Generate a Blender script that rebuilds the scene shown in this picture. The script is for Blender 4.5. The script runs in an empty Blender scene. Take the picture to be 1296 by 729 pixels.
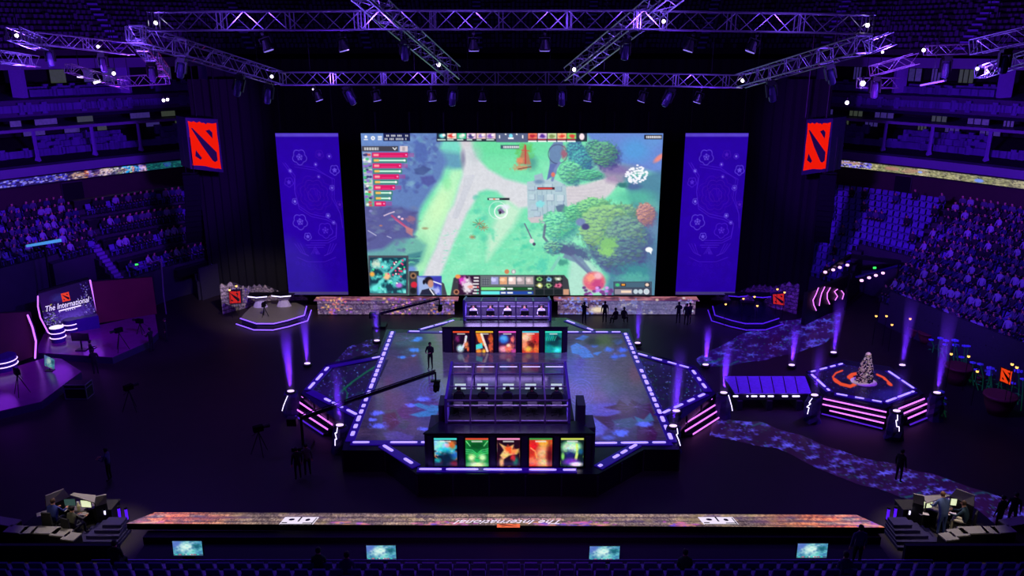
import bpy, bmesh, math, random
import numpy as np
from mathutils import Vector, Matrix, noise as mnoise

random.seed(7)
SC = bpy.context.scene
COL = SC.collection
R = math.radians

# ------------------------------------------------------------------ camera
FPX = 1008.0                      # focal length in pixels of the 1296 x 729 frame
TH = R(17.07)                     # downward pitch
CAM = Vector((0.0, 0.0, 20.6))
FW = Vector((0, math.cos(TH), -math.sin(TH)))
DN = Vector((0, -math.sin(TH), -math.cos(TH)))
cd = bpy.data.cameras.new('camera'); cam = bpy.data.objects.new('camera', cd); COL.objects.link(cam)
cam.location = CAM; cam.rotation_euler = (R(90) - TH, 0, 0)
cd.sensor_width = 36.0; cd.lens = FPX * 36.0 / 1296.0; cd.clip_end = 400
SC.camera = cam
SC.view_settings.view_transform = 'Standard'; SC.view_settings.look = 'None'
SC.view_settings.exposure = 0.0; SC.view_settings.gamma = 1.0
SC.view_settings.use_curve_mapping = False


def ray(x, y):
    return FW + Vector(((x - 648.0) / FPX, 0, 0)) + DN * ((y - 364.5) / FPX)


def G(x, y, z=0.0):
    """world point at height z that the photograph shows at pixel x, y"""
    d = ray(x, y); t = (z - CAM.z) / d.z
    return CAM + d * t


def D(x, y, Y):
    """world point in the upright plane Y that the photograph shows at pixel x, y"""
    d = ray(x, y); return CAM + d * (Y / d.y)


def proj(P):
    """N x 3 world points -> pixel x, y"""
    P = np.asarray(P, float) - np.array(CAM)
    zc = P @ np.array(FW); yc = P @ np.array(DN); xc = P[:, 0]
    return 648.0 + FPX * xc / zc, 364.5 + FPX * yc / zc


# ------------------------------------------------------------------ colour and materials
def lin(c):
    return tuple(((v / 255.0) / 12.92 if v / 255.0 <= 0.04045 else ((v / 255.0 + 0.055) / 1.055) ** 2.4) for v in c[:3])


MATS = {}


def mat(name, rgb=(128, 128, 128), rough=0.6, metal=0.0, emit=None, power=1.0, vary=0.15, scale=6.0, bump=0.0, sample=False, trans=0.0, spec=0.5, coat=0.0):
    """procedural material: a base colour varied by noise; emit = sRGB colour of light given off"""
    if name in MATS:
        return MATS[name]
    m = bpy.data.materials.new(name); m.use_nodes = True
    nt = m.node_tree; b = nt.nodes['Principled BSDF']
    c = lin(rgb)
    tc = nt.nodes.new('ShaderNodeTexCoord'); nz = nt.nodes.new('ShaderNodeTexNoise')
    nz.inputs['Scale'].default_value = scale; nz.inputs['Detail'].default_value = 3
    nt.links.new(tc.outputs['Object'], nz.inputs['Vector'])
    mr = nt.nodes.new('ShaderNodeMapRange')
    mr.inputs['To Min'].default_value = 1 - vary; mr.inputs['To Max'].default_value = 1 + vary
    nt.links.new(nz.outputs['Fac'], mr.inputs['Value'])
    vm = nt.nodes.new('ShaderNodeVectorMath'); vm.operation = 'SCALE'; vm.inputs[0].default_value = c
    nt.links.new(mr.outputs['Result'], vm.inputs['Scale'])
    nt.links.new(vm.outputs['Vector'], b.inputs['Base Color'])
    b.inputs['Roughness'].default_value = rough; b.inputs['Metallic'].default_value = metal
    b.inputs['Specular IOR Level'].default_value = spec
    if coat: b.inputs['Coat Weight'].default_value = coat; b.inputs['Coat Roughness'].default_value = 0.08
    if trans: b.inputs['Transmission Weight'].default_value = trans; b.inputs['IOR'].default_value = 1.1
    if bump:
        bp = nt.nodes.new('ShaderNodeBump'); bp.inputs['Strength'].default_value = bump; bp.inputs['Distance'].default_value = 0.05
        nt.links.new(nz.outputs['Fac'], bp.inputs['Height']); nt.links.new(bp.outputs['Normal'], b.inputs['Normal'])
    if emit is not None:
        b.inputs['Emission Color'].default_value = (*lin(emit), 1); b.inputs['Emission Strength'].default_value = power
        if not sample: m.cycles.emission_sampling = 'NONE'
    MATS[name] = m
    return m


def paint_mat(name, kind='emit', power=1.0, rough=0.35, sample=False, spec=0.5, bump=0.0):
    """material that shows the artwork stored in the mesh colour attribute: a lit display, a glowing print or a plain print"""
    if name in MATS:
        return MATS[name]
    m = bpy.data.materials.new(name); m.use_nodes = True
    nt = m.node_tree; b = nt.nodes['Principled BSDF']
    a = nt.nodes.new('ShaderNodeAttribute'); a.attribute_name = 'art'
    b.inputs['Roughness'].default_value = rough
    b.inputs['Specular IOR Level'].default_value = spec
    if kind == 'emit':
        b.inputs['Base Color'].default_value = (0.01, 0.01, 0.012, 1)
        nt.links.new(a.outputs['Color'], b.inputs['Emission Color']); b.inputs['Emission Strength'].default_value = power
        if not sample: m.cycles.emission_sampling = 'NONE'
    else:
        nt.links.new(a.outputs['Color'], b.inputs['Base Color'])
    if bump:
        nz = nt.nodes.new('ShaderNodeTexNoise'); nz.inputs['Scale'].default_value = 3.0
        bp = nt.nodes.new('ShaderNodeBump'); bp.inputs['Strength'].default_value = bump
        nt.links.new(nz.outputs['Fac'], bp.inputs['Height']); nt.links.new(bp.outputs['Normal'], b.inputs['Normal'])
    MATS[name] = m
    return m


def glass_mat(name, rgb=(230, 225, 245), alpha=0.18, rough=0.02):
    if name in MATS: return MATS[name]
    m = bpy.data.materials.new(name); m.use_nodes = True
    nt = m.node_tree; nt.nodes.remove(nt.nodes['Principled BSDF'])
    out = nt.nodes['Material Output']
    g = nt.nodes.new('ShaderNodeBsdfGlossy'); g.inputs['Roughness'].default_value = rough
    t = nt.nodes.new('ShaderNodeBsdfTransparent'); t.inputs['Color'].default_value = (*lin(rgb), 1)
    lw = nt.nodes.new('ShaderNodeLayerWeight'); lw.inputs['Blend'].default_value = alpha
    mx = nt.nodes.new('ShaderNodeMixShader')
    nt.links.new(lw.outputs['Fresnel'], mx.inputs['Fac']); nt.links.new(t.outputs[0], mx.inputs[1]); nt.links.new(g.outputs[0], mx.inputs[2])
    nt.links.new(mx.outputs[0], out.inputs['Surface'])
    MATS[name] = m
    return m


# ------------------------------------------------------------------ objects
def tag(o, label=None, cat=None, group=None, kind=None):
    if label: o['label'] = label
    if cat: o['category'] = cat
    if group: o['group'] = group
    if kind: o['kind'] = kind
    return o


def empty(name, loc, label=None, cat=None, group=None, rz=0.0):
    o = bpy.data.objects.new(name, None); COL.objects.link(o)
    o.location = loc; o.rotation_euler = (0, 0, rz); o.empty_display_size = 0.2
    return tag(o, label, cat, group)


def copy_tree(o, parent=None):
    c = o.copy(); COL.objects.link(c)
    if parent is not None: c.parent = parent
    for ch in list(o.children): copy_tree(ch, c)
    return c


class MB:
    """collects vertices and faces in world space (or in a thing's own space) and links them as one mesh object"""
    def __init__(s): s.v = []; s.f = []; s.m = []; s.cur = 0

    def poly(s, pts):
        n = len(s.v); s.v += [Vector(p) for p in pts]; s.f.append(tuple(range(n, n + len(pts)))); s.m.append(s.cur); return s

    def mesh(s, vs, fs):
        n = len(s.v); s.v += [Vector(p) for p in vs]; s.f += [tuple(i + n for i in f) for f in fs]; s.m += [s.cur] * len(fs); return s

    def box(s, c, d, rz=0.0, taper=1.0):
        c = Vector(c); x, y, z = d[0] / 2, d[1] / 2, d[2] / 2
        cz, sz = math.cos(rz), math.sin(rz); vs = []
        for k in (-1, 1):
            t = taper if k == 1 else 1.0
            for i, j in ((-1, -1), (1, -1), (1, 1), (-1, 1)):
                px, py = i * x * t, j * y * t
                vs.append(c + Vector((px * cz - py * sz, px * sz + py * cz, k * z)))
        return s.mesh(vs, [(0, 3, 2, 1), (4, 5, 6, 7), (0, 1, 5, 4), (1, 2, 6, 5), (2, 3, 7, 6), (3, 0, 4, 7)])

    def slab(s, pts, z0, z1):
        """upright prism over a plan polygon"""
        n = len(pts); a = sum(pts[i][0] * pts[(i + 1) % n][1] - pts[(i + 1) % n][0] * pts[i][1] for i in range(n))
        if a < 0: pts = list(reversed(pts))
        vs = [Vector((p[0], p[1], z0)) for p in pts] + [Vector((p[0], p[1], z1)) for p in pts]
        fs = [tuple(reversed(range(n))), tuple(range(n, 2 * n))] + [(i, (i + 1) % n, n + (i + 1) % n, n + i) for i in range(n)]
        return s.mesh(vs, fs)

    def quadslab(s, a, b, c, d, t):
        """four world corners given a thickness along their normal"""
        a, b, c, d = map(Vector, (a, b, c, d)); n = (b - a).cross(d - a).normalized() * t
        return s.mesh([a, b, c, d, a - n, b - n, c - n, d - n], [(0, 1, 2, 3), (7, 6, 5, 4), (0, 4, 5, 1), (1, 5, 6, 2), (2, 6, 7, 3), (3, 7, 4, 0)])

    def tube(s, p, q, r, r2=None, n=6, caps=True):
        p, q = Vector(p), Vector(q); r2 = r if r2 is None else r2
        d = (q - p)
        if d.length < 1e-6: return s
        d.normalize(); u = d.orthogonal().normalized(); w = d.cross(u)
        vs = []
        for c, rr in ((p, r), (q, r2)):
            for k in range(n):
                a = 2 * math.pi * k / n; vs.append(c + u * (math.cos(a) * rr) + w * (math.sin(a) * rr))
        fs = [(k, (k + 1) % n, n + (k + 1) % n, n + k) for k in range(n)]
        if caps: fs += [tuple(reversed(range(n))), tuple(range(n, 2 * n))]
        return s.mesh(vs, fs)

    def path(s, pts, r, n=6):
        for a, b in zip(pts, pts[1:]): s.tube(a, b, r, n=n)
        return s

    def lathe(s, c, prof, n=16, a0=0.0, sx=1.0, sy=1.0):
        c = Vector(c); vs = []; fs = []
        for (r, z) in prof:
            for k in range(n):
                a = a0 + 2 * math.pi * k / n; vs.append(c + Vector((r * sx * math.cos(a), r * sy * math.sin(a), z)))
        for i in range(len(prof) - 1):
            for k in range(n):
                fs.append((i * n + k, i * n + (k + 1) % n, (i + 1) * n + (k + 1) % n, (i + 1) * n + k))
        fs.append(tuple(reversed(range(n)))); fs.append(tuple(range((len(prof) - 1) * n, len(prof) * n)))
        return s.mesh(vs, fs)

    def ball(s, c, r, n=8, m=5, sx=1, sy=1, sz=1):
        return s.lathe(c, [(r * max(0.02, math.sin(math.pi * i / m)), -r * sz * math.cos(math.pi * i / m)) for i in range(m + 1)], n, sx=sx, sy=sy)

    def build(s, name, material=None, parent=None, smooth=False, local=False):
        me = bpy.data.meshes.new(name)
        off = Vector((0, 0, 0))
        if parent is not None and not local:
            p = parent
            while p is not None: off = off + p.location; p = p.parent
        me.from_pydata([tuple(v - off) for v in s.v], [], s.f)
        ms = material if isinstance(material, (list, tuple)) else [material]
        for m in ms:
            if m: me.materials.append(m)
        if len(ms) > 1: me.polygons.foreach_set('material_index', s.m)
        if smooth: me.polygons.foreach_set('use_smooth', [True] * len(s.f))
        me.update()
        o = bpy.data.objects.new(name, me); COL.objects.link(o)
        if parent is not None: o.parent = parent
        return o


def struct(name, mb, m, smooth=False):
    return tag(mb.build(name, m, None, smooth), kind='structure')


# ------------------------------------------------------------------ artwork for displays and prints
def hashn(ix, iy, seed):
    h = np.sin(ix * 127.1 + iy * 311.7 + seed * 74.7) * 43758.5453
    return h - np.floor(h)


def vnoise(x, y, seed=0):
    x0, y0 = np.floor(x), np.floor(y); fx, fy = x - x0, y - y0
    fx = fx * fx * (3 - 2 * fx); fy = fy * fy * (3 - 2 * fy)
    a = hashn(x0, y0, seed); b = hashn(x0 + 1, y0, seed); c = hashn(x0, y0 + 1, seed); d = hashn(x0 + 1, y0 + 1, seed)
    return (a * (1 - fx) + b * fx) * (1 - fy) + (c * (1 - fx) + d * fx) * fy


def fbm(x, y, seed=0, o=4):
    v = 0; a = 0.5; t = 0
    for k in range(o):
        v = v + a * vnoise(x * 2 ** k, y * 2 ** k, seed + k * 13); t += a; a *= 0.5
    return v / t


class Canvas:
    """a small picture painted by code; coordinates are free (x right, y down), k samples per unit"""
    def __init__(s, x0, y0, x1, y1, k=2.0, bg=(0, 0, 0)):
        s.x0, s.y0, s.k = x0, y0, k
        s.w, s.h = int((x1 - x0) * k) + 1, int((y1 - y0) * k) + 1
        s.a = np.empty((s.h, s.w, 3)); s.a[:] = bg
        s.X, s.Y = np.meshgrid(x0 + np.arange(s.w) / k, y0 + np.arange(s.h) / k)

    def mix(s, mask, c):
        mask = np.clip(mask, 0, 1)[..., None]; s.a = s.a * (1 - mask) + np.asarray(c, float) * mask; return s

    def win(s, x0, y0, x1, y1):
        i0 = max(0, int((x0 - s.x0) * s.k)); i1 = min(s.w, int((x1 - s.x0) * s.k) + 2)
        j0 = max(0, int((y0 - s.y0) * s.k)); j1 = min(s.h, int((y1 - s.y0) * s.k) + 2)
        if i1 <= i0 or j1 <= j0: i0 = j0 = 0; i1 = j1 = 1
        w = (slice(j0, j1), slice(i0, i1)); return w, s.X[w], s.Y[w]

    def put(s, w, mask, c):
        mask = np.clip(mask, 0, 1)[..., None]; s.a[w] = s.a[w] * (1 - mask) + np.asarray(c, float) * mask; return s

    def blob(s, cx, cy, rx, ry, c, soft=0.4, rot=0.0, al=1.0, rag=0.0, seed=0):
        e = max(rx, ry) * (1 + soft / 2 + rag) + 1
        if rot == 0: w, X, Y = s.win(cx - rx * (1 + soft / 2 + rag) - 1, cy - ry * (1 + soft / 2 + rag) - 1, cx + rx * (1 + soft / 2 + rag) + 1, cy + ry * (1 + soft / 2 + rag) + 1)
        else: w, X, Y = s.win(cx - e, cy - e, cx + e, cy + e)
        a = R(rot); dx, dy = X - cx, Y - cy
        u = (dx * math.cos(a) + dy * math.sin(a)) / rx; v = (-dx * math.sin(a) + dy * math.cos(a)) / ry
        d = np.sqrt(u * u + v * v)
        if rag: d = d + rag * (fbm(X * 0.35, Y * 0.35, seed + cx) - 0.5) * 2
        return s.put(w, al * np.clip((1 + soft / 2 - d) / max(soft, 1e-3), 0, 1), c)

    def seg(s, X, Y, pts):
        dm = np.full(X.shape, 1e9)
        for (ax, ay), (bx, by) in pts:
            ex, ey = bx - ax, by - ay; L = ex * ex + ey * ey + 1e-9
            t = np.clip(((X - ax) * ex + (Y - ay) * ey) / L, 0, 1)
            dm = np.minimum(dm, np.hypot(X - ax - t * ex, Y - ay - t * ey))
        return dm

    def poly(s, pts, c, soft=0.6, al=1.0):
        xs, ys = [p[0] for p in pts], [p[1] for p in pts]
        w, X, Y = s.win(min(xs) - soft - 1, min(ys) - soft - 1, max(xs) + soft + 1, max(ys) + soft + 1)
        n = len(pts); ins = np.zeros(X.shape, bool); pr = [(pts[i], pts[(i + 1) % n]) for i in range(n)]
        for (ax, ay), (bx, by) in pr:
            q = (ay > Y) != (by > Y); xi = (bx - ax) * (Y - ay) / ((by - ay) if by != ay else 1e-9) + ax
            ins ^= (q & (X < xi))
        dm = s.seg(X, Y, pr)
        return s.put(w, al * np.clip(0.5 + np.where(ins, dm, -dm) / max(soft, 1e-3), 0, 1), c)

    def rect(s, x0, y0, x1, y1, c, al=1.0, soft=0.5):
        w, X, Y = s.win(x0 - 1, y0 - 1, x1 + 1, y1 + 1)
        return s.put(w, al * np.clip(0.5 + np.minimum(np.minimum(X - x0, x1 - X), np.minimum(Y - y0, y1 - Y)) / soft, 0, 1), c)

    def line(s, pts, wd, c, soft=0.5, al=1.0):
        xs, ys = [p[0] for p in pts], [p[1] for p in pts]; e = wd / 2 + soft + 1
        w, X, Y = s.win(min(xs) - e, min(ys) - e, max(xs) + e, max(ys) + e)
        return s.put(w, al * np.clip(0.5 + (wd / 2 - s.seg(X, Y, list(zip(pts, pts[1:])))) / max(soft, 1e-3), 0, 1), c)

    def ring(s, cx, cy, r, wd, c, petals=0, depth=0.0, al=1.0, rot=0.0):
        e = r * (1 + depth) + wd + 1; w, X, Y = s.win(cx - e, cy - e, cx + e, cy + e)
        dx, dy = X - cx, Y - cy; d = np.hypot(dx, dy); a = np.arctan2(dy, dx) + R(rot)
        rr = r * (1 + depth * np.abs(np.sin(a * petals / 2)) - depth / 2) if petals else r
        return s.put(w, al * np.clip(0.5 + (wd / 2 - np.abs(d - rr)) / 0.6, 0, 1), c)

    def grain(s, sc, amt, seed=0, mono=True, sy=1.0):
        for ch in range(3):
            s.a[..., ch] *= 1 + amt * (fbm(s.X * sc, s.Y * sc * sy, seed + (0 if mono else ch * 31)) - 0.5) * 2
        return s

    def sample(s, x, y):
        fx = np.clip((x - s.x0) * s.k, 0, s.w - 1.001); fy = np.clip((y - s.y0) * s.k, 0, s.h - 1.001)
        ix, iy = fx.astype(int), fy.astype(int); tx, ty = (fx - ix)[:, None], (fy - iy)[:, None]
        A = s.a
        return (A[iy, ix] * (1 - tx) + A[iy, ix + 1] * tx) * (1 - ty) + (A[iy + 1, ix] * (1 - tx) + A[iy + 1, ix + 1] * tx) * ty


def linarr(c):
    c = np.clip(c / 255.0, 0, 1); return np.where(c <= 0.04045, c / 12.92, ((c + 0.055) / 1.055) ** 2.4)


def art_surface(name, fn, nu, nv, canvas, material, parent=None, uv=None, local=False):
    """grid surface fn(s, t) -> world point with the canvas artwork as vertex colours.
    uv = (x0, y0, x1, y1) lays the whole canvas over s, t; None = the canvas is drawn as the place shows it in plan"""
    S, T = np.meshgrid(np.linspace(0, 1, nu + 1), np.linspace(0, 1, nv + 1)); S, T = S.ravel(), T.ravel()
    P = fn(S, T)
    if uv is None: x, y = proj(P)
    else: x, y = uv[0] + S * (uv[2] - uv[0]), uv[1] + T * (uv[3] - uv[1])
    c = linarr(canvas.sample(x, y))
    off = np.zeros(3)
    if parent is not None and not local:
        p = parent
        while p is not None: off = off + np.array(p.location); p = p.parent
    idx = np.arange((nu + 1) * (nv + 1)).reshape(nv + 1, nu + 1)
    q = np.stack([idx[:-1, :-1], idx[1:, :-1], idx[1:, 1:], idx[:-1, 1:]], -1).reshape(-1, 4)
    me = bpy.data.meshes.new(name); me.from_pydata((P - off).tolist(), [], q.tolist())
    at = me.color_attributes.new('art', 'FLOAT_COLOR', 'POINT')
    at.data.foreach_set('color', np.hstack([c, np.ones((len(c), 1))]).ravel())
    me.materials.append(material); me.update()
    o = bpy.data.objects.new(name, me); COL.objects.link(o)
    if parent is not None: o.parent = parent
    return o


def bilinear(a, b, c, d):
    """a top-left, b top-right, c bottom-right, d bottom-left"""
    a, b, c, d = (np.array(v, float) for v in (a, b, c, d))
    return lambda S, T: (a * (1 - S)[:, None] + b * S[:, None]) * (1 - T)[:, None] + (d * (1 - S)[:, None] + c * S[:, None]) * T[:, None]


def words(name, text, loc, size, rot, m, parent=None, shear=0.0, sx=1.0, extrude=0.004):
    """lettering as a mesh: rot turns x (reading direction) and y (up) into place"""
    cu = bpy.data.curves.new('letters', 'FONT'); cu.body = text; cu.size = size; cu.shear = shear
    cu.align_x = 'CENTER'; cu.align_y = 'CENTER'; cu.extrude = extrude; cu.resolution_u = 3
    t = bpy.data.objects.new('letters', cu); COL.objects.link(t)
    me = bpy.data.meshes.new_from_object(t.evaluated_get(bpy.context.evaluated_depsgraph_get()))
    bpy.data.objects.remove(t); bpy.data.curves.remove(cu)
    off = Vector((0, 0, 0)); p = parent
    while p is not None: off = off + p.location; p = p.parent
    M = Matrix.Translation(Vector(loc) - off) @ rot.to_matrix().to_4x4() @ Matrix.Diagonal((sx, 1, 1, 1))
    me.transform(M); me.materials.clear(); me.materials.append(m); me.name = name
    o = bpy.data.objects.new(name, me); COL.objects.link(o)
    if parent is not None: o.parent = parent
    return o


def frame_rot(right, up):
    r = Vector(right).normalized(); n = r.cross(Vector(up)).normalized(); u = n.cross(r)
    return Matrix((r, u, n)).transposed().to_quaternion()


def spot(name, loc, target, rgb, watts, angle, blend=0.4, radius=0.3):
    l = bpy.data.lights.new(name, 'SPOT'); l.color = rgb; l.energy = watts; l.spot_size = R(angle); l.spot_blend = blend; l.shadow_soft_size = radius
    o = bpy.data.objects.new(name, l); COL.objects.link(o); o.location = loc
    o.rotation_euler = (Vector(target) - Vector(loc)).to_track_quat('-Z', 'Y').to_euler()
    return o


def point(name, loc, rgb, watts, radius=0.15):
    l = bpy.data.lights.new(name, 'POINT'); l.color = rgb; l.energy = watts; l.shadow_soft_size = radius
    o = bpy.data.objects.new(name, l); COL.objects.link(o); o.location = loc
    return o


PURPLE = (0.16, 0.02, 1.0); VIOLET = (0.35, 0.05, 1.0); WHITE = (1.0, 0.86, 0.66)
# palette
BLACK = mat('black_drape', (9, 8, 12), 0.95, vary=0.3, scale=1.5, bump=0.3)
DARK = mat('black_painted_wood', (14, 13, 17), 0.5)
DFLOOR = mat('dark_event_floor', (36, 25, 29), 0.55, vary=0.4, scale=0.8)
CONC = mat('dark_concrete', (62, 58, 66), 0.8, vary=0.25, scale=1.2, bump=0.1)
METAL = mat('truss_aluminium', (170, 170, 178), 0.32, 0.75, vary=0.05)
BMETAL = mat('black_metal', (20, 20, 24), 0.45, 0.4)
SKIN = mat('skin', (205, 150, 120), 0.6, vary=0.05)
HAIR = mat('dark_hair', (28, 20, 18), 0.7)
# ================================================================== ARENA: floor, bowls, tiers, drapes
STAND = mat('stand_concrete_steps', (46, 42, 56), 0.75, vary=0.3, scale=1.0)
MAROON = mat('maroon_wall_panels', (58, 34, 40), 0.8, vary=0.2, scale=2.0)
FASCIA = mat('painted_fascia', (120, 112, 150), 0.55, vary=0.15, scale=0.7)
SUITE = mat('suite_interior', (16, 15, 20), 0.8)

mb = MB(); mb.slab([(-70, 7), (70, 7), (70, 101), (-70, 101)], -0.3, 0.0)
struct('floor', mb, DFLOOR)

FP = [(24.9, 66.7), (27.2, 62.5), (28.9, 57.6), (32.3, 46.8), (36, 36), (38, 27)]
BP = [(27.8, 76.9), (33.4, 72.0), (38.2, 66.0), (43.4, 57.0), (48.2, 46), (51, 33)]
RP = [(27.0, 84.0), (32.2, 78.2), (37.6, 72.0), (43.6, 64.0), (50.5, 52.0), (56, 36)]
NROW = 14; Z0, Z1 = 1.6, 7.0
TBREAK = 2.0 / 5


def along(P, t):
    t = min(max(t, 0), 0.9999) * (len(P) - 1); i = int(t); f = t - i
    return Vector((P[i][0] * (1 - f) + P[i + 1][0] * f, P[i][1] * (1 - f) + P[i + 1][1] * f))


def bowl(s, t, r):
    """point on the lower bowl: s side, t along, r row 0..NROW-1"""
    f = along(FP, t); b = along(BP, t); k = r / (NROW - 1)
    p = f.lerp(b, k); return Vector((s * p.x, p.y, Z0 + (Z1 - Z0) * k))


def ribbon_wall(mb, P, s, z0, z1, t0=0.0, t1=1.0, n=24, off=0.0):
    for i in range(n):
        a, b = along(P, t0 + (t1 - t0) * i / n), along(P, t0 + (t1 - t0) * (i + 1) / n)
        mb.poly([(s * (a.x + off), a.y + off, z0), (s * (b.x + off), b.y + off, z0), (s * (b.x + off), b.y + off, z1), (s * (a.x + off), a.y + off, z1)])


def ribbon_deck(mb, PA, oa, PB, ob, s, z0, z1, t0=0.0, t1=1.0, n=24):
    for i in range(n):
        a, b = along(PA, t0 + (t1 - t0) * i / n), along(PA, t0 + (t1 - t0) * (i + 1) / n)
        c, d = along(PB, t0 + (t1 - t0) * (i + 1) / n), along(PB, t0 + (t1 - t0) * i / n)
        mb.poly([(s * (a.x + oa), a.y + oa, z0), (s * (b.x + oa), b.y + oa, z0), (s * (c.x + ob), c.y + ob, z1), (s * (d.x + ob), d.y + ob, z1)])


# openings (vomitories) in the lower bowl:  (t0, t1, r0, r1)
def hole(s, t, r):
    if s > 0: return 0.22 < t < 0.375 and r < 5.5
    if t > 0.395 and r < (8 if t > .47 else 7): return True          # broadcast sets fill the lower part of the left bowl
    return 0.13 < t < 0.40 and r < 2.5


for s, nm in ((-1, 'left'), (1, 'right')):
    mb = MB(); NT = 60
    for i in range(NT):
        t0, t1 = i / NT, (i + 1) / NT; tm = (t0 + t1) / 2
        for r in range(NROW):
            if hole(s, tm, r): continue
            a, b = bowl(s, t0, r - 0.5), bowl(s, t1, r - 0.5); c, d = bowl(s, t1, r + 0.5), bowl(s, t0, r + 0.5)
            z = Z0 + (Z1 - Z0) * r / (NROW - 1); zl = z - (Z1 - Z0) / (NROW - 1)
            mb.poly([(a.x, a.y, z), (b.x, b.y, z), (c.x, c.y, z), (d.x, d.y, z)])
            lo = 0 if (r == 0 or hole(s, tm, r - 1)) else zl
            mb.poly([(a.x, a.y, lo), (b.x, b.y, lo), (b.x, b.y, z), (a.x, a.y, z)])
            if hole(s, tm - 1 / NT, r) : mb.poly([(a.x, a.y, 0), (d.x, d.y, 0), (d.x, d.y, z), (a.x, a.y, z)])
            if hole(s, tm + 1 / NT, r) : mb.poly([(b.x, b.y, 0), (c.x, c.y, 0), (c.x, c.y, z), (b.x, b.y, z)])
    struct('trim_bowl_steps_' + nm, mb, STAND)
    mb = MB(); ribbon_wall(mb, FP, s, 0, 2.75, 0.40 if s > 0 else 0.0, 1.0 if s > 0 else 0.13, off=-.45); ribbon_wall(mb, FP, s, 1.2, 2.75, 0.40 if s > 0 else 0.0, 1.0 if s > 0 else 0.13, off=-.3); ribbon_deck(mb, FP, -.45, FP, -.3, s, 2.75, 2.75, 0.40 if s > 0 else 0.0, 1.0 if s > 0 else 0.13)
    struct('trim_bowl_parapet_' + nm, mb, mat('parapet_dark', (44, 38, 56), .7, vary=.3))
    mb = MB(); ribbon_deck(mb, BP, 0.3, RP, 0, s, Z1 + 0.15, Z1 + 0.15)
    ribbon_wall(mb, RP, s, Z1, 9.05)
    struct('wall_concourse_' + nm, mb, MAROON)
    # tier two: deck, sloping fascia above the display ribbon, suites behind, slab above
    mb = MB(); ribbon_wall(mb, RP, s, 9.75, 10.5, off=0.25); ribbon_deck(mb, RP, 0.25, RP, 1.4, s, 10.5, 10.5)
    struct('trim_balcony_' + nm, mb, FASCIA)
    mb = MB(); ribbon_deck(mb, RP, 1.4, RP, 5.5, s, 10.4, 12.3); ribbon_wall(mb, RP, s, 12.3, 17.0, off=6.0)
    struct('wall_suites_' + nm, mb, SUITE)
    mb = MB(); ribbon_wall(mb, RP, s, 13.3, 13.55, off=1.4); ribbon_deck(mb, RP, 1.4, RP, 6, s, 13.55, 13.55)
    struct('trim_slab_edge_' + nm, mb, FASCIA)
    mb = MB(); ribbon_wall(mb, RP, s, 14.5, 15.9, off=2.2); ribbon_deck(mb, RP, 2.2, RP, 6.5, s, 15.9, 16.4)
    ribbon_deck(mb, RP, 1.4, RP, 2.2, s, 14.3, 14.5)
    struct('trim_gallery_' + nm, mb, mat('gallery_front', (70, 56, 96), 0.7, vary=0.3))
    mb = MB(); ribbon_wall(mb, RP, s, 16.2, 19.0, off=7.5)
    struct('wall_upper_suites_' + nm, mb, SUITE)
    mb = MB(); ribbon_wall(mb, RP, s, 18.4, 19.3, off=3.0); ribbon_deck(mb, RP, 3.0, RP, 8, s, 19.3, 19.3)
    struct('trim_upper_fascia_' + nm, mb, FASCIA)

# upper bowl: stepped seating all round behind the truss grid, up to the roof
UP = []
for k in range(33):
    a = R(-88 + 176 * k / 32)
    UP.append((math.sin(a) * 53, 34 + math.cos(a) * 55))
UPN = 25


def upper(k, r):
    i = min(int(k), 31); f = k - i
    x = UP[i][0] * (1 - f) + UP[i + 1][0] * f; y = UP[i][1] * (1 - f) + UP[i + 1][1] * f
    g = 1 + r * 0.0165
    return Vector((x * g, 34 + (y - 34) * g, 19.6 + r * 0.5))


mb = MB()
for k in range(32):
    for r in range(UPN):
        a, b = upper(k, r), upper(k + 1, r); c, d = upper(k + 1, r + 1), upper(k, r + 1)
        mb.poly([(a.x, a.y, a.z + .5), (b.x, b.y, b.z + .62), (c.x, c.y, a.z + .5), (d.x, d.y, a.z + .5)])
        mb.poly([(a.x, a.y, a.z), (b.x, b.y, b.z), (b.x, b.y, a.z + .5), (a.x, a.y, a.z + .5)])
struct('trim_upper_bowl', mb, mat('upper_steps', (40, 30, 44), .8, vary=.4, scale=.3))
WALLM = mat('dark_outer_wall', (20, 18, 26), .9)
mb = MB(); mb.box((0, 101, 19), (140, .6, 38)); struct('wall_back', mb, WALLM)
mb = MB(); mb.box((-70, 54, 19), (.6, 94, 38)); struct('wall_left', mb, WALLM)
mb = MB(); mb.box((70, 54, 19), (.6, 94, 38)); struct('wall_right', mb, WALLM)
mb = MB(); mb.slab([(-70, 5), (70, 5), (70, 115), (-70, 115)], 38, 38.3)
struct('ceiling', mb, BLACK)

# black drapes that box in the main display
def drape(name, x0, x1, Y, z0, z1, label, n=60, yaw=0.0):
    mb = MB(); pts = []
    for i in range(n + 1):
        x = x0 + (x1 - x0) * i / n; y = Y + yaw * (x - x0) + 0.18 * math.sin(i * 2.1) + 0.08 * math.sin(i * 5.3)
        pts.append((x, y))
    for (ax, ay), (bx, by) in zip(pts, pts[1:]):
        mb.poly([(ax, ay, z0), (bx, by, z0), (bx, by, z1), (ax, ay, z1)]); mb.poly([(bx, by + .06, z0), (ax, ay + .06, z0), (ax, ay + .06, z1), (bx, by + .06, z1)])
    return tag(mb.build(name, BLACK, smooth=True), label, 'curtain')


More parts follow.
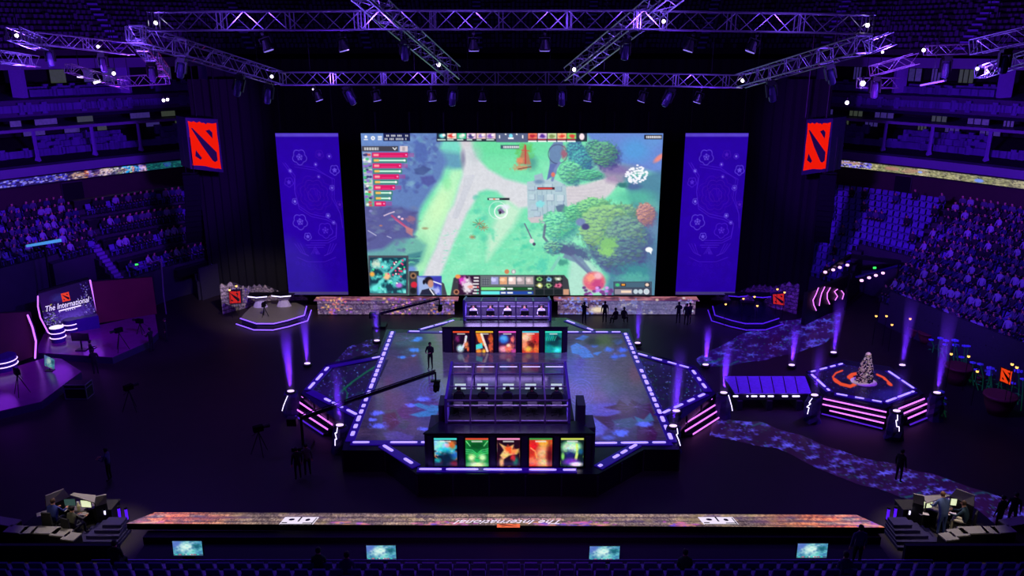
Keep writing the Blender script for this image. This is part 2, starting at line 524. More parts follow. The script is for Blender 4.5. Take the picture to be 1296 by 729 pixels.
drape('black_drape', -24.6, 24.6, 66.5, 0, 19.4, 'wide black backdrop drape hanging behind the main screen and both purple banners', 160)
xl = D(272, 300, 66.5).x; xr = D(1021, 300, 66.5).x
drape('black_drape', xl - 0.3, xl + 3.4, 65.2, 0.0, 17.9, 'black masking drape hanging left of the left purple banner', 16)
drape('black_drape', xr - 3.4, xr + 0.3, 65.2, 0.0, 17.9, 'black masking drape hanging right of the right purple banner', 16)

# brick artwork used on the stone LED strips
def brick_canvas(x0, y0, x1, y1, k, c1, c2, bw, bh, seed, soft=0.6, joint=(20, 16, 24)):
    c = Canvas(x0, y0, x1, y1, k)
    row = np.floor(c.Y / bh); xo = c.X + (row % 2) * bw * 0.5 + (fbm(c.X * .4, c.Y * .9, seed) - .5) * bw * .5; col = np.floor(xo / bw)
    h = hashn(col, row, seed)[..., None]; c.a = np.asarray(c1, float) * (1 - h) + np.asarray(c2, float) * h
    ex = np.minimum(xo / bw - col, 1 - (xo / bw - col)) * bw; ey = np.minimum(c.Y / bh - row, 1 - (c.Y / bh - row)) * bh
    m = np.clip(1.0 - np.minimum(ex, ey) / soft, 0, 1) * 0.75
    c.mix(m, joint); c.grain(0.8, 0.55, seed)
    rn = np.abs(fbm(c.X * .16, c.Y * .45, seed + 5, 5) - .5); c.mix(np.clip(1 - rn / .035, 0, 1) * .7, joint); hl = fbm(c.X * .7, c.Y * 1.1, seed + 9, 3); c.mix(np.clip((hl - .6) * 6, 0, 1) * .45, (214, 196, 190))
    return c


LED1 = paint_mat('led_ribbon_display', power=1.0)
# ribbon displays on the tier-two balcony
for s, nm in ((-1, 'left'), (1, 'right')):
    c = Canvas(0, 0, 320, 12, 4, (20, 12, 50))
    if s < 0:
        c.rect(0, 0, 320, 12, (26, 20, 90))
        for i in range(150): c.blob(random.uniform(150, 232), random.uniform(1, 11), random.uniform(.6, 2), random.uniform(.6, 1.8), random.choice([(90, 90, 255), (150, 140, 255), (60, 50, 200), (20, 10, 60)]))
        c.rect(70, 0, 190, 12, (36, 26, 100))
        c.rect(0, 0, 89, 12, (12, 62, 70)); c.mix((c.X < 89) * np.clip((fbm(c.X * .4, c.Y * .5, 4) - .5) * 4, 0, 1), (16, 96, 96)); c.rect(70, 2, 76, 9, (40, 60, 150))
        for i in range(90): c.blob(random.uniform(55, 89), random.uniform(2, 11), .8, .5, random.choice([(30, 120, 110), (8, 36, 60)]))
        for x, w, col in ((92, 3, (210, 170, 230)), (97, 3.4, (20, 150, 235)), (99.6, 1.6, (240, 110, 60)), (101, 1, (240, 220, 90)), (104, 3.6, (30, 170, 250)), (110, 4.2, (130, 134, 120)), (114, 2, (60, 60, 90)), (119, 4.2, (214, 186, 190)), (125, 2.4, (70, 40, 110)), (129, 2, (120, 90, 190)), (134, 5, (186, 150, 130)), (131, 1.2, (230, 110, 50)), (142, 2.6, (40, 30, 90))):
            c.blob(x, 6, w, 6.5, col, 0.5, rag=.7, seed=x)
        for i in range(260): c.blob(random.uniform(89, 150), random.uniform(1, 11), random.uniform(.3, 1.2), random.uniform(.4, 1.4), random.choice([(30, 20, 60), (240, 230, 240), (90, 70, 160), (20, 16, 40), (200, 150, 120)]), .6, al=.7)
        for i in range(160): c.blob(random.uniform(142, 185), random.uniform(1, 11), random.uniform(.3, 1.0), random.uniform(.5, 1.4), random.choice([(100, 100, 255), (160, 150, 255), (60, 50, 200), (16, 8, 50)]), .6)
    else:
        c = brick_canvas(0, 0, 320, 12, 4, (116, 122, 74), (176, 166, 130), 9, 14, 5, .5)
        for i in range(200): c.blob(random.uniform(50, 84), random.uniform(1, 11), random.uniform(.4, 1.1), random.uniform(.6, 1.8), random.choice([(170, 160, 255), (90, 80, 230), (25, 20, 70), (200, 190, 210)]))
        for i in range(10): c.blob(random.uniform(60, 120), random.uniform(3, 9), 5, 2, (180, 130, 110), al=.6)
        c.blob(120, 6, 1.6, 2, (140, 170, 255), al=.9); c.blob(154, 8, 2.5, 3, (120, 150, 255), al=.9)
    pa = [along(RP, 0.02 + 0.98 * i / 100) for i in range(101)]
    def fn(S, T, s=s, pa=pa):
        xs = np.interp(S * 100, range(101), [p.x for p in pa]); ys = np.interp(S * 100, range(101), [p.y for p in pa])
        return np.stack([s * (xs - 0.25), ys - 0.25, 9.75 - 0.62 * T], -1)
    mbk = MB(); ribbon_wall(mbk, RP, s, 9.0, 9.85, off=-0.15)
    o = tag(mbk.build('ribbon_display', BMETAL), ('long narrow LED ribbon display of mixed colour pictures along the left balcony' if s < 0 else 'long narrow LED ribbon display of pale green stones along the right balcony'), 'display')
    art_surface('led_surface', fn, 900, 12, c, LED1, o, uv=(0, 0, 320, 12))

# columns, railings and suite windows of the tiers (each its own thing)
PILLM = mat('painted_column', (150, 130, 200), 0.6)
for s in (-1, 1):
    for i in range(9):
        t = 0.06 + i * 0.105
        p = along(RP, t)
        mb = MB(); mb.box((s * (p.x + 2.0), p.y + 2.0, 12.0), (0.22, 0.22, 2.6)); mb.box((s * (p.x + 2.0), p.y + 2.0, 10.8), (0.5, 0.4, 0.6), taper=.45)
        struct('column_tier', mb, PILLM)
        if i % 2 == 0:
            mb = MB(); mb.box((s * (p.x + 3.4), p.y + 3.4, 17.3), (1.1, 0.5, 2.6))
            struct('column_gallery', mb, PILLM)
    WARM = mat('suite_glow', (60, 60, 60), 0.6, emit=(66, 74, 60), power=0.55, vary=.9, scale=4)
    WARM2 = mat('suite_curtain_glow', (120, 130, 120), 0.8, emit=(50, 40, 110), power=0.7, vary=.9, scale=4)  # curtain given its own violet emission as if lit
    k = 0
    for (t, z, hh, w, mm, off) in [(0.10 + j * 0.066 + 0.012 * math.sin(j * 3.1), zz, hh2, 0.9 + 0.5 * ((j * 7) % 3), (WARM if (j * 5 + int(zz)) % 3 == 0 else WARM2), oo)
                              for zz, hh2, oo in ((13.65, 0.5, 2.6), (12.35, 0.9, 5.6), (16.9, 1.3, 6.8)) for j in range(13)]:
        k += 1
        if (k * 7) % 4 == 0: continue
        p = along(RP, t); q = along(RP, t + 0.02); d = (q - p).normalized()
        a = Vector((s * (p.x + off), p.y + off, z)); e = Vector((s * d.x, d.y, 0)) * w
        f = MB(); f.quadslab(a, a + e, a + e + Vector((0, 0, hh)), a + Vector((0, 0, hh)), 0.05)
        o = tag(f.build('window_suite', mm), kind='structure')
        g = MB()
        for u in (0, .3, .65, 1): g.box(a + e * u + Vector((0, 0, hh / 2)), (0.07, 0.07, hh))
        g.build('window_frame', BMETAL, o)
# ================================================================== MAIN STAGE
ZS = 1.2
STG = mat('stage_black_gloss', (22, 16, 40), 0.25, vary=0.2, scale=2.0)
STSIDE = mat('stage_skirt', (44, 30, 66), 0.55, vary=0.3)
LEDLO = mat('led_halo_strip', (20, 10, 60), 0.3, emit=(40, 4, 160), power=0.5)  # low emission stands in for the blurred glow around the lit segments
LEDHI = mat('led_lit', (200, 190, 255), 0.3, emit=(158, 138, 255), power=1.6, sample=True)
LEDPK = mat('led_tube_pink', (200, 160, 220), 0.3, emit=(226, 120, 250), power=1.5, sample=True)
LEDVI = mat('led_tube_violet', (160, 120, 255), 0.3, emit=(130, 84, 255), power=1.3, sample=True)
LEDWH = mat('led_tube_white', (220, 220, 255), 0.3, emit=(225, 214, 255), power=1.8, sample=True)
LEDDIM = mat('led_tube_dim', (90, 60, 200), 0.3, emit=(84, 34, 200), power=0.8)


def g2(x, y, z=ZS): p = G(x, y, z); return (p.x, p.y)


# stage deck as one raised platform with lobes; outline taken clockwise
outline = [(489, 417), (529, 417), (574, 402), (716, 402), (752, 416), (797, 416), (806, 443), (880, 463), (906, 498),
           (850, 540), (860, 569), (815, 569), (757, 600), (527, 600), (487, 570), (433, 570), (440, 542), (432, 536), (381, 498), (412, 461), (478, 447)]
mb = MB(); mb.slab([g2(*p) for p in outline], 0.0, ZS)
stage = empty('stage_platform', (0, G(0, 500, ZS).y, 0), 'big raised central stage with hexagonal side lobes and black glossy deck', 'stage')
mb.build('deck', STG, stage)
mb = MB()
for a, b in zip(outline, outline[1:] + outline[:1]):
    p, q = Vector((*g2(*a), 0)), Vector((*g2(*b), 0)); n = (q - p).normalized()
    k = max(1, int((q - p).length / 1.5))
    o_ = Vector((n.y, -n.x, 0)) * -0.03
    for i in range(k + 1):
        c = p.lerp(q, i / k); mb.box(c + Vector((0, 0, ZS / 2 - 0.03)), (0.08, 0.08, ZS - .1), rz=math.atan2(n.y, n.x))
mb.build('skirt_batten', STSIDE, stage)

# the printed floor of the stage
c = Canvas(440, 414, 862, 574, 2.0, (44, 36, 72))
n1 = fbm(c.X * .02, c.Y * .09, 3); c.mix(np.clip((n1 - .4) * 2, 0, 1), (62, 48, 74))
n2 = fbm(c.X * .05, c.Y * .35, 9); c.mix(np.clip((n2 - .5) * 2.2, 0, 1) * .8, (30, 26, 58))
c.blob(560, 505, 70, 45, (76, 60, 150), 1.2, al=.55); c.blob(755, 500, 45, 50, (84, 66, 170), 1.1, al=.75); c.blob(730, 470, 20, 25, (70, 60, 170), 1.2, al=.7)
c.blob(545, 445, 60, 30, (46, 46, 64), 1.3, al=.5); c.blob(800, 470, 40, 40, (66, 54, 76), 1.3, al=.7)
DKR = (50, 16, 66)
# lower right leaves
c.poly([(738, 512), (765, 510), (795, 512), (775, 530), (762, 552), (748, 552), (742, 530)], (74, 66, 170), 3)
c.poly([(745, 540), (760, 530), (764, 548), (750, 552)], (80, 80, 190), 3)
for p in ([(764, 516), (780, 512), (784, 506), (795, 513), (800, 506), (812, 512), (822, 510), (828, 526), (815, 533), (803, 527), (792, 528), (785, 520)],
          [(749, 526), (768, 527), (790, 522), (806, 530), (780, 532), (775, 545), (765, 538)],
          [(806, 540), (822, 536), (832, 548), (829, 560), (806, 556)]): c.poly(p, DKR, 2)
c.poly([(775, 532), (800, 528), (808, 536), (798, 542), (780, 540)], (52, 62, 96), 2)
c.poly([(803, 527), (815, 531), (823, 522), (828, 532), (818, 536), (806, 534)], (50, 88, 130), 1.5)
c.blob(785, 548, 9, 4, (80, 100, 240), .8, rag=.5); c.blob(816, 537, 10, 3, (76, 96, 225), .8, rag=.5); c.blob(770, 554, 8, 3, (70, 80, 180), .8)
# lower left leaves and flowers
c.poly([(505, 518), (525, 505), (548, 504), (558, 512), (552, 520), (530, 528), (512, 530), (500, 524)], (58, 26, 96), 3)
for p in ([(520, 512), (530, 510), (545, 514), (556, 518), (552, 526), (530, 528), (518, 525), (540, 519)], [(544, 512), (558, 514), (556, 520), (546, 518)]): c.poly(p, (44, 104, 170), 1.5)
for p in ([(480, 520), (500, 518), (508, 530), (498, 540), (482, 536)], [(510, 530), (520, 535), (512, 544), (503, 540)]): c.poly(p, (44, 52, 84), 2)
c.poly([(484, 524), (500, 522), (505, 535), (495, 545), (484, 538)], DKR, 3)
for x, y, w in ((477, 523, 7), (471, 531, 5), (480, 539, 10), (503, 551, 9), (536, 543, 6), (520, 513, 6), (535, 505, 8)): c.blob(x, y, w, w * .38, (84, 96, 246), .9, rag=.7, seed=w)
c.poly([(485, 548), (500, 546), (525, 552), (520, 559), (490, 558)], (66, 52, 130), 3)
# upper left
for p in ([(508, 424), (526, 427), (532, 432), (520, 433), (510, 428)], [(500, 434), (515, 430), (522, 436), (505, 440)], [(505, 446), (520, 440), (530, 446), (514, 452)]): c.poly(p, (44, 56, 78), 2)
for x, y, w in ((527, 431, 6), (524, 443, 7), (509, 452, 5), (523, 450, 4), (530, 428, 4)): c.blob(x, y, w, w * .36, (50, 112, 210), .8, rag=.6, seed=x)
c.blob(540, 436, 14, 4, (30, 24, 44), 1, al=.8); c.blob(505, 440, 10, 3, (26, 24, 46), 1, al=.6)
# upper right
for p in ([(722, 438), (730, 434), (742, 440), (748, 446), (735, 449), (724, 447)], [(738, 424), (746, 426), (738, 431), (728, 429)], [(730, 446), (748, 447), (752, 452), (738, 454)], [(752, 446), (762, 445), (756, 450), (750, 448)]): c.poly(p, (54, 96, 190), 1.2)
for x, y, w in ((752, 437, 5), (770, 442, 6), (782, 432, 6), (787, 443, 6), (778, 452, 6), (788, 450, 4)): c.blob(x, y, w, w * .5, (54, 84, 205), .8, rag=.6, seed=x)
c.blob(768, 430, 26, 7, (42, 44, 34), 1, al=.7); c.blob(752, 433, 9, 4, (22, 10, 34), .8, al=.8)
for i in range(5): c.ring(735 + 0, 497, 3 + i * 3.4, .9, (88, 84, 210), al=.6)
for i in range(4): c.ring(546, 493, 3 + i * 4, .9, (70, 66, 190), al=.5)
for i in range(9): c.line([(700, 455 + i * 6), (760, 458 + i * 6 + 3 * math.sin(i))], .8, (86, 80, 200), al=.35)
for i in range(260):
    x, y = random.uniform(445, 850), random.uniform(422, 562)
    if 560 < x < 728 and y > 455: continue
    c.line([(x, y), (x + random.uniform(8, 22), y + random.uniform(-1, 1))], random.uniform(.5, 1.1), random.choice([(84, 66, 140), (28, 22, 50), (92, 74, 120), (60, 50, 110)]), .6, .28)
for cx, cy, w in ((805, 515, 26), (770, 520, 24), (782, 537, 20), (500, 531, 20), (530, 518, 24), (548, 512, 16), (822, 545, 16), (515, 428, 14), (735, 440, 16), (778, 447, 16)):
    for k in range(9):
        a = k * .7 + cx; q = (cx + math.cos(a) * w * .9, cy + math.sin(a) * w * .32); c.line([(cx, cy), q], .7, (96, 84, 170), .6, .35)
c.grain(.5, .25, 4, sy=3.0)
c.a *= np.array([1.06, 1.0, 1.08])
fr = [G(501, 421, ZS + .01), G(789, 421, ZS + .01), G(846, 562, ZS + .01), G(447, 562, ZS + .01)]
FLOORP = paint_mat('glowing_floor_print', power=1.05, rough=0.12)  # print shines by itself to hold its colours under the violet light
o = art_surface('stage_floor_print', bilinear(*fr), 300, 200, c, FLOORP)
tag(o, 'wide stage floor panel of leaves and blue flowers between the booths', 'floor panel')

# side garden lobes (printed turf; the print is given a glow of its own)
def garden(px, seed, lab):
    xs = [p[0] for p in px]; ys = [p[1] for p in px]
    c = Canvas(min(xs) - 4, min(ys) - 4, max(xs) + 4, max(ys) + 4, 2.5, (22, 6, 62))
    rr = random.Random(seed)
    c.mix(np.clip((fbm(c.X * .08, c.Y * .16, seed) - .45) * 3, 0, 1), (12, 6, 34))
    for i in range(14):
        x, y = rr.uniform(min(xs), max(xs)), rr.uniform(min(ys), max(ys)); c.blob(x, y, rr.uniform(5, 12), rr.uniform(2, 5), rr.choice([(40, 16, 130), (10, 44, 60), (30, 12, 90)]), 1, al=.7, rag=.6, seed=i)
    for i in range(330):
        x, y = rr.uniform(min(xs), max(xs)), rr.uniform(min(ys), max(ys))
        c.blob(x, y, rr.uniform(.4, 1.0), rr.uniform(.3, .7), rr.choice([(70, 90, 210), (90, 120, 220), (14, 100, 84), (20, 80, 60), (60, 40, 170), (110, 110, 200)]), .8)
    if seed == 3:
        c.line([(430, 497), (445, 484), (462, 472), (478, 462)], 2.2, (8, 96, 66), 1.5); c.line([(434, 489), (440, 498), (438, 508)], 1.5, (10, 90, 60), 1.2)
    P = [Vector((*g2(*p), ZS + .012)) for p in px]
    o = art_surface('garden_panel', bilinear(*P), 130, 110, c, paint_mat('garden_print_glow', power=0.8, rough=.5))
    return tag(o, lab, 'floor panel')


garden([(424, 466), (492, 455), (458, 530), (392, 496)], 3, 'left stage lobe floor with green vines and tiny blue blossoms')
garden([(801, 452), (873, 469), (890, 497), (838, 524)], 4, 'right stage lobe floor with tiny blue and green blossoms')


def led_run(name, pts, label, width=0.42, seg=0.62, gap=0.22, z=ZS, hi=LEDHI, lo=LEDLO, cat='light strip', seed=1, drop=0.08, group=None, hw=.34):
    """a low light channel along pixel points on the deck, with one lit segment after another"""
    P = [Vector((*g2(*p, z), z)) for p in pts]
    rr = random.Random(seed); root = empty(name, P[0], label, cat, group)
    b = MB()
    for p, q in zip(P, P[1:]):
        d = (q - p).normalized(); n = Vector((-d.y, d.x, 0)) * width / 2
        b.slab([(p + n)[:2], (q + n)[:2], (q - n)[:2], (p - n)[:2]], z + 0.005, z + 0.05)
    b.build('channel', lo, root)
    for p, q in zip(P, P[1:]):
        L = (q - p).length; d = (q - p) / L; n = Vector((-d.y, d.x, 0)) * width * hw / 2; t = 0.1
        while t < L - 0.25:
            s_ = min(seg * rr.uniform(.6, 1.3), L - t - .05)
            if rr.random() > drop:
                a, e = p + d * t, p + d * (t + s_)
                m_ = MB(); k = .1 * s_
                m_.slab([(a + n * .6)[:2], (a + d * k + n)[:2], (e - d * k + n)[:2], (e + n * .6)[:2], (e - n * .6)[:2], (e - d * k - n)[:2], (a + d * k - n)[:2], (a - n * .6)[:2]], z + 0.05, z + 0.08)
                m_.build('light_segment', hi, root)
            t += s_ + gap * rr.uniform(.6, 1.5)
    return root


led_run('light_strip', [(497, 420), (443, 559)], 'dashed violet light strip along the left edge of the main stage floor', .48, .5, .28, seed=2, hw=.42)
led_run('light_strip', [(791, 422), (851, 560)], 'dashed violet light strip along the right edge of the main stage floor', .48, .5, .28, seed=3, hw=.42)
led_run('light_strip', [(444, 561), (542, 561)], 'dashed violet light strip on the front edge of stage left of the poster console', .45, 1.1, .15, seed=4)
led_run('light_strip', [(750, 562), (850, 561)], 'dashed violet light strip on the front edge of stage right of the poster console', .45, 1.1, .15, seed=5)
led_run('light_strip', [(484, 564), (527, 591)], 'slanting violet light strip left of the front poster console', .5, .7, .2, seed=6)
led_run('light_strip', [(807, 563), (757, 592)], 'slanting violet light strip right of the front poster console', .5, .7, .2, seed=7)
led_run('light_strip', [(528, 595), (730, 596)], 'violet light strip on the deck edge in front of the five front posters', .4, 1.4, .3, seed=8)
led_run('light_strip', [(516, 420), (568, 421)], 'short violet light strip at the back edge left of the rear poster console', .4, .8, .25, seed=9)
led_run('light_strip', [(716, 421), (786, 421)], 'short violet light strip at the back edge right of the rear poster console', .4, .8, .25, seed=10)
led_run('light_strip', [(531, 418), (575, 406)], 'violet light strip running back to the left side of the rear booth', .4, 1.2, .1, seed=11)
led_run('light_strip', [(716, 406), (751, 419)], 'violet light strip running back to the right side of the rear booth', .4, .9, .3, seed=12)
led_run('light_strip', [(483, 452), (416, 465)], 'dashed violet light strip on the back edge of the left stage lobe', .4, .7, .9, seed=13, drop=.2)
led_run('light_strip', [(416, 465), (390, 494)], 'dashed violet light strip on the outer edge of the left stage lobe', .5, .8, .4, seed=14)
led_run('light_strip', [(392, 496), (452, 526)], 'dashed violet light strip above the left stage stairs', .5, .8, .3, seed=15)
led_run('light_strip', [(806, 448), (874, 467)], 'dashed violet light strip on the back edge of the right stage lobe', .4, .8, .35, seed=16)
led_run('light_strip', [(876, 469), (896, 496)], 'dashed violet light strip on the outer edge of the right stage lobe', .5, .6, .35, seed=17)
led_run('light_strip', [(893, 499), (832, 527)], 'dashed violet light strip above the right stage stairs', .5, .8, .45, seed=18)


def stairs(name, top, steps, label, lit, dx=0.0):
    """steps: list of pixel pairs of the lit nosing lines, top tread first"""
    n = len(steps); root = empty(name, (0, 0, 0), label, 'stairs')
    A, B = Vector((*g2(*top[0]), ZS)), Vector((*g2(*top[1]), ZS)); root.location = (A.x, A.y, 0)
    prevA, prevB = A, B
    for i, (a, b) in enumerate(steps):
        z = ZS - (i + 0.5) * ZS / n
        PA, PB = G(*a, z), G(*b, z); PA.z = PB.z = z
        m_ = MB()
        m_.mesh([Vector((p.x, p.y, zz)) for zz in (0, z) for p in (prevA, prevB, PB, PA)], [(4, 5, 6, 7), (0, 3, 2, 1), (3, 7, 6, 2), (0, 4, 7, 3), (1, 2, 6, 5)])
        m_.build('step', STG, root)
        t_ = MB(); up = Vector((0, 0, -0.03)); e = (prevA - PA) * 0; t_.tube(PA + up, PB + up, 0.045, n=6)
        t_.build('nosing_light', lit[min(i, len(lit) - 1)], root)
        prevA, prevB = PA, PB
    return root


stairs('stairs', [(383, 498), (434, 531)], [((382, 501), (430, 532)), ((378, 508), (421, 537)), ((373, 516), (415, 543)), ((368, 522), (409, 549))],
       'left stage stairs with four glowing pink nosing lines', [LEDPK, LEDPK, LEDPK, LEDDIM])
stairs('stairs', [(903, 500), (851, 531)], [((901, 504), (853, 532)), ((905, 512), (861, 539)), ((909, 519), (867, 545)), ((913, 526), (877, 549))],
       'right stage stairs with four glowing pink nosing lines', [LEDPK, LEDPK, LEDPK, LEDPK])


# ---- poster consoles and booths
def abstract(seed, cols, bar, k=4):
    c = Canvas(0, 0, 30, 42, k, cols[0]); rr = random.Random(seed)
    c.a[:] = cols[0]
    for i in range(16):
        c.blob(rr.uniform(2, 28), rr.uniform(6, 40), rr.uniform(2, 8), rr.uniform(1.5, 6), rr.choice(cols[1:]), rr.uniform(.3, 1.0), rr.uniform(0, 180), .9, .7, seed + i)
    for i in range(5):
        x, y = rr.uniform(4, 26), rr.uniform(8, 36); c.line([(x, y), (x + rr.uniform(-9, 9), y + rr.uniform(-8, 8))], rr.uniform(.5, 1.4), rr.choice(cols[1:]), .8)
    c.grain(.3, .3, seed, mono=False)
    c.rect(0, 0, 30, 3.0, bar)
    return c


EMP = paint_mat('poster_display', power=1.0, rough=.3)
frontp = [
    ((10, 24, 50), (60, 200, 220), (160, 220, 235), (30, 90, 150), (20, 60, 90), (200, 100, 50), (230, 220, 230), (20, 150, 170), (70, 20, 40)),
    ((14, 120, 50), (30, 170, 80), (210, 250, 170), (150, 240, 140), (8, 70, 30), (60, 220, 120)),
    ((90, 16, 30), (230, 60, 40), (250, 190, 120), (250, 120, 50), (30, 10, 30), (240, 230, 200), (20, 110, 90)),
    ((200, 40, 30), (250, 80, 50), (252, 190, 120), (250, 160, 60), (140, 20, 30), (250, 220, 190)),
    ((16, 40, 40), (130, 220, 160), (220, 240, 230), (90, 40, 160), (30, 20, 110), (60, 160, 90), (200, 230, 110))]
fbars = [(70, 220, 210), (220, 70, 50), (240, 140, 190), (60, 150, 70), (205, 215, 90)]
rearp = [
    ((34, 10, 40), (190, 220, 240), (240, 120, 60), (120, 30, 90), (230, 80, 110), (20, 8, 30)),
    ((110, 30, 20), (250, 130, 30), (250, 200, 90), (60, 200, 210), (30, 14, 40), (240, 180, 160)),
    ((90, 30, 90), (50, 130, 230), (250, 110, 90), (250, 170, 190), (220, 70, 120), (20, 60, 150)),
    ((180, 50, 40), (250, 190, 120), (250, 90, 40), (120, 20, 20), (250, 220, 200), (220, 60, 50)),
    ((8, 70, 90), (40, 190, 190), (20, 120, 130), (6, 30, 50), (70, 230, 240), (16, 100, 90))]
rbars = [(240, 80, 30), (240, 190, 40), (240, 90, 210), (60, 200, 230), (60, 230, 200)]


def L(c, *pts, w=1.5, col=(255, 255, 255), al=1.0): c.line(list(pts), w, col, .9, al)
def art1(c): c.poly([(0, 4), (13, 4), (20, 14), (29, 22), (27, 27), (18, 22), (8, 20), (0, 18)], (150, 226, 236), 2); c.blob(23, 10, 5, 6, (214, 110, 50), 1, rag=.5); c.blob(15, 18, 9, 4, (40, 200, 220), 1, rag=.5); c.blob(17, 11, 3, 3, (236, 190, 220), 1); c.blob(26, 26, 5, 5, (40, 110, 190), 1, rag=.7); c.blob(16, 30, 8, 9, (8, 30, 60), 1); c.blob(4, 33, 4, 3, (30, 150, 160), 1, rag=.7); c.blob(26, 38, 5, 4, (110, 20, 30), 1)
def art2(c):
    c.rect(0, 3, 30, 42, (18, 130, 56)); c.blob(15, 12, 12, 6, (8, 80, 34), 1)
    for k in range(3): L(c, (0, 17 + k * 3), (9, 18 + k * 3), (15, 24 + k * 2.4), (21, 18 + k * 3), (30, 16 + k * 3), w=1.1, col=(90, 240, 140), al=.8)
    L(c, (1, 5), (6, 12), w=1.2, col=(120, 240, 150)); L(c, (29, 5), (24, 12), w=1.2, col=(120, 240, 150)); c.blob(8, 29, 4.4, 4.6, (220, 252, 180), 1.1); c.blob(22, 29, 4.4, 4.6, (220, 252, 180), 1.1); c.blob(15, 40, 11, 5, (224, 250, 190), 1); c.blob(15, 33, 3, 3, (40, 190, 90), 1)
def art3(c): c.rect(0, 3, 30, 42, (34, 8, 26)); c.poly([(3, 8), (14, 14), (22, 10), (20, 18), (29, 16), (26, 24), (16, 26), (8, 32), (4, 26), (9, 18)], (250, 200, 130), 2); c.blob(16, 17, 6, 5, (240, 90, 40), 1, rag=.7); c.blob(24, 20, 5, 3, (250, 150, 80), 1); c.blob(6, 36, 3, 6, (250, 180, 120), 1); c.blob(24, 34, 4, 6, (20, 100, 90), 1); c.blob(15, 36, 5, 4, (20, 10, 30), 1); c.blob(21, 29, 3, 5, (200, 40, 50), 1, rag=.5)
def art4(c): c.rect(0, 3, 30, 42, (206, 50, 34)); c.blob(18, 9, 9, 6, (240, 170, 60), 1.2, rag=.6); c.blob(6, 12, 6, 6, (230, 30, 40), 1); c.blob(17, 22, 7, 9, (250, 190, 130), 1.2, 15); c.blob(19, 36, 9, 6, (252, 200, 140), 1.1); c.blob(27, 26, 4, 14, (90, 14, 24), 1.2); c.blob(4, 34, 5, 5, (250, 120, 90), 1.1, rag=.6); L(c, (2, 15), (8, 20), (10, 30), w=1.6, col=(252, 150, 90))
def art5(c): c.rect(0, 3, 30, 42, (14, 34, 40)); c.blob(14, 14, 13, 10, (150, 226, 170), .5); c.blob(14, 14, 8, 5, (214, 246, 220), 1.1); c.blob(12, 25, 7, 6, (30, 30, 110), 1, rag=.5); L(c, (21, 10), (22, 20), (20, 32), w=3.4, col=(212, 240, 120)); c.blob(14, 35, 10, 5, (110, 50, 190), .9); c.blob(21, 39, 8, 3.4, (240, 226, 246), .8); c.blob(26, 20, 3, 4, (30, 90, 130), 1); c.blob(3, 27, 2, 5, (140, 220, 110), 1)
def art6(c): c.rect(0, 3, 30, 42, (22, 6, 28)); c.blob(13, 33, 6, 7, (190, 226, 240), .8); L(c, (24, 10), (22, 22), (18, 30), w=4, col=(226, 220, 240)); c.blob(24, 26, 4, 6, (240, 130, 80), 1, rag=.7); c.blob(8, 14, 4, 6, (120, 30, 100), 1, rag=.6); c.blob(27, 34, 2, 4, (250, 110, 60), 1)
def art7(c): c.rect(0, 3, 30, 42, (40, 10, 30)); c.poly([(0, 4), (10, 4), (16, 30), (4, 20)], (236, 120, 40), 2); L(c, (10, 6), (20, 38), w=4, col=(246, 220, 210)); c.poly([(0, 26), (11, 22), (12, 32), (0, 36)], (70, 210, 220), 1.5); c.blob(5, 38, 5, 4, (250, 150, 50), 1); c.blob(26, 14, 4, 8, (200, 90, 30), 1, rag=.5); c.blob(26, 30, 4, 8, (210, 80, 50), 1, rag=.6); c.blob(14, 38, 3, 4, (250, 190, 60), 1)
def art8(c): c.rect(0, 3, 30, 42, (60, 20, 70)); c.blob(9, 15, 8, 8, (44, 120, 226), .7); c.blob(9, 13, 5, 4, (90, 170, 250), 1); c.blob(24, 16, 3, 6, (250, 120, 110), 1, rag=.5); c.blob(8, 34, 7, 6, (250, 160, 180), .9); c.blob(19, 32, 7, 8, (246, 120, 90), 1, rag=.6); c.blob(17, 27, 3, 3, (255, 214, 200), 1); c.blob(26, 38, 4, 4, (200, 70, 150), 1)
def art9(c): c.rect(0, 3, 30, 42, (200, 60, 40)); c.blob(6, 12, 10, 9, (252, 206, 170), 1.2); c.blob(24, 14, 6, 8, (220, 40, 40), 1); c.blob(17, 26, 9, 7, (90, 24, 20), 1.1, rag=.8); c.blob(11, 34, 6, 5, (252, 190, 70), 1.1); c.blob(4, 26, 5, 8, (250, 150, 110), 1.1); c.blob(26, 34, 5, 6, (240, 110, 50), 1, rag=.5)
def art10(c):
    c.rect(0, 3, 30, 42, (10, 130, 130)); c.blob(16, 22, 13, 6, (6, 60, 70), 1); c.blob(22, 13, 6, 5, (8, 40, 50), 1, rag=.7); c.blob(22, 36, 8, 5, (60, 240, 246), 1.1); c.blob(8, 34, 8, 6, (10, 150, 150), 1)
    for k in range(5): L(c, (4 + k * 4, 10), (2 + k * 3.6, 18), w=1.1, col=(40, 220, 170), al=.8)
ARTS = {'f': [art1, art2, art3, art4, art5], 'r': [art6, art7, art8, art9, art10]}


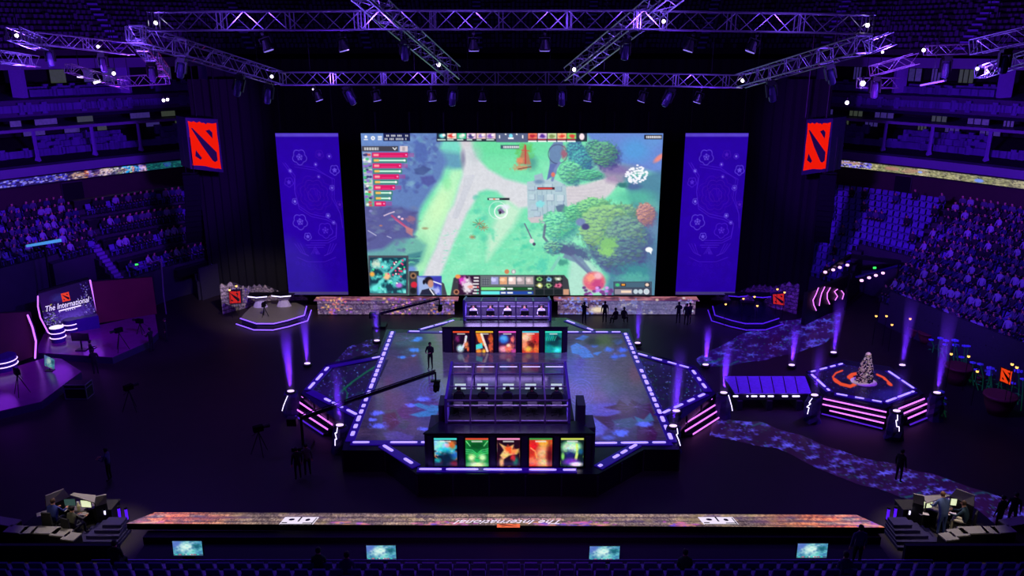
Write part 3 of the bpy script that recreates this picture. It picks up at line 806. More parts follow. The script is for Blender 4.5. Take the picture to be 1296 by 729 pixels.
def console(xs, ytop, ybot, Y, ex, label, dep, pal, bars, names, group, ztop):
    """black console with five lit posters in its front face"""
    zb = D(648, ybot, Y).z; root = empty('poster_console', (0, Y, ZS), label, 'console')
    l, r_ = D(ex[0], ybot, Y).x, D(ex[1], ybot, Y).x
    body = MB(); body.slab([(l, Y + .1), (l + .7, Y + dep), (r_ - .7, Y + dep), (r_, Y + .1)], ZS, ztop)
    body.slab([(l + .15, Y), (r_ - .15, Y), (r_ - .15, Y + .1), (l + .15, Y + .1)], ZS, ztop - .12); body.build('body', STSIDE, root)
    top = MB(); top.slab([(l - .05, Y + .02), (l + .65, Y + dep), (r_ - .65, Y + dep), (r_ + .05, Y + .02)], ztop, ztop + .06); top.build('top_panel', STG, root)
    for i, (a, b) in enumerate(xs):
        x0, x1 = D(a, ytop, Y).x, D(b, ytop, Y).x; z1 = D(648, ytop, Y).z
        f = MB()
        for (cx, cz, w, h) in (((x0 + x1) / 2, z1 + .04, x1 - x0 + .14, .06), ((x0 + x1) / 2, zb - .04, x1 - x0 + .14, .06), (x0 - .04, (z1 + zb) / 2, .06, z1 - zb), (x1 + .04, (z1 + zb) / 2, .06, z1 - zb)):
            f.box((cx, Y - .02, cz), (w, .06, h))
        fo = f.build('poster_frame', BMETAL, root)
        c = abstract(100 + i, pal[i], bars[i]); ARTS['f' if Y < 40 else 'r'][i](c); c.grain(.4, .2, i, mono=False); c.rect(0, 0, 30, 3.0, bars[i])
        c.rect(8, 4.2, 22, 6.4, (240, 240, 235), al=.75)
        o = art_surface('poster', bilinear((x0, Y - .012, z1), (x1, Y - .012, z1), (x1, Y - .012, zb), (x0, Y - .012, zb)), 36, 50, c, EMP, root, uv=(0, 0, 30, 42))
        o['label'] = names[i]
    return root


console([(549, 578), (589, 618), (629, 658), (670, 699), (710, 739)], 554, 590, 33.9, (538, 751), 'wide black console with five bright portrait posters at the stage front', 1.3, frontp, fbars,
        ['cyan and silver abstract poster', 'bright green abstract poster', 'red and orange abstract poster', 'scarlet abstract poster', 'pale green and purple abstract poster'], None, 2.95)
console([(573, 594), (602, 624), (631, 653), (661, 682), (690, 711)], 419, 447, 48.7, (560, 718), 'black console with five glowing posters behind the front glass booth', 1.2, rearp, rbars,
        ['dark poster with white shape', 'orange and teal poster', 'pink and blue poster', 'red and cream poster', 'teal poster'], None, 2.95)

GLASS = glass_mat('booth_glass', (225, 222, 240), 0.12)
FRAME = mat('booth_frame', (120, 104, 150), 0.4, .1)
BSIDE = mat('booth_side_panel', (90, 70, 170), 0.45)
DESK = mat('booth_desk', (60, 56, 78), 0.4)
INTER = mat('booth_lining', (110, 104, 130), 0.7)


def booth(label, x0, x1, yf, yb, z0, zf, zb, bays, front_open, tagname, x0b=None, x1b=None):
    """glass player booth: front wall at yf up to zf, roof rising (or falling) to zb at the back wall yb"""
    x0b = x0 if x0b is None else x0b; x1b = x1 if x1b is None else x1b
    root = empty('player_booth', ((x0 + x1) / 2, yf, z0), label, 'booth')
    fl = MB(); fl.slab([(x0, yf), (x1, yf), (x1b, yb), (x0b, yb)], z0, z0 + .1); fl.build('booth_floor', DARK, root)
    for i in range(bays + 1):
        u = i / bays; a, b = x0 + (x1 - x0) * u, x0b + (x1b - x0b) * u; w = .055
        p = MB(); p.tube((a, yf, z0), (a, yf, zf), w, n=4); p.tube((b, yb, z0), (b, yb, zb), w, n=4); p.tube((a, yf, zf), (b, yb, zb), w, n=4); p.build('frame_post', FRAME, root)
    r_ = MB()
    for k, (y, z) in enumerate(((yf, z0 + .1), (yf, zf), (yf, zf - .28 if front_open else (z0 + zf) / 2), (yb, z0 + .1), (yb, zb))):
        r_.tube((x0 if k < 3 else x0b, y, z), (x1 if k < 3 else x1b, y, z), .05, n=4)
    for f in (.36, .7): r_.tube((x0 + (x0b - x0) * f, yf + (yb - yf) * f, zf + (zb - zf) * f), (x1 + (x1b - x1) * f, yf + (yb - yf) * f, zf + (zb - zf) * f), .045, n=4)
    r_.build('frame_rail', FRAME, root)
    for i in range(bays):
        u, v = (i + .03) / bays, (i + .97) / bays
        a0, a1, b0, b1 = x0 + (x1 - x0) * u, x0 + (x1 - x0) * v, x0b + (x1b - x0b) * u, x0b + (x1b - x0b) * v
        g_ = MB(); g_.poly([(a0, yf, z0 + .1), (a1, yf, z0 + .1), (a1, yf, zf), (a0, yf, zf)]); g_.build('front_pane', GLASS, root)
        g_ = MB(); g_.poly([(a0, yf, zf), (a1, yf, zf), (b1, yb, zb), (b0, yb, zb)]); g_.build('roof_pane', GLASS, root)
    for s_, a, b in ((-1, x0, x0b), (1, x1, x1b)):
        m_ = MB(); m_.quadslab((a + s_ * .02, yf - .05, z0), (b + s_ * .02, yb, z0), (b + s_ * .02, yb, zb + .12), (a + s_ * .02, yf - .05, zf + .12), .12 * s_); m_.build('side_panel', BSIDE, root)
    return root


ZB = 3.0
def booth_lights(root, x0, x1, y, z, n, pw, y2=None, dep=.3):
    for i in range(n):
        xa_, xb_ = x0 + (x1 - x0) * (i + .12) / n, x0 + (x1 - x0) * (i + .88) / n
        m_ = MB(); m_.box(((xa_ + xb_) / 2, y, z), (xb_ - xa_, .05, .03)); m_.build('ceiling_light', mat('booth_lamp', (230, 220, 255), .3, emit=(214, 200, 255), power=1.5, sample=True), root)
    l = bpy.data.lights.new('booth_light', 'AREA'); l.shape = 'RECTANGLE'; l.size = x1 - x0 - .3; l.size_y = dep; l.energy = pw; l.color = (.6, .42, 1.0)
    o = bpy.data.objects.new('booth_light', l); COL.objects.link(o); o.location = ((x0 + x1) / 2, y2 or y, z - .08)


bx0, bx1 = D(564, 535, 35).x, D(721, 535, 35).x
bt0, bt1 = D(571, 460, 37.9).x, D(716, 460, 37.9).x
zf_, zb_ = D(648, 507, 35).z, D(648, 460, 37.9).z
FB = booth('front glass player booth with sloping glass roof and five white monitors inside', bx0, bx1, 35.0, 37.9, ZB, zf_, zb_, 5, True, 'front', bt0, bt1)
booth_lights(FB, bt0, bt1, 37.75, zb_ - .12, 5, 6, 36.3)
l = bpy.data.lights.new('booth_light', 'AREA'); l.shape = 'RECTANGLE'; l.size = 5.6; l.size_y = .25; l.energy = 90; l.color = (.6, .42, 1.0)  # second area light added to lift the dark front half
o = bpy.data.objects.new('booth_light', l); COL.objects.link(o); o.location = (0, 35.25, 4.0)
rx0, rx1 = D(587, 410, 50).x, D(697, 410, 50).x
RB = booth('rear glass player booth below the big screen with five players facing forward', rx0, rx1, 50.0, 52.6, 2.12, D(648, 381.5, 50).z, D(648, 377, 52.6).z, 5, False, 'rear')
ZR = 2.12
m_ = MB(); m_.box(((rx0 + rx1) / 2, 49.97, 2.4), (rx1 - rx0, .08, .56)); m_.build('kick_panel', STSIDE, RB)
m_ = MB(); m_.box(((rx0 + rx1) / 2, 52.5, 2.9), (rx1 - rx0, .06, 1.4)); m_.build('back_lining', INTER, RB)
for zz in (3.2, 3.52): m_ = MB(); m_.box(((rx0 + rx1) / 2, 52.35, zz), (rx1 - rx0 - .2, .2, .05)); m_.build('shelf', mat('pale_shelf', (190, 180, 210), .5), RB)
booth_lights(RB, rx0, rx1, 51.2, D(648, 380.5, 50).z - .45, 5, 230, 50.9, 1.2)  # bars and area light added here; no lamp shows in this booth
m_ = MB(); m_.box(((rx0 + rx1) / 2, 51.55, ZS + (ZR - ZS) / 2 + .01), (rx1 - rx0 + .9, 3.0, ZR - ZS - .02))
tag(m_.build('booth_plinth', STSIDE), 'dark plinth carrying the rear glass player booth', 'plinth')
m_ = MB(); m_.box((0, 36.62, ZS + (ZB - ZS) / 2 + .005), (6.1, 2.5, ZB - ZS - .03))
tag(m_.build('booth_plinth', STSIDE), 'dark plinth carrying the front glass player booth', 'plinth')
m_ = MB(); m_.box((3.42, 36.3, 2.4), (.4, 1.2, 2.4)); m_.box((3.87, 36.0, 1.9), (.46, 1.4, 1.4))
tag(m_.build('stage_steps', STSIDE), 'stepped dark blocks against the right side of the front booth', 'steps')
m_ = MB(); m_.box((-3.42, 36.3, 2.4), (.4, 1.2, 2.4)); m_.box((-3.87, 36.0, 1.9), (.46, 1.4, 1.4))
tag(m_.build('stage_steps', STSIDE), 'stepped dark blocks against the left side of the front booth', 'steps')
m_ = MB(); m_.quadslab(G(722, 546, ZS + 1.2), G(749, 546, ZS + 1.2), G(745, 534, ZS + 1.4), G(722, 534, ZS + 1.4), .1)
tag(m_.build('ramp_panel', BSIDE), 'small violet lit ramp panel at the right end of the front console', 'ramp')
# ================================================================== MAIN SCREEN
YS = 61.0
def screen_canvas():
    c = Canvas(450, 160, 846, 380, 2.5, (112, 222, 172))
    n = fbm(c.X * .03, c.Y * .04, 1); c.mix(np.clip((n - .45) * 3, 0, 1) * .55, (160, 240, 196))
    n = fbm(c.X * .06, c.Y * .2, 2); c.mix(np.clip((n - .5) * 3, 0, 1) * .35, (74, 208, 164))
    c.blob(640, 186, 55, 16, (92, 216, 150), 1.1, al=.9); c.blob(640, 210, 40, 10, (110, 224, 160), 1.1, al=.7)
    c.poly([(552, 168), (590, 168), (584, 184), (581, 194), (560, 192)], (110, 214, 196), 6, .9)
    c.poly([(552, 190), (583, 194), (586, 214), (574, 214), (556, 210)], (82, 140, 178), 8, .9)
    c.poly([(586, 214), (584, 226), (578, 244), (572, 262), (562, 286), (550, 316), (538, 342), (512, 352), (512, 325), (526, 296), (536, 272), (550, 250), (564, 230), (572, 216)], (178, 240, 186), 7, .95)
    c.blob(556, 262, 10, 26, (206, 246, 186), 1.2, 24, al=.7); c.blob(530, 318, 12, 18, (120, 210, 160), 1.2, al=.8); c.blob(566, 232, 5, 8, (120, 226, 150), 1, al=.6)
    # shaded woods on the left
    c.poly([(450, 160), (556, 160), (560, 176), (556, 188), (566, 204), (558, 226), (546, 242), (534, 260), (528, 274), (524, 296), (510, 312), (505, 330), (450, 335)], (84, 116, 178), 7)
    c.poly([(450, 160), (530, 160), (528, 180), (450, 186)], (96, 134, 200), 8, .8)
    c.poly([(450, 258), (505, 262), (528, 268), (528, 290), (516, 302), (500, 312), (450, 322)], (76, 76, 140), 6, .9)
    c.poly([(450, 320), (484, 316), (500, 304), (526, 300), (540, 310), (534, 330), (518, 345), (515, 380), (450, 380)], (92, 166, 158), 6, .85)
    c.poly([(516, 322), (534, 318), (530, 332), (520, 340), (514, 345)], (50, 120, 130), 3, .9); c.blob(521, 341, 6, 4, (100, 140, 210), 1)
    for k in range(8): c.line([(517, 334 - k), (522 + k * 1.6, 328 - k * .6 + (k % 3) * 3)], 1.0, random.choice([(90, 190, 150), (36, 90, 110)]), .6, .9)
    for i in range(120):
        x, y = random.uniform(505, 556), random.uniform(165, 250)
        if x + (y - 165) * .35 < 566: c.blob(x, y, random.uniform(1.5, 5), random.uniform(1.2, 3), random.choice([(66, 88, 168), (110, 150, 200), (92, 150, 180), (60, 74, 150), (120, 170, 196), (60, 70, 140)]), .8, random.uniform(-40, 40), al=.5, rag=.5, seed=i)
    c.poly([(528, 178), (540, 186), (542, 200), (536, 208), (528, 200), (524, 190)], (66, 90, 166), 3, .8); c.poly([(524, 214), (536, 210), (546, 214), (536, 222), (526, 220)], (52, 70, 130), 2, .8); c.poly([(532, 224), (548, 222), (552, 230), (542, 236), (534, 232)], (66, 72, 150), 3, .9)
    for i in range(60): c.blob(random.uniform(462, 525), random.uniform(262, 318), random.uniform(1.5, 6), random.uniform(1, 2.4), random.choice([(60, 60, 120), (96, 96, 160), (100, 110, 150), (70, 64, 130), (110, 140, 160)]), .9, random.uniform(-30, 20), al=.5, rag=.5, seed=i)
    c.line([(496, 273), (510, 284), (520, 292)], 2.4, (196, 56, 104), 1.4, .85); c.line([(500, 278), (514, 288)], 1.2, (220, 100, 130), 1, .7); c.blob(521, 278, 7, 4, (150, 96, 120), .8, al=.8, rag=.9); c.poly([(513, 286), (523, 290), (522, 299), (514, 294)], (196, 124, 122), 2, .8); c.blob(538, 289, 4, 1.6, (150, 130, 90), .8, al=.7)
    c.line([(486, 273), (493, 270), (499, 268)], 1.2, (236, 206, 226), .8); c.line([(466, 292), (476, 298)], 1.0, (220, 220, 240), 1, .8); c.line([(490, 299), (495, 301)], 1.0, (200, 200, 230), 1, .8)
    c.blob(505, 274.5, 1.8, 1.4, (230, 200, 230)); c.blob(509, 277, 1.8, 1.4, (240, 180, 200)); c.blob(469, 267, 2, 1.5, (130, 130, 200), 1); c.blob(482, 285.6, 2, 1, (170, 110, 100), .8)
    # pale lanes
    LANE = (212, 214, 220)
    c.poly([(586, 172), (597, 184), (602, 198), (618, 214), (639, 226), (662, 232), (672, 234), (672, 262), (656, 264), (640, 252), (629, 242), (616, 240), (606, 243), (600, 256), (591, 270), (583, 288), (574, 308), (566, 328), (557, 350), (534, 352), (542, 333), (551, 314), (559, 291), (567, 269), (574, 259), (580, 238), (585, 222), (586, 206), (583, 194)], LANE, 5)
    c.blob(590, 178, 8, 9, (206, 200, 206), 1.1); c.blob(586, 201, 3, 10, (120, 118, 150), 1.2, al=.85); c.blob(600, 196, 8, 10, (180, 190, 196), 1.4, al=.5)
    for k in range(9): c.line([(588 - k * .4 + k * 2, 222), (586 - k + k * 2, 240), (572 - k * 1.5 + k * 2.4, 276)], .8, (170, 176, 196), 1.0, .35)
    c.poly([(712, 236), (740, 233), (762, 226), (778, 222), (784, 232), (772, 246), (752, 262), (735, 260), (718, 264), (706, 262)], (208, 202, 208), 4)
    for k in range(5): c.line([(712, 240 + k * 4), (740, 240 + k * 4), (766, 236 + k * 4)], .8, (180, 172, 190), 1, .4)
    c.poly([(756, 206), (782, 206), (800, 218), (788, 234), (768, 230)], (150, 122, 164), 7, .85)
    c.poly([(722, 330), (742, 326), (760, 342), (768, 372), (715, 376)], (176, 224, 206), 7, .9)
    c.poly([(640, 252), (660, 266), (650, 286), (630, 312), (616, 330), (618, 300), (626, 280)], (216, 238, 212), 9, .75)
    for k in range(22): c.blob(random.uniform(600, 626), random.uniform(243, 308), random.uniform(2, 5), random.uniform(2, 5), random.choice([(66, 206, 160), (90, 220, 170), (60, 190, 160)]), 1.2, al=.6, rag=.6, seed=k)
    for k in range(200): c.blob(random.uniform(560, 700), random.uniform(290, 345), random.uniform(1, 3), random.uniform(.5, 1), random.choice([(90, 214, 170), (160, 246, 206), (140, 236, 180)]), 1, random.uniform(-20, 10), al=.4)
    for k in range(40): c.blob(random.uniform(650, 684), random.uniform(280, 345), random.uniform(1.5, 4), random.uniform(1.5, 3), random.choice([(60, 200, 160), (80, 190, 160), (110, 230, 180)]), 1, al=.6, rag=.6, seed=k)
    # top right water and far woods
    c.poly([(735, 160), (846, 160), (846, 226), (812, 214), (785, 208), (770, 195), (752, 185)], (92, 128, 206), 8)
    c.blob(804, 190, 18, 14, (70, 150, 216), 1, al=.8); c.blob(826, 178, 10, 9, (88, 140, 210), 1); c.blob(786, 214, 26, 6, (110, 90, 160), 1, al=.7); c.blob(834, 200, 8, 3, (230, 130, 120), .8, -40)
    c.poly([(790, 225), (846, 215), (846, 300), (826, 280), (800, 262)], (62, 116, 150), 8, .9); c.blob(806, 250, 22, 9, (74, 180, 150), 1, al=.8); c.blob(824, 262, 12, 8, (110, 200, 170), 1, al=.5)
    c.poly([(778, 296), (846, 262), (846, 380), (762, 380), (770, 350), (752, 326), (764, 306)], (66, 120, 152), 8, .95)
    c.poly([(740, 296), (772, 300), (800, 330), (790, 352), (764, 340), (746, 318)], (82, 84, 138), 6, .9); c.blob(812, 306, 12, 10, (70, 96, 140), 1, al=.8, rag=.6); c.blob(826, 290, 8, 12, (100, 130, 170), 1, al=.7, rag=.5)
    # stone tower
    for p, col in (([(667, 230), (700, 226), (716, 234), (718, 262), (704, 276), (690, 284), (668, 278)], (168, 196, 206)), ([(676, 222), (686, 219), (690, 232), (678, 238)], (150, 178, 196)),
                   ([(695, 188), (701, 180), (712, 178), (714, 192), (706, 208), (696, 212)], (96, 128, 170)), ([(696, 208), (706, 206), (704, 220), (692, 228)], (84, 104, 168)),
                   ([(703, 261), (714, 258), (718, 268), (706, 270)], (84, 110, 140)), ([(668, 276), (690, 272), (692, 282), (672, 282)], (200, 190, 196))): c.poly(p, col, 1.2)
    c.ring(706, 195, 12, 1.2, (50, 50, 90), al=.6)
    for x in (680, 686, 692, 698): c.line([(x, 242), (x + 1, 272)], .8, (120, 150, 170), .5, .7)
    for x, y, w, h in ((669, 236, 8, 5), (678, 234, 9, 6), (690, 233, 9, 5), (703, 236, 8, 6), (670, 246, 7, 7), (680, 247, 8, 8), (692, 246, 9, 8), (705, 247, 9, 8), (672, 258, 8, 8), (694, 260, 8, 8), (706, 254, 7, 5), (676, 268, 8, 6), (687, 270, 9, 6)):
        c.rect(x, y, x + w, y + h, random.choice([(186, 210, 220), (150, 182, 200), (172, 196, 212), (196, 214, 222)]), al=.85); c.line([(x, y + h), (x + w, y + h), (x + w, y)], .7, (110, 130, 165), .5, .8)
    c.blob(682, 230, 6, 2.4, (110, 140, 175), .8); c.line([(699, 228), (703, 214), (708, 206)], 3.4, (110, 130, 180), 1.2)
    c.blob(684, 258, 6, 4, (130, 220, 225), .6, rag=.6); c.rect(680, 237, 702, 240, (60, 20, 30)); c.rect(681, 237.6, 699, 239.4, (225, 60, 50))
    c.blob(700, 221, 2.5, 3, (220, 110, 90)); c.blob(714, 194, 4, 7, (150, 90, 110), .8, rag=.7)
    # trees
    def tree(x, y, rx, ry, base, lite, dark, n, seed):
        rr = random.Random(seed); c.blob(x + rx * .25, y + ry * .35, rx * 1.02, ry * .95, dark, .5, rag=.35, seed=seed, al=.8)
        c.blob(x, y, rx, ry, base, .3, rag=.4, seed=seed)
        for i in range(n * 5):
            a, q = rr.uniform(0, 6.28), rr.uniform(0, 1) ** .5
            px, py = x + math.cos(a) * q * rx * .97, y + math.sin(a) * q * ry * .97
            lt = (px - x) / rx + (py - y) / ry + rr.uniform(-.6, .6); c.blob(px + .5, py + .9, rx * .07 + .9, ry * .05 + .6, dark, .7, al=.55)
            c.blob(px, py, rx * .07 + .8, ry * .05 + .5, tuple(v * (1.12 if lt < -.2 else 1.0 if lt < .5 else .82) for v in lite) if lt < .9 else base, .7, al=.8)
    tree(728, 190, 10, 14, (50, 120, 140), (66, 160, 160), (44, 60, 130), 24, 21); tree(736, 204, 12, 15, (50, 130, 150), (70, 170, 160), (44, 60, 130), 30, 1); tree(752, 186, 11, 9, (56, 130, 120), (84, 170, 130), (50, 50, 120), 18, 22)
    tree(764, 194, 17, 15, (60, 130, 110), (90, 170, 120), (50, 50, 120), 34, 2)
    tree(722, 218, 14, 13, (76, 180, 130), (110, 210, 150), (50, 100, 130), 30, 3); tree(745, 221, 16, 6, (70, 170, 130), (90, 200, 140), (50, 100, 120), 14, 4)
    tree(706, 284, 20, 16, (80, 190, 140), (120, 220, 160), (50, 130, 140), 40, 5); tree(732, 268, 18, 10, (80, 180, 130), (110, 210, 140), (40, 110, 110), 20, 15)
    tree(790, 276, 20, 18, (86, 140, 116), (120, 176, 120), (60, 80, 128), 40, 23); tree(752, 262, 20, 12, (90, 176, 120), (130, 206, 130), (56, 120, 120), 30, 24); tree(766, 287, 32, 28, (92, 160, 112), (138, 196, 118), (60, 92, 130), 110, 6); tree(792, 300, 26, 26, (80, 128, 128), (110, 160, 130), (62, 74, 130), 60, 7)
    tree(783, 320, 30, 20, (66, 96, 130), (84, 130, 130), (62, 64, 124), 40, 17)
    tree(817, 270, 11, 13, (170, 118, 112), (196, 140, 124), (110, 80, 120), 26, 8); c.blob(770, 308, 12, 8, (120, 190, 110), .7, rag=.7); c.blob(768, 318, 10, 7, (130, 200, 112), .7, rag=.7)
    c.blob(735, 281, 6, 5, (110, 130, 180), .5); c.blob(741, 287, 5, 4, (60, 60, 120), .5)
    for i in range(90):
        a, q = random.uniform(0, 6.28), random.uniform(0, 1) ** .5; c.blob(806 + math.cos(a) * q * 14, 221 + math.sin(a) * q * 12, 1.6, 1.1, (246, 246, 255), .6)
    c.blob(802, 236, 10, 4, (60, 80, 140), .8, al=.7); c.blob(788, 234, 7, 3, (40, 110, 110), .8, rag=.6)
    c.blob(730, 318, 20, 7, (70, 90, 130), 1, 20, rag=.7); c.line([(690, 285), (688, 300), (700, 315), (722, 322), (745, 345)], 3, (84, 84, 120), 1.2, .8); c.line([(745, 345), (760, 355)], 3, (90, 90, 130)); c.poly([(716, 318), (736, 326), (750, 344), (744, 346), (728, 332), (712, 326)], (100, 120, 160), 2, .8); c.poly([(700, 306), (716, 310), (730, 320), (722, 324), (704, 316)], (74, 84, 130), 2, .9); c.blob(712, 332, 7, 4, (60, 150, 130), .8, rag=.6)
    tree(700, 312, 11, 8, (70, 150, 150), (120, 200, 150), (60, 80, 120), 14, 9); c.line([(698, 342), (708, 326)], 4, (120, 200, 180)); c.blob(686, 336, 7, 9, (70, 200, 170), .8, rag=.8, al=.8)
    c.line([(664, 283), (672, 300), (675, 308)], 1.6, (96, 104, 130)); c.blob(673, 305, 3, 3, (220, 220, 220)); c.blob(676, 309, 2, 2, (60, 60, 90))
    c.blob(806, 345, 26, 10, (50, 130, 140), .9, rag=.6); c.blob(800, 352, 18, 6, (80, 180, 160), .9, rag=.6, al=.7); c.blob(830, 330, 9, 22, (70, 110, 150), .9, al=.7)
    # red shrine, plants and the centre fighters
    c.blob(672, 206, 8, 9, (56, 130, 130), 1, al=.7); c.blob(664, 192, 9, 12, (90, 196, 96), .7, rag=.8); c.poly([(664, 182), (669, 196), (672, 208), (656, 208), (659, 196)], (176, 110, 76), 2, .9); c.line([(665, 184), (665, 207)], 1.8, (186, 52, 50)); c.line([(660, 190), (670, 191)], 1, (196, 70, 56)); c.blob(658, 203, 5, 4, (220, 130, 84), .7, rag=.8); c.blob(659, 212, 11, 3.4, (190, 150, 100), .7, rag=.8); c.line([(656, 214), (672, 211)], 1.4, (130, 60, 50))
    for x, y, r_ in ((606, 283, 8), (598, 300, 4), (612, 288, 6)):
        for k in range(9):
            a = k * .7; c.line([(x, y), (x + math.cos(a) * r_, y + math.sin(a) * r_ * .7)], .9, random.choice([(150, 140, 80), (50, 120, 110), (180, 110, 90)]), .6, .9)
    c.ring(634, 268, 8, 1.3, (250, 250, 255)); c.ring(630, 266, 11, .8, (240, 250, 250), al=.7); c.blob(634, 267, 4, 3.4, (110, 90, 140), .8, rag=.8); c.blob(633, 269, 1.6, 2, (30, 20, 40)); c.blob(640, 262, 5, 3, (230, 230, 250), .8, al=.8)
    c.rect(617, 250.4, 645, 253.4, (40, 50, 60)); c.rect(619, 251, 632, 253, (230, 240, 230)); c.rect(636, 251, 644, 253, (20, 26, 30)); c.rect(624, 251, 627, 253, (230, 150, 110))
    c.blob(752, 356, 14, 12, (224, 92, 116), .3); c.blob(749, 352, 8, 6, (246, 150, 120), .8, rag=.6); c.blob(756, 360, 7, 6, (196, 60, 120), .8, rag=.6); c.blob(757, 349, 5, 4, (240, 180, 190), .8)
    for i in range(26): c.blob(random.uniform(738, 776), random.uniform(364, 374), 2.4, 1.8, random.choice([(190, 120, 230), (120, 50, 130), (220, 150, 240), (90, 50, 120)]), .7)
    c.grain(.5, .05, 11); c.a = c.a * .9 + 20
    # ---------- interface
    W_ = (245, 245, 245)
    c.rect(485, 168, 519, 178.5, (16, 20, 60), al=.9)
    c.blob(463, 173.2, 1.8, 1.8, W_, .3); c.rect(460.5, 176, 465.5, 177.2, W_); c.blob(472, 174.8, 2.6, 2.6, W_, .3); c.blob(472, 174.8, .9, .9, (80, 120, 190), .3)
    for k in range(3): c.rect(478.2, 172.2 + k * 1.9, 483.4, 173.4 + k * 1.9, W_)
    x = 487
    for row, n_ in ((171.8, 15), (176, 14)):
        for k in range(n_):
            if hashn(k, row, 3) > .25: c.rect(487 + k * 2, row - 1.2, 488.3 + k * 2, row + 1.2, W_, al=.85)
    c.rect(458, 185, 504, 191.6, (66, 66, 74)); c.rect(461, 186.6, 479, 190.2, (225, 225, 225), al=.8)
    for k in range(5): c.rect(463 + k * 3.4, 186.6, 463.8 + k * 3.4, 190.2, (66, 66, 74), al=.8)
    c.line([(497.4, 187), (499.6, 189.4), (501.8, 187)], 1.1, W_); c.rect(506, 185, 516, 192, (214, 200, 206)); c.rect(509, 186, 512.6, 191, (170, 160, 170))
    ys = [196.2 + k * 6.85 for k in range(10)]
    spec = [('r', 516), ('g', 512), ('r', 508), ('g', 506), ('r', 505), ('g', 501), ('r', 500), ('g', 494), ('g', 493), ('r', 488)]
    for k, (y, (t, x1)) in enumerate(zip(ys, spec)):
        xo = 459.2 + k * .37
        c.rect(xo, y - 3.2, xo + 10.6, y + 3.2, random.choice([(190, 200, 190), (170, 180, 210), (120, 170, 140)]))
        for j in range(5): c.blob(xo + random.uniform(1, 9), y + random.uniform(-2, 2), 2.2, 1.6, random.choice([(230, 235, 225), (60, 60, 110), (70, 190, 120), (200, 90, 80), (140, 110, 200)]), .7)
        if t == 'r':
            c.rect(xo + 11.6, y - 3.1, x1, y + 3.1, (214, 28, 96)); c.rect(x1, y - 2.6, x1 + 8, y + 2.6, (170, 60, 140), al=.5); c.blob(x1 - 2, y, 1, 1, (250, 150, 200)); c.rect(xo + 22, y + .8, x1 - 6, y + 1.6, (240, 90, 150), al=.6)
            c.rect(xo + 13.5, y - 1.4, xo + 20, y + 1.4, (250, 170, 170), al=.9)
        else:
            c.rect(xo + 11.6, y - 3.1, x1 + 3, y + 3.1, (64, 130, 118)); c.rect(xo + 20, y - .9, x1, y + .9, (205, 250, 225)); c.blob(x1, y, 1.4, 1.4, W_, .4)
            c.rect(xo + 13.5, y - 1.4, xo + 20, y + 1.4, (250, 190, 90), al=.95)
    # top bar of portraits and score
    c.rect(552.5, 168, 743, 179.2, (30, 30, 46), al=.9)
    pc = [((20, 40, 50), (130, 230, 230)), ((240, 220, 200), (220, 60, 50)), ((60, 190, 140), (200, 230, 210)), ((230, 190, 220), (60, 60, 120)), ((240, 200, 190), (140, 120, 200)), ((220, 190, 200), (130, 90, 190))]
    for k, (a, b) in enumerate(pc):
        x0 = 553.6 + k * 12.4; c.rect(x0, 168, x0 + 11.6, 175.6, a); c.blob(x0 + 6, 172, 3.6, 2.6, b, .8, rag=.7, seed=k); c.blob(x0 + 8, 171, 2, 1.6, (250, 240, 235), .8); c.rect(x0, 176.2, x0 + 11.2 * (.5 + .5 * hashn(k, 2, 1)), 177.6, (210, 240, 225))
    c.rect(628, 168, 668, 180, (86, 96, 128)); c.blob(646.5, 172, 2.4, 2.6, (120, 220, 240), .4); c.rect(643, 174, 650, 176, W_); c.rect(631.6, 171, 633, 175, W_); c.rect(660.8, 171, 662.2, 175, W_)
    c.blob(640, 170, 1, 1, W_); c.blob(654, 170, 1, 1, W_)
    pc = [((240, 120, 90), (180, 40, 60)), ((230, 200, 230), (90, 50, 150)), ((200, 220, 170), (130, 150, 90)), ((250, 190, 140), (220, 60, 50)), ((130, 220, 110), (220, 70, 60))]
    for k, (a, b) in enumerate(pc):
        x0 = 668.4 + k * 12.3; c.rect(x0, 168, x0 + 11.4, 175.6, a); c.blob(x0 + 6, 172.4, 3.6, 2.4, b, .8, rag=.7, seed=k + 9); c.rect(x0, 176, x0 + 10.6, 177.2, (200, 40, 60)); c.rect(x0, 178, x0 + 11, 179.6, (240, 240, 240))
    c.blob(736.4, 173, 3.2, 4.2, (246, 224, 230), .3)
    c.rect(633.5, 183.5, 657, 188.5, (56, 66, 90), al=.8); c.rect(637, 184.7, 657, 187.5, (240, 240, 240), al=.85)
    for k in range(7): c.rect(638.5 + k * 2.8, 184.6, 639.1 + k * 2.8, 187.6, (90, 100, 120), al=.8)
    c.rect(815.5, 170.6, 838, 176.2, (20, 20, 30)); c.rect(817.6, 171.8, 837, 175, (225, 225, 230), al=.9)
    for k in range(7): c.rect(819 + k * 2.7, 171.6, 819.6 + k * 2.7, 175.2, (60, 60, 70), al=.8)
    # minimap
    c.rect(466, 323.4, 517, 373.6, (72, 76, 86)); c.rect(468, 326, 514.6, 371.4, (20, 60, 76))
    mm = fbm(c.X * .16, c.Y * .16, 21); box = ((c.X > 468.6) & (c.X < 514) & (c.Y > 326.6) & (c.Y < 371)).astype(float)
    c.mix(box * np.clip((mm - .42) * 5, 0, 1), (60, 170, 170)); c.mix(box * np.clip((mm - .6) * 6, 0, 1), (130, 230, 220))
    c.line([(473, 366), (488, 350), (508, 330)], 3.4, (110, 226, 216), 2, .8); c.line([(474, 332), (489, 348), (512, 360)], 2.6, (90, 200, 200), 2, .7); c.blob(476, 334, 5, 5, (200, 220, 200), 1, rag=.6); c.blob(475, 365, 6, 5, (100, 230, 220), 1)
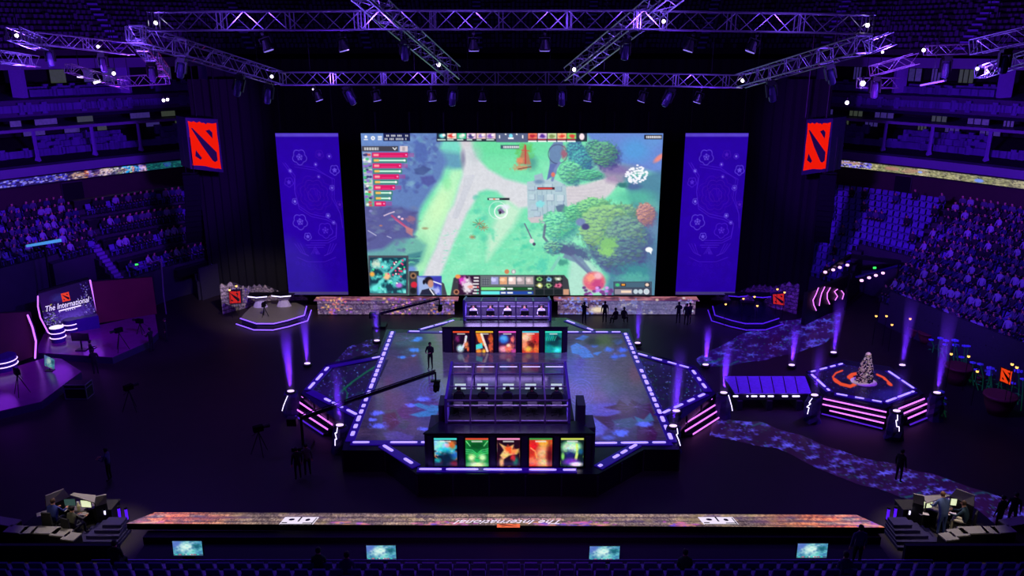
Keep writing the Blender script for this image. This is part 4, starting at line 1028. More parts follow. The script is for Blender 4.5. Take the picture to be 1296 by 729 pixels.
    c.blob(490, 350, 4, 4, (240, 190, 140), .8, rag=.5); c.blob(505, 361, 4, 3, (190, 110, 220), .8); c.blob(471, 347, 3, 3, (240, 170, 70), .8)
    for k in range(16): c.blob(random.uniform(484, 513), random.uniform(328, 350), 1.1, 1.1, (240, 70, 120))
    for k in range(12): c.blob(random.uniform(470, 513), random.uniform(330, 370), 1.1, 1.1, random.choice([(240, 250, 240), (60, 230, 140)]))
    # camera inset of a seated player
    c.rect(517.5, 343, 530, 373.8, (54, 60, 66)); c.blob(523, 349, 4, 4, (150, 110, 80), .4); c.blob(523, 349, 2, 2, (40, 30, 30)); c.blob(524, 360.5, 4, 4, (210, 40, 60), .4); c.blob(523, 368, 4, 4, (24, 30, 30), .4)
    c.rect(528, 349, 559, 373.6, (70, 84, 190)); c.poly([(528, 350), (545, 352), (552, 373), (530, 373)], (190, 214, 236), 3, .7); c.poly([(541, 352), (558, 350), (558, 364), (546, 360)], (60, 60, 170), 2)
    c.line([(545, 355), (559, 360)], 1.6, (230, 230, 250)); c.blob(542.5, 355, 5.4, 5, (26, 24, 34), .4); c.blob(545, 359, 3.6, 5, (196, 140, 120), .4); c.blob(536.5, 357, 1.6, 3, (18, 18, 26), .4)
    c.poly([(531, 373.6), (534, 367), (543, 365), (550, 368), (553, 373.6)], (34, 38, 60), 1); c.line([(544, 366), (549, 373)], 1.6, (235, 235, 240)); c.blob(553, 368, 4, 4, (200, 200, 250), .8, rag=.6, al=.8)
    c.poly([(559, 357), (562, 359), (566, 373.8), (559, 373.8)], (66, 66, 78), 1)
    # command panel
    c.poly([(574, 352), (581, 348), (714, 348), (719, 354), (722, 374), (570, 374)], (58, 60, 66), 1)
    c.rect(580, 349, 607, 373, (50, 20, 50)); c.blob(586, 355, 6, 5, (214, 60, 190), .8, rag=.7); c.blob(592, 362, 6, 9, (226, 216, 226), .7, rag=.6); c.blob(596, 363, 4, 2, (230, 150, 140), .8); c.blob(579.5, 350, 3.4, 2.6, (236, 150, 80), .5); c.blob(577.6, 369.5, 3.6, 3.4, (180, 120, 90), .3); c.blob(577.6, 369.5, 2, 2, (60, 30, 20), .3)
    for k in range(6): c.rect(598 + hashn(k, 1, 1) * 3, 350.6 + k * 3.9, 606, 352.6 + k * 3.9, (236, 236, 236), al=.9)
    for k in (3, 4, 5): c.blob(604.6, 351.6 + k * 3.9, 1, 1, [(230, 60, 60), (60, 230, 180), (60, 230, 180)][k - 3])
    c.rect(608, 348.8, 676, 362.6, (100, 108, 112)); c.rect(610, 352, 619, 361, (120, 124, 134))
    for k in range(3): c.rect(611 + k * 3, 352, 611.8 + k * 3, 361, (70, 76, 86)); c.rect(610, 353.4 + k * 3, 619, 354.2 + k * 3, (70, 76, 86))
    for k, cc in enumerate([(150, 150, 200), (220, 160, 120), (226, 196, 190), (176, 160, 164), (184, 164, 164)]):
        c.rect(621.6 + k * 11, 350.6, 630.8 + k * 11, 359.8, cc); c.blob(625 + k * 11, 354, 3, 2.4, tuple(min(255, v + 50) for v in cc), .8, rag=.7)
    c.rect(609, 363.6, 675, 367.2, (26, 84, 40)); c.rect(609, 363.6, 638, 367.2, (116, 226, 130)); c.rect(609, 368.6, 675, 372.6, (34, 70, 160)); c.rect(609, 368.6, 632.4, 372.6, (100, 230, 226))
    for y in (365.4, 370.6): c.rect(634, y - 1, 640, y + 1, W_); c.rect(642, y - 1, 649, y + 1, W_); c.rect(668, y - .8, 673, y + .8, (190, 240, 210))
    for i in range(3):
        for j in range(3):
            x0, y0 = 677.4 + i * 11.9, 349.6 + j * 8.2; c.rect(x0, y0, x0 + 10.8, y0 + 7.4, (24, 34, 34))
            if j < 2: c.blob(x0 + 5.4, y0 + 3.6, 4, 2.8, [(150, 220, 120), (150, 200, 230), (190, 200, 170), (220, 220, 140), (170, 230, 140), (230, 110, 150)][i + j * 3], .7, rag=.6, seed=i + j * 3); c.blob(x0 + 5.4, y0 + 3.6, 1.6, 1.2, [(30, 60, 40), (40, 80, 160), (240, 240, 230), (240, 245, 240), (40, 60, 40), (120, 30, 60)][i + j * 3], .6)
    c.rect(713, 366, 720, 373, (200, 150, 120)); c.blob(641.5, 343.8, 3, 3, (200, 130, 90), .3); c.blob(650, 343.8, 3, 3, (160, 170, 170), .3); c.blob(650, 344, 1.6, 2, (220, 220, 220), .3)
    # purse panel and speech bubble
    c.rect(776.5, 356.4, 825, 374, (60, 70, 88)); c.rect(777.6, 357.4, 824, 363.6, (70, 100, 120)); c.blob(781.5, 360.6, 2.6, 2, (70, 190, 120), .3); c.rect(785.6, 358.6, 792, 362.4, (50, 30, 30)); c.rect(786.6, 359.4, 791, 361.6, (240, 160, 60))
    c.rect(816, 358, 822.6, 363, (40, 36, 46)); c.blob(819, 360.4, 2.4, 2, (240, 210, 190), .4); c.rect(778, 366, 800, 372.4, (140, 136, 150)); c.rect(786, 367.6, 799, 370.6, (250, 220, 190), al=.9)
    for x in (804.6, 810.6, 818.2): c.blob(x, 369, 3, 3, (190, 206, 214), .3)
    c.ring(818.2, 369, 3.2, .8, (240, 240, 250)); c.blob(821.4, 316, 4.6, 3.2, (240, 244, 244), .3); c.poly([(821, 318), (825, 318), (824, 322)], (240, 244, 244), .5)
    return c


c = screen_canvas()
sTL, sTR, sBR, sBL = D(456, 168, YS), D(839, 169.5, YS), D(828, 373.6, YS), D(468, 373.6, YS)
xa = (abs(sTL.x) + abs(sTR.x) + abs(sBL.x) + abs(sBR.x)) / 4; zt, zb0 = (sTL.z + sTR.z) / 2, sBL.z
root = empty('main_screen', (0, YS, zb0), 'huge bright video screen above the stage showing a game view with panels', 'screen')
art_surface('display', bilinear((-xa, YS, zt), (xa, YS, zt), (xa, YS, zb0), (-xa, YS, zb0)), 520, 290, c, paint_mat('main_display', power=1.1, rough=.6, sample=False), root)
mb = MB()
mb.box((0, YS + .35, (zt + zb0) / 2), (2 * xa + .1, .6, zt - zb0 + .1)); mb.build('cabinet_wall', BMETAL, root)
mb = MB()
for x in np.linspace(-xa + 1, xa - 1, 9): mb.tube((x, YS + .9, 0), (x, YS + .9, zt + 1.5), .08)
for z in (4, 8, 12): mb.tube((-xa + 1, YS + .9, z), (xa - 1, YS + .9, z), .06)
mb.build('support_frame', BMETAL, root)

# ---- purple banners
def banner_canvas():
    c = Canvas(0, 0, 84, 206, 3, (40, 0, 172))
    c.blob(42, 150, 60, 90, (34, 0, 160), 1.2, al=.8); c.blob(30, 100, 40, 60, (50, 0, 190), 1.3, al=.6)
    L1, L2, L3 = (100, 72, 232), (74, 30, 212), (66, 14, 184)
    c.rect(0, 0, 84, 4.2, (92, 70, 214))
    for x, y, r_, col in ((30, 29, 8.6, L1), (76, 45, 5.6, L1), (24, 110, 9, L1), (33, 129, 4.4, L1), (57, 26, 5, L3), (58, 121, 9, L2), (13, 60, 5.4, L2), (19, 84, 3.4, L1), (71, 67, 3, L1), (63, 102, 2.6, L1), (70, 28, 3, L2), (16, 46, 2, L1), (51, 38, 2.4, L2), (70, 111, 2, L1), (80, 88, 4, L3), (54, 53, 2, L2)):
        c.ring(x, y, r_, .9, col, 5, .25, rot=20); c.ring(x, y, r_ * .35, .8, col, 5, .3)
        for k in range(5): c.line([(x, y), (x + r_ * .5 * math.cos(k * 1.256 - 1.57), y + r_ * .5 * math.sin(k * 1.256 - 1.57))], .6, tuple(min(255, v + 30) for v in col), .5)
        if r_ < 4: c.blob(x, y, 1.2, 1.2, (140, 120, 255))
    for k in range(4): c.ring(46, 76, 8 + k * 5, .7, L3 if k % 2 else (76, 22, 190), 8, .18, al=.8)
    for k in range(6): c.line([(34 + k * 4, 66 + (k % 3) * 5), (40 + k * 3, 84 - (k % 2) * 6)], .7, L3, .5, .9)
    for k in (0, 3.2): c.line([(10 - k, 36), (22 - k * .4, 52 + k), (20, 72), (24, 90 + k), (40, 100 + k), (60, 104 + k), (74, 112 + k * .6), (72, 128 + k), (60, 134 + k), (36, 134 + k)], .8, L2, .5, .9)
    for k in (0, 3): c.line([(22, 38 + k), (50, 42 + k), (72 + k, 56), (70 + k, 80), (80, 100), (82, 118)], .7, L2, .5, .8)
    for k in range(4): c.line([(36 + k * 3, 152 - k), (42, 142 + k * 3), (48 - k * 1.5, 152)], .8, L2, .5, .9)
    c.line([(30, 140), (56, 140)], .9, L2); c.line([(32, 143), (54, 143)], .7, L2)
    for k in range(3): c.line([(14 + k * 4, 138), (22 + k * 3, 150 + k), (32, 154)], .8, L2, .5, .8); c.line([(72 - k * 4, 138), (64 - k * 3, 150 + k), (54, 154)], .8, L2, .5, .8)
    c.line([(16, 156), (30, 162), (54, 162), (70, 156)], .8, L2, .5, .8)
    for k in range(8): c.ring(16 + k * 8, 168 + 2 * abs(3.5 - k) * -.6, 2, .6, (58, 10, 196), al=.8)
    for k in range(12): c.ring(random.uniform(12, 74), random.uniform(172, 192), random.uniform(1.5, 4), .6, (52, 6, 188), 5, .3, al=.7)
    c.rect(0, 202, 84, 206, (70, 60, 120)); c.grain(.15, .06, 3)
    return c


BANM = paint_mat('banner_display', power=.85, rough=.5)
BC = banner_canvas(); YBN = 60.6
for (tl, tr, br, bl), lab in (((349.5, 430, 439, 364.5), 'tall violet banner with pale flower line pattern hanging left of the main screen'),
                              ((867, 947, 930.5, 855.5), 'tall violet banner with pale flower line pattern hanging right of the main screen')):
    a, b, c_, d = D(tl, 168.5, YBN), D(tr, 168.5, YBN), D(br, 373, YBN), D(bl, 373, YBN)
    x0, x1 = (a.x + d.x) / 2, (b.x + c_.x) / 2
    root = empty('purple_banner', ((x0 + x1) / 2, YBN, d.z), lab, 'banner', 'violet banners beside the screen')
    art_surface('banner_face', bilinear((x0, YBN, a.z), (x1, YBN, a.z), (x1, YBN, d.z), (x0, YBN, d.z)), 130, 300, BC, BANM, root, uv=(0, 0, 84, 206))
    m_ = MB(); m_.box(((x0 + x1) / 2, YBN + .2, (a.z + d.z) / 2), (x1 - x0, .3, a.z - d.z)); m_.build('backing', BMETAL, root)
    m_ = MB(); m_.tube((x0, YBN + .1, a.z + .05), (x1, YBN + .1, a.z + .05), .09); m_.build('top_bar', BMETAL, root)
    m_ = MB(); m_.tube((x0 + .4, YBN + .1, a.z), (x0 + .4, YBN + .1, a.z + 4), .03); m_.build('hanging_wire', BMETAL, root); m_ = MB(); m_.tube((x1 - .4, YBN + .1, a.z), (x1 - .4, YBN + .1, a.z + 4), .03); m_.build('hanging_wire', BMETAL, root)

# ---- stone patterned LED strips under the screen (ledge on top, wall in front)
def strip_canvas(seed):
    c = brick_canvas(320, 370, 960, 402, 2.2, (120, 92, 130), (84, 70, 110), 17, 7, seed, 1.3, (40, 20, 50))
    c.rect(320, 370, 960, 381, (190, 112, 120), al=.8); c.mix((c.Y < 381) * np.clip((fbm(c.X * .1, c.Y * .6, 4) - .5) * 5, 0, 1) * .8, (70, 34, 60))
    c.rect(320, 380.2, 960, 381.2, (60, 20, 90))
    for cx, w, pal in ((425, 22, ((250, 190, 110), (160, 90, 230), (230, 120, 120))), (505, 20, ((200, 110, 230), (250, 190, 140), (130, 60, 200))), (560, 22, ((90, 70, 210), (230, 150, 110), (170, 120, 230))),
                       (722, 14, ((150, 150, 240), (110, 110, 220))), (745, 26, ((90, 110, 220), (150, 160, 240), (60, 60, 160))), (800, 30, ((130, 130, 200), (240, 220, 190))), (872, 14, ((150, 150, 240), (230, 230, 240), (210, 140, 230)))):
        for i in range(int(w * 2.4)): c.blob(cx + random.gauss(0, w * .5), random.uniform(377, 398), random.uniform(.7, 2.2), random.uniform(.6, 1.6), random.choice(pal), .8, al=.8)
    c.rect(765, 381, 870, 398, (110, 116, 170), al=.5); c.blob(757, 392, 10, 4, (250, 230, 190), 1, al=.9)
    return c


c = strip_canvas(5); YW = 59.8
zl = D(648, 381.4, YW).z
for x0p, x1p, side in ((402, 575, 'left'), (706, 880, 'right')):
    x0, x1 = D(x0p, 390, YW).x, D(x1p, 390, YW).x
    root = empty('stone_pattern_display', ((x0 + x1) / 2, YW, 0), 'low LED wall of violet and orange stone pattern under the ' + side + ' half of the screen', 'display')
    m_ = MB(); m_.box(((x0 + x1) / 2, YW + .55, zl / 2 - .03), (x1 - x0, 1.0, zl - .06)); m_.build('plinth', BMETAL, root)
    art_surface('wall_face', bilinear((x0, YW, zl), (x1, YW, zl), (x1, YW, .05), (x0, YW, .05)), 260, 26, c, LED1, root)
    art_surface('ledge_face', bilinear((x0 - .3, YW + 1.15, zl + .03), (x1 + .3, YW + 1.15, zl + .03), (x1 + .3, YW, zl + .01), (x0 - .3, YW, zl + .01)), 260, 12, c, LED1, root)

# ---- emblem signs
REDM = mat('red_sign_face', (90, 4, 0), emit=(232, 24, 10), power=1.0, vary=.1, rough=1.0, spec=0.0)
REDD = mat('red_sign_face_dim', (80, 6, 0), .5, emit=(196, 34, 30), power=.9)
ORG = mat('orange_sign_face', (90, 16, 0), .5, emit=(236, 62, 18), power=.95)
MARK = mat('dark_sign_mark', (24, 10, 16), .7)
SGN = [[(.08, .15), (.13, .15), (.9, .64), (.9, .82), (.8, .86), (.72, .83), (.38, .5)], [(.58, .19), (.72, .16), (.82, .22), (.8, .35)], [(.17, .63), (.36, .8), (.3, .84), (.13, .77)]]
EDGE = [(0, 0), (.12, .02), (.2, 0), (.3, .03), (.4, 0), (.48, .03), (.55, .02), (.62, .05), (.68, .02), (.85, .03), (1, .01), (.985, .25), (1, .5), (.985, .8), (1, 1), (.9, .99), (.8, 1), (.6, .985), (.45, .97), (.2, .975), (0, .985), (.02, .7), (0, .45), (.02, .2)]


def emblem(name, TL, TR, BR, BL, label, face, depth=.6, margin=.06, box_out=True, cat='sign'):
    TL, TR, BR, BL = map(Vector, (TL, TR, BR, BL))
    def P(u, v, o=0.0):
        n = (TR - TL).cross(BL - TL).normalized()
        if n.y > 0 and abs(n.z) < .9: n = -n
        if abs(n.z) >= .9 and n.z < 0: n = -n
        return (TL * (1 - u) + TR * u) * (1 - v) + (BL * (1 - u) + BR * u) * v + n * o
    root = empty(name, (BL + BR) / 2, label, cat)
    m_ = MB(); k = margin
    a = [P(-k, -k), P(1 + k, -k), P(1 + k, 1 + k), P(-k, 1 + k)]; b = [P(-k, -k, -depth), P(1 + k, -k, -depth), P(1 + k, 1 + k, -depth), P(-k, 1 + k, -depth)]
    m_.mesh(a + b, [(0, 3, 2, 1), (4, 5, 6, 7), (0, 1, 5, 4), (1, 2, 6, 5), (2, 3, 7, 6), (3, 0, 4, 7)]); m_.build('case', mat('sign_case', (26, 18, 50), .5), root)
    m_ = MB(); m_.poly([P(u, v, .02) for u, v in EDGE]); m_.build('face', face, root)
    m_ = MB()
    for s_ in SGN: m_.poly([P(u, v, .035) for u, v in s_])
    m_.build('emblem_mark', MARK, root)
    return root


e1 = emblem('emblem_sign', D(237.5, 153, 60.6), D(273.5, 155, 62.0), D(280, 214, 62.0), D(243.5, 210, 60.6), 'glowing red emblem sign box hanging above the left hanging speaker column', REDM, 2.0, .07)
e2 = emblem('emblem_sign', D(1022.5, 155.5, 62.0), D(1052, 154, 60.6), D(1046, 213.5, 60.6), D(1016.5, 217, 62.0), 'glowing red emblem sign box hanging above the right hanging speaker column', REDM, 2.0, .07)
for nx, px, label in ((-1, 258, 'left'), (1, 1036, 'right')):
    a = D(px, 150, 61.8)
    m_ = MB()
    for dx in (-.8, .8): m_.tube((a.x + dx, a.y + .6, a.z), (a.x + dx, a.y + .6, a.z + 7.5), .05)
    tag(m_.build('hanging_cable', BMETAL), 'pair of dark cables holding up the ' + label + ' red emblem box', 'cable')

# ---- near edge: wall, long LED ribbon lying on its coping, monitors, benches
ZN = 3.1
c = brick_canvas(150, 640, 1130, 672, 2.2, (186, 154, 128), (112, 92, 90), 22, 5, 9, 1.2, (34, 22, 34))
c.mix(np.clip((fbm(c.X * .03, c.Y * .2, 31) - .5) * 4, 0, 1) * .6, (92, 70, 120))
c.mix(np.clip((fbm(c.X * .05, c.Y * .2, 33) - .56) * 5, 0, 1) * .5, (150, 130, 80))
om = np.maximum(np.clip((320 - c.X) / 120, 0, 1) * np.clip((fbm(c.X * .04, c.Y * .3, 5) - .3) * 3, 0, 1), np.clip((c.X - 950) / 120, 0, 1) * np.clip((fbm(c.X * .04, c.Y * .3, 7) - .3) * 3, 0, 1))[..., None]
lum = c.a.mean(-1, keepdims=True) / 108.0; c.a = c.a * (1 - om) + np.array([236, 112, 60]) * np.clip(lum, .25, 1.5) * om
for x0, w in ((440, 30), (540, 16), (570, 34), (740, 34), (690, 30), (860, 24), (1100, 20), (200, 22)):
    for i in range(w): c.blob(random.gauss(x0, w * .5), random.uniform(660, 667), random.uniform(2, 6), random.uniform(.5, 1.1), random.choice([(200, 90, 200), (110, 80, 230), (230, 120, 170), (240, 160, 120)]), .8, al=.7)
c.line([(165, 664), (200, 660)], 1.4, (250, 190, 150)); c.line([(1060, 662), (1118, 666)], 1.2, (250, 170, 130))
A, B, C_, D_ = G(196, 648.5, ZN), G(1084, 651.5, ZN), G(1120, 667.5, ZN), G(160, 662.5, ZN)
A.z = B.z = C_.z = D_.z = ZN
root = empty('stone_ribbon_display', (0, 26.8, ZN), 'long glowing stone pattern LED ribbon with upside-down lettering along the near wall', 'display')
m_ = MB(); m_.quadslab(A - Vector((0, 0, .02)), D_ - Vector((0, 0, .02)), C_ - Vector((0, 0, .02)), B - Vector((0, 0, .02)), .25); m_.build('case', BMETAL, root)
art_surface('led_surface', bilinear(A, B, C_, D_), 1500, 24, c, paint_mat('stone_ribbon', power=.95), root)
LWH = mat('lettering_white', (240, 240, 240), .5, emit=(236, 226, 228), power=1.0)
LNV = mat('lettering_navy', (20, 24, 50), .5)
ORL = mat('lettering_orange', (230, 90, 50), .5, emit=(240, 110, 60), power=1.0)
rt = frame_rot((-1, 0, 0), (0, -1, 0))
p = G(648, 660.3, ZN); words('lettering', 'The International', (p.x - .05, p.y - .02, ZN + .01), .36, rt, LWH, root, .5, 1.62)
p = G(643, 657.8, ZN); words('lettering', 'SINGAPORE 2022', (p.x, p.y + .02, ZN + .01), .17, rt, mat('lettering_pink', (220, 160, 160), .5, emit=(214, 160, 160), power=.9), root, 0, 3.2)
a, b, c2, d = G(659, 663.2, ZN), G(629, 663.2, ZN), G(629, 668.2, ZN), G(659, 668.2, ZN)
# small orange plate with the emblem mark, upside down like the lettering
def plate(root, x0, x1, y0, y1):
    def P(u, v, o):
        q = G(x1 + (x0 - x1) * u, y1 + (y0 - y1) * v, ZN + .02); return Vector((q.x, q.y, ZN + .02 + o))
    m_ = MB(); m_.poly([P(0, 0, 0), P(1, 0, 0), P(1, 1, 0), P(0, 1, 0)]); m_.build('emblem_plate', ORL, root)
    m_ = MB()
    for s_ in SGN: m_.poly([P(u, v, .01) for u, v in s_])
    m_.build('emblem_mark', MARK, root)
plate(root, 629, 658, 663, 667.6)


def white_logo(x0, x1, slant, label):
    """white framed plate with dark bars and round counters"""
    def P(u, v, o=0.0):
        q = G(x0 + (x1 - x0) * u + slant * (v - .5), 654.8 + 9.4 * v, ZN); return Vector((q.x, q.y, ZN + .015 + o))
    m_ = MB(); m_.poly([P(0, 1), P(1, 1), P(1, 0), P(0, 0)]); b_ = m_.build('logo_plate', LWH, root)
    m_ = MB()
    for u0, v0, u1, v1 in ((.47, .0, .52, .62), (.94, .12, .97, .95), (.66, .78, .95, .88), (.04, .72, .2, .84), (.02, .95, .98, 1.02)): m_.poly([P(u0, v1, .01), P(u1, v1, .01), P(u1, v0, .01), P(u0, v0, .01)])
    for cu, cv, ru, rv in ((.26, .36, .09, .15), (.74, .4, .07, .17)): m_.poly([P(cu + ru * math.cos(k * .785), cv - rv * math.sin(k * .785), .01) for k in range(8)])
    m_.build('logo_mark', LNV, root)


white_logo(357, 400, -8, 'left'); white_logo(887, 931, 8, 'right')

# near stand: wall below the ribbon, walkway and seating steps
NW = mat('near_wall', (24, 20, 44), .8, vary=.2)
m_ = MB(); yN = D_.y - .05
m_.slab([(-13.9, yN - .45), (13.9, yN - .45), (13.9, yN), (-13.9, yN)], 0, ZN - .28)
m_.slab([(-40, 10), (40, 10), (40, 24.6), (-40, 24.6)], 0, 2.6)
m_.slab([(-13.8, 24.6), (13.8, 24.6), (13.8, yN - .46), (-13.8, yN - .46)], 0, 2.6)
for k in range(6): m_.slab([(-40, 10), (40, 10), (40, 23.9 - k * .9), (-40, 23.9 - k * .9)], 2.6, 2.9 + k * .4)
struct('trim_near_stand', m_, NW)
m_ = MB(); m_.box((0, 24.3, 2.98), (30, .05, .05)); m_.box((0, 24.3, 2.8), (30, .03, .03))
for x in np.linspace(-15, 15, 21): m_.box((x, 24.3, 2.78), (.05, .05, .38))
tag(m_.build('handrail', mat('rail_metal', (80, 70, 130), .4, .5)), 'long low handrail along the walkway below the near ribbon', 'railing')
for s_, sd in ((-1, 'left'), (1, 'right')):
    m_ = MB(); m_.slab([(s_ * 14.2, 24.7), (s_ * 30, 24.7), (s_ * 30, 24.85), (s_ * 14.2, 24.85)], 2.6, 3.3); tag(m_.build('low_barrier', NW), 'low dark barrier along the ' + sd + ' part of the near stand', 'barrier')
MONC = Canvas(0, 0, 38, 22, 5, (70, 140, 180))
MONC.mix(np.clip((fbm(MONC.X * .12, MONC.Y * .16, 4) - .4) * 3, 0, 1), (120, 210, 210)); MONC.blob(4, 4, 8, 7, (90, 110, 200), 1, al=.8); MONC.blob(17, 9, 10, 6, (214, 246, 236), 1.3, -20, rag=.5); MONC.blob(31, 8, 5, 4, (30, 100, 120), 1, rag=.7)
MONC.rect(0, 19.6, 38, 22, (60, 70, 100), al=.7)
for i in range(16): MONC.blob(random.uniform(2, 36), 20.6, 1.2, .7, random.choice([(230, 240, 240), (200, 90, 120), (60, 220, 200)]))
for i in range(30): MONC.blob(random.uniform(0, 38), random.uniform(0, 20), random.uniform(1, 2.4), random.uniform(.6, 1.4), random.choice([(50, 100, 160), (120, 220, 220), (60, 160, 150)]), .9, al=.5, rag=.6, seed=i)
MONM = paint_mat('monitor_display', power=1.0, rough=.3)
for (x0, y0, x1, y1, sk), lab in (((219, 685, 256, 703, 2), 'angled monitor below the near ribbon, leftmost of the four in a row'), ((464, 690.5, 501, 708, 1), 'angled monitor below the near ribbon, second from the left of four'),
                                  ((746, 691.5, 784, 709, -1), 'angled monitor below the near ribbon, second from the right of four'), ((1009, 688, 1047, 706, -2), 'angled monitor below the near ribbon, rightmost of the four in a row')):
    zc_ = 2.9; a, b = G(x0 - sk / 2, y0, zc_ + .3), G(x1 - sk / 2, y0, zc_ + .3); yb_ = a.y - .18
    d, e = D(x0 + sk / 2, y1, yb_), D(x1 + sk / 2, y1, yb_)
    root = empty('monitor', (d + e) / 2, lab, 'monitor', 'monitors along the near wall')
    art_surface('monitor_screen', bilinear(a, b, e, d), 60, 34, MONC, MONM, root, uv=(0, 0, 38, 22))
    n_ = (b - a).cross(d - a).normalized(); n_ = n_ if n_.y > 0 else -n_
    m_ = MB(); o_ = n_ * .02; q = [a + o_ + (a - e) * .02, b + o_ + (b - d) * .02, e + o_ + (e - a) * .02, d + o_ + (d - b) * .02]; m_.mesh(q + [v + n_ * .07 for v in q], [(0, 1, 2, 3), (7, 6, 5, 4), (0, 4, 5, 1), (1, 5, 6, 2), (2, 6, 7, 3), (3, 7, 4, 0)]); m_.build('housing', BMETAL, root)
    m_ = MB(); cc = (d + e) / 2; m_.tube(cc + Vector((0, .15, .2)), (cc.x, cc.y + .1, 2.6), .035); m_.box((cc.x, cc.y + .1, 2.63), (.4, .3, .05)); m_.build('stand', BMETAL, root)
# ================================================================== RIGGING: trusses, lamps, speakers
TR = []
def truss(p, q, size, label, bay=None, seed=0, up=(0, 0, 1)):
    p, q = Vector(p), Vector(q); d = (q - p); L = d.length; d.normalize(); u = Vector(up); sd = d.cross(u).normalized(); u = sd.cross(d).normalized(); h = size / 2
    TR.append((p, q, size)); root = empty('lighting_truss', (p + q) / 2, label, 'truss')
    cs = [(-1, -1), (1, -1), (1, 1), (-1, 1)]
    for a, b in cs:
        m_ = MB(); m_.tube(p + sd * a * h + u * b * h, q + sd * a * h + u * b * h, size * .05, n=5); m_.build('chord', METAL, root)
    n = max(2, int(round(L / (bay or size * 1.05)))); m_ = MB()
    for i in range(n):
        t0, t1 = L * i / n, L * (i + 1) / n
        for k in range(4):
            a, b = cs[k], cs[(k + 1) % 4]
            if i % 2: a, b = b, a
            m_.tube(p + d * t0 + sd * a[0] * h + u * a[1] * h, p + d * t1 + sd * b[0] * h + u * b[1] * h, size * .03, n=4, caps=False)
    for t in np.arange(0, L + .01, 3.0):
        for dt in (0, .18):
            if t + dt > L: continue
            for k in range(4):
                a, b = cs[k], cs[(k + 1) % 4]; m_.tube(p + d * (t + dt) + sd * a[0] * h + u * a[1] * h, p + d * (t + dt) + sd * b[0] * h + u * b[1] * h, size * .035, n=4, caps=False)
    m_.build('lattice', METAL, root)
    for t in (.18, .82):
        a = p + d * L * t + Vector((0, 0, h)); m_ = MB(); m_.tube(a, (a.x, a.y, 37.9), .018, n=4, caps=False); m_.build('hoist_chain', BMETAL, root)
    return root


YF, YR = 37.0, 49.0
zF, zR = D(648, 27, YF).z, D(648, 101, YR).z
def at(x, y, Y): return D(x, y, Y)
truss(at(192, 27, YF), at(458, 26, YF), .78, 'long front overhead truss, section left of the left inner diagonal truss')
truss(at(459, 25.5, YF), at(836, 25.5, YF), .78, 'long front overhead truss, middle section between the two inner diagonal trusses')
truss(at(837, 26, YF), at(1102, 31, YF), .78, 'long front overhead truss, section right of the right inner diagonal truss')
truss(at(356, 99.5, YR), at(562, 99, YR), .72, 'rear overhead truss above the left part of the main screen')
truss(at(563, 99, YR), at(725, 99, YR), .72, 'rear overhead truss above the middle of the main screen')
truss(at(726, 99, YR), at(938, 103, YR), .72, 'rear overhead truss above the right part of the main screen')
truss(at(172, 43, YF + .5), at(352, 99, YR), .74, 'outer diagonal truss from the front truss down to the left end of the rear truss')
truss(at(1094, 56, YF + .5), at(936, 103, YR), .74, 'outer diagonal truss from the front truss down to the right end of the rear truss')
truss(at(455, -12, YF - 2), at(574, 92, YR - .8), .74, 'inner diagonal truss crossing down from the left of the front truss')
truss(at(855, -12, YF - 2), at(722, 94, YR - .8), .74, 'inner diagonal truss crossing down from the right of the front truss')
truss(at(36, 47, 44), at(168, 62, 44), .6, 'short truss over the left seating, upper one near the ceiling seats')
truss(at(-12, 70, 40), at(44, 78, 44), .55, 'short truss entering from the left edge of the view')
truss(at(16, 42, 36), at(52, 56, 40), .55, 'small tilted truss near the upper left corner')
truss(at(152, 103, 52), at(212, 100, 52), .62, 'bright short truss hanging over the left tier beside the drape')
truss(at(86, 86, 48), at(160, 108, 52), .5, 'thin sloping truss over the left tier with bright tubes')
truss(at(168, 42, 38), at(208, 92, 50), .6, 'steep short truss joining the left corner of the rig')
truss(at(1087, 105, 52), at(1135, 105, 52), .62, 'bright short truss hanging over the right tier beside the drape')
truss(at(1172, 64, 46), at(1222, 62, 46), .5, 'short bright truss over the right seating')
truss(at(1104, 90, 46), at(1160, 74, 44), .55, 'sloping truss over the right tier near the rig corner')
truss(at(1232, 60, 36), at(1310, 42, 34), .62, 'truss leaving the view at the upper right corner')
truss(at(1240, 92, 42), at(1310, 70, 38), .55, 'lower sloping truss at the right edge of the view')
truss(at(1098, 60, 37), at(1130, 48, 37), .55, 'stub truss at the right corner of the lighting rig')

LENS = mat('lamp_lens', (160, 150, 230), .2, emit=(170, 150, 255), power=.55)
BRIGHT = mat('lamp_lens_bright', (255, 250, 255), .2, emit=(255, 244, 255), power=4.0, sample=False)


def par_lamp():
    root = empty('stage_lamp', (0, 0, 0))
    m_ = MB(); m_.box((0, 0, -.12), (.12, .1, .2)); m_.tube((0, 0, -.2), (0, 0, -.32), .02); m_.build('clamp', BMETAL, root, local=True)
    m_ = MB(); m_.path([(-.24, 0, -.62), (-.24, 0, -.34), (.24, 0, -.34), (.24, 0, -.62)], .02, 4); m_.build('yoke', BMETAL, root, local=True)
    m_ = MB(); m_.lathe((0, 0, -.9), [(.24, 0), (.25, .06), (.17, .28), (.12, .46), (.05, .5)], 12); m_.build('housing', BMETAL, root, local=True)
    m_ = MB(); m_.lathe((0, 0, -.93), [(.05, -.01), (.22, 0), (.22, .03)], 12); m_.build('lens', LENS, root, local=True)
    return root


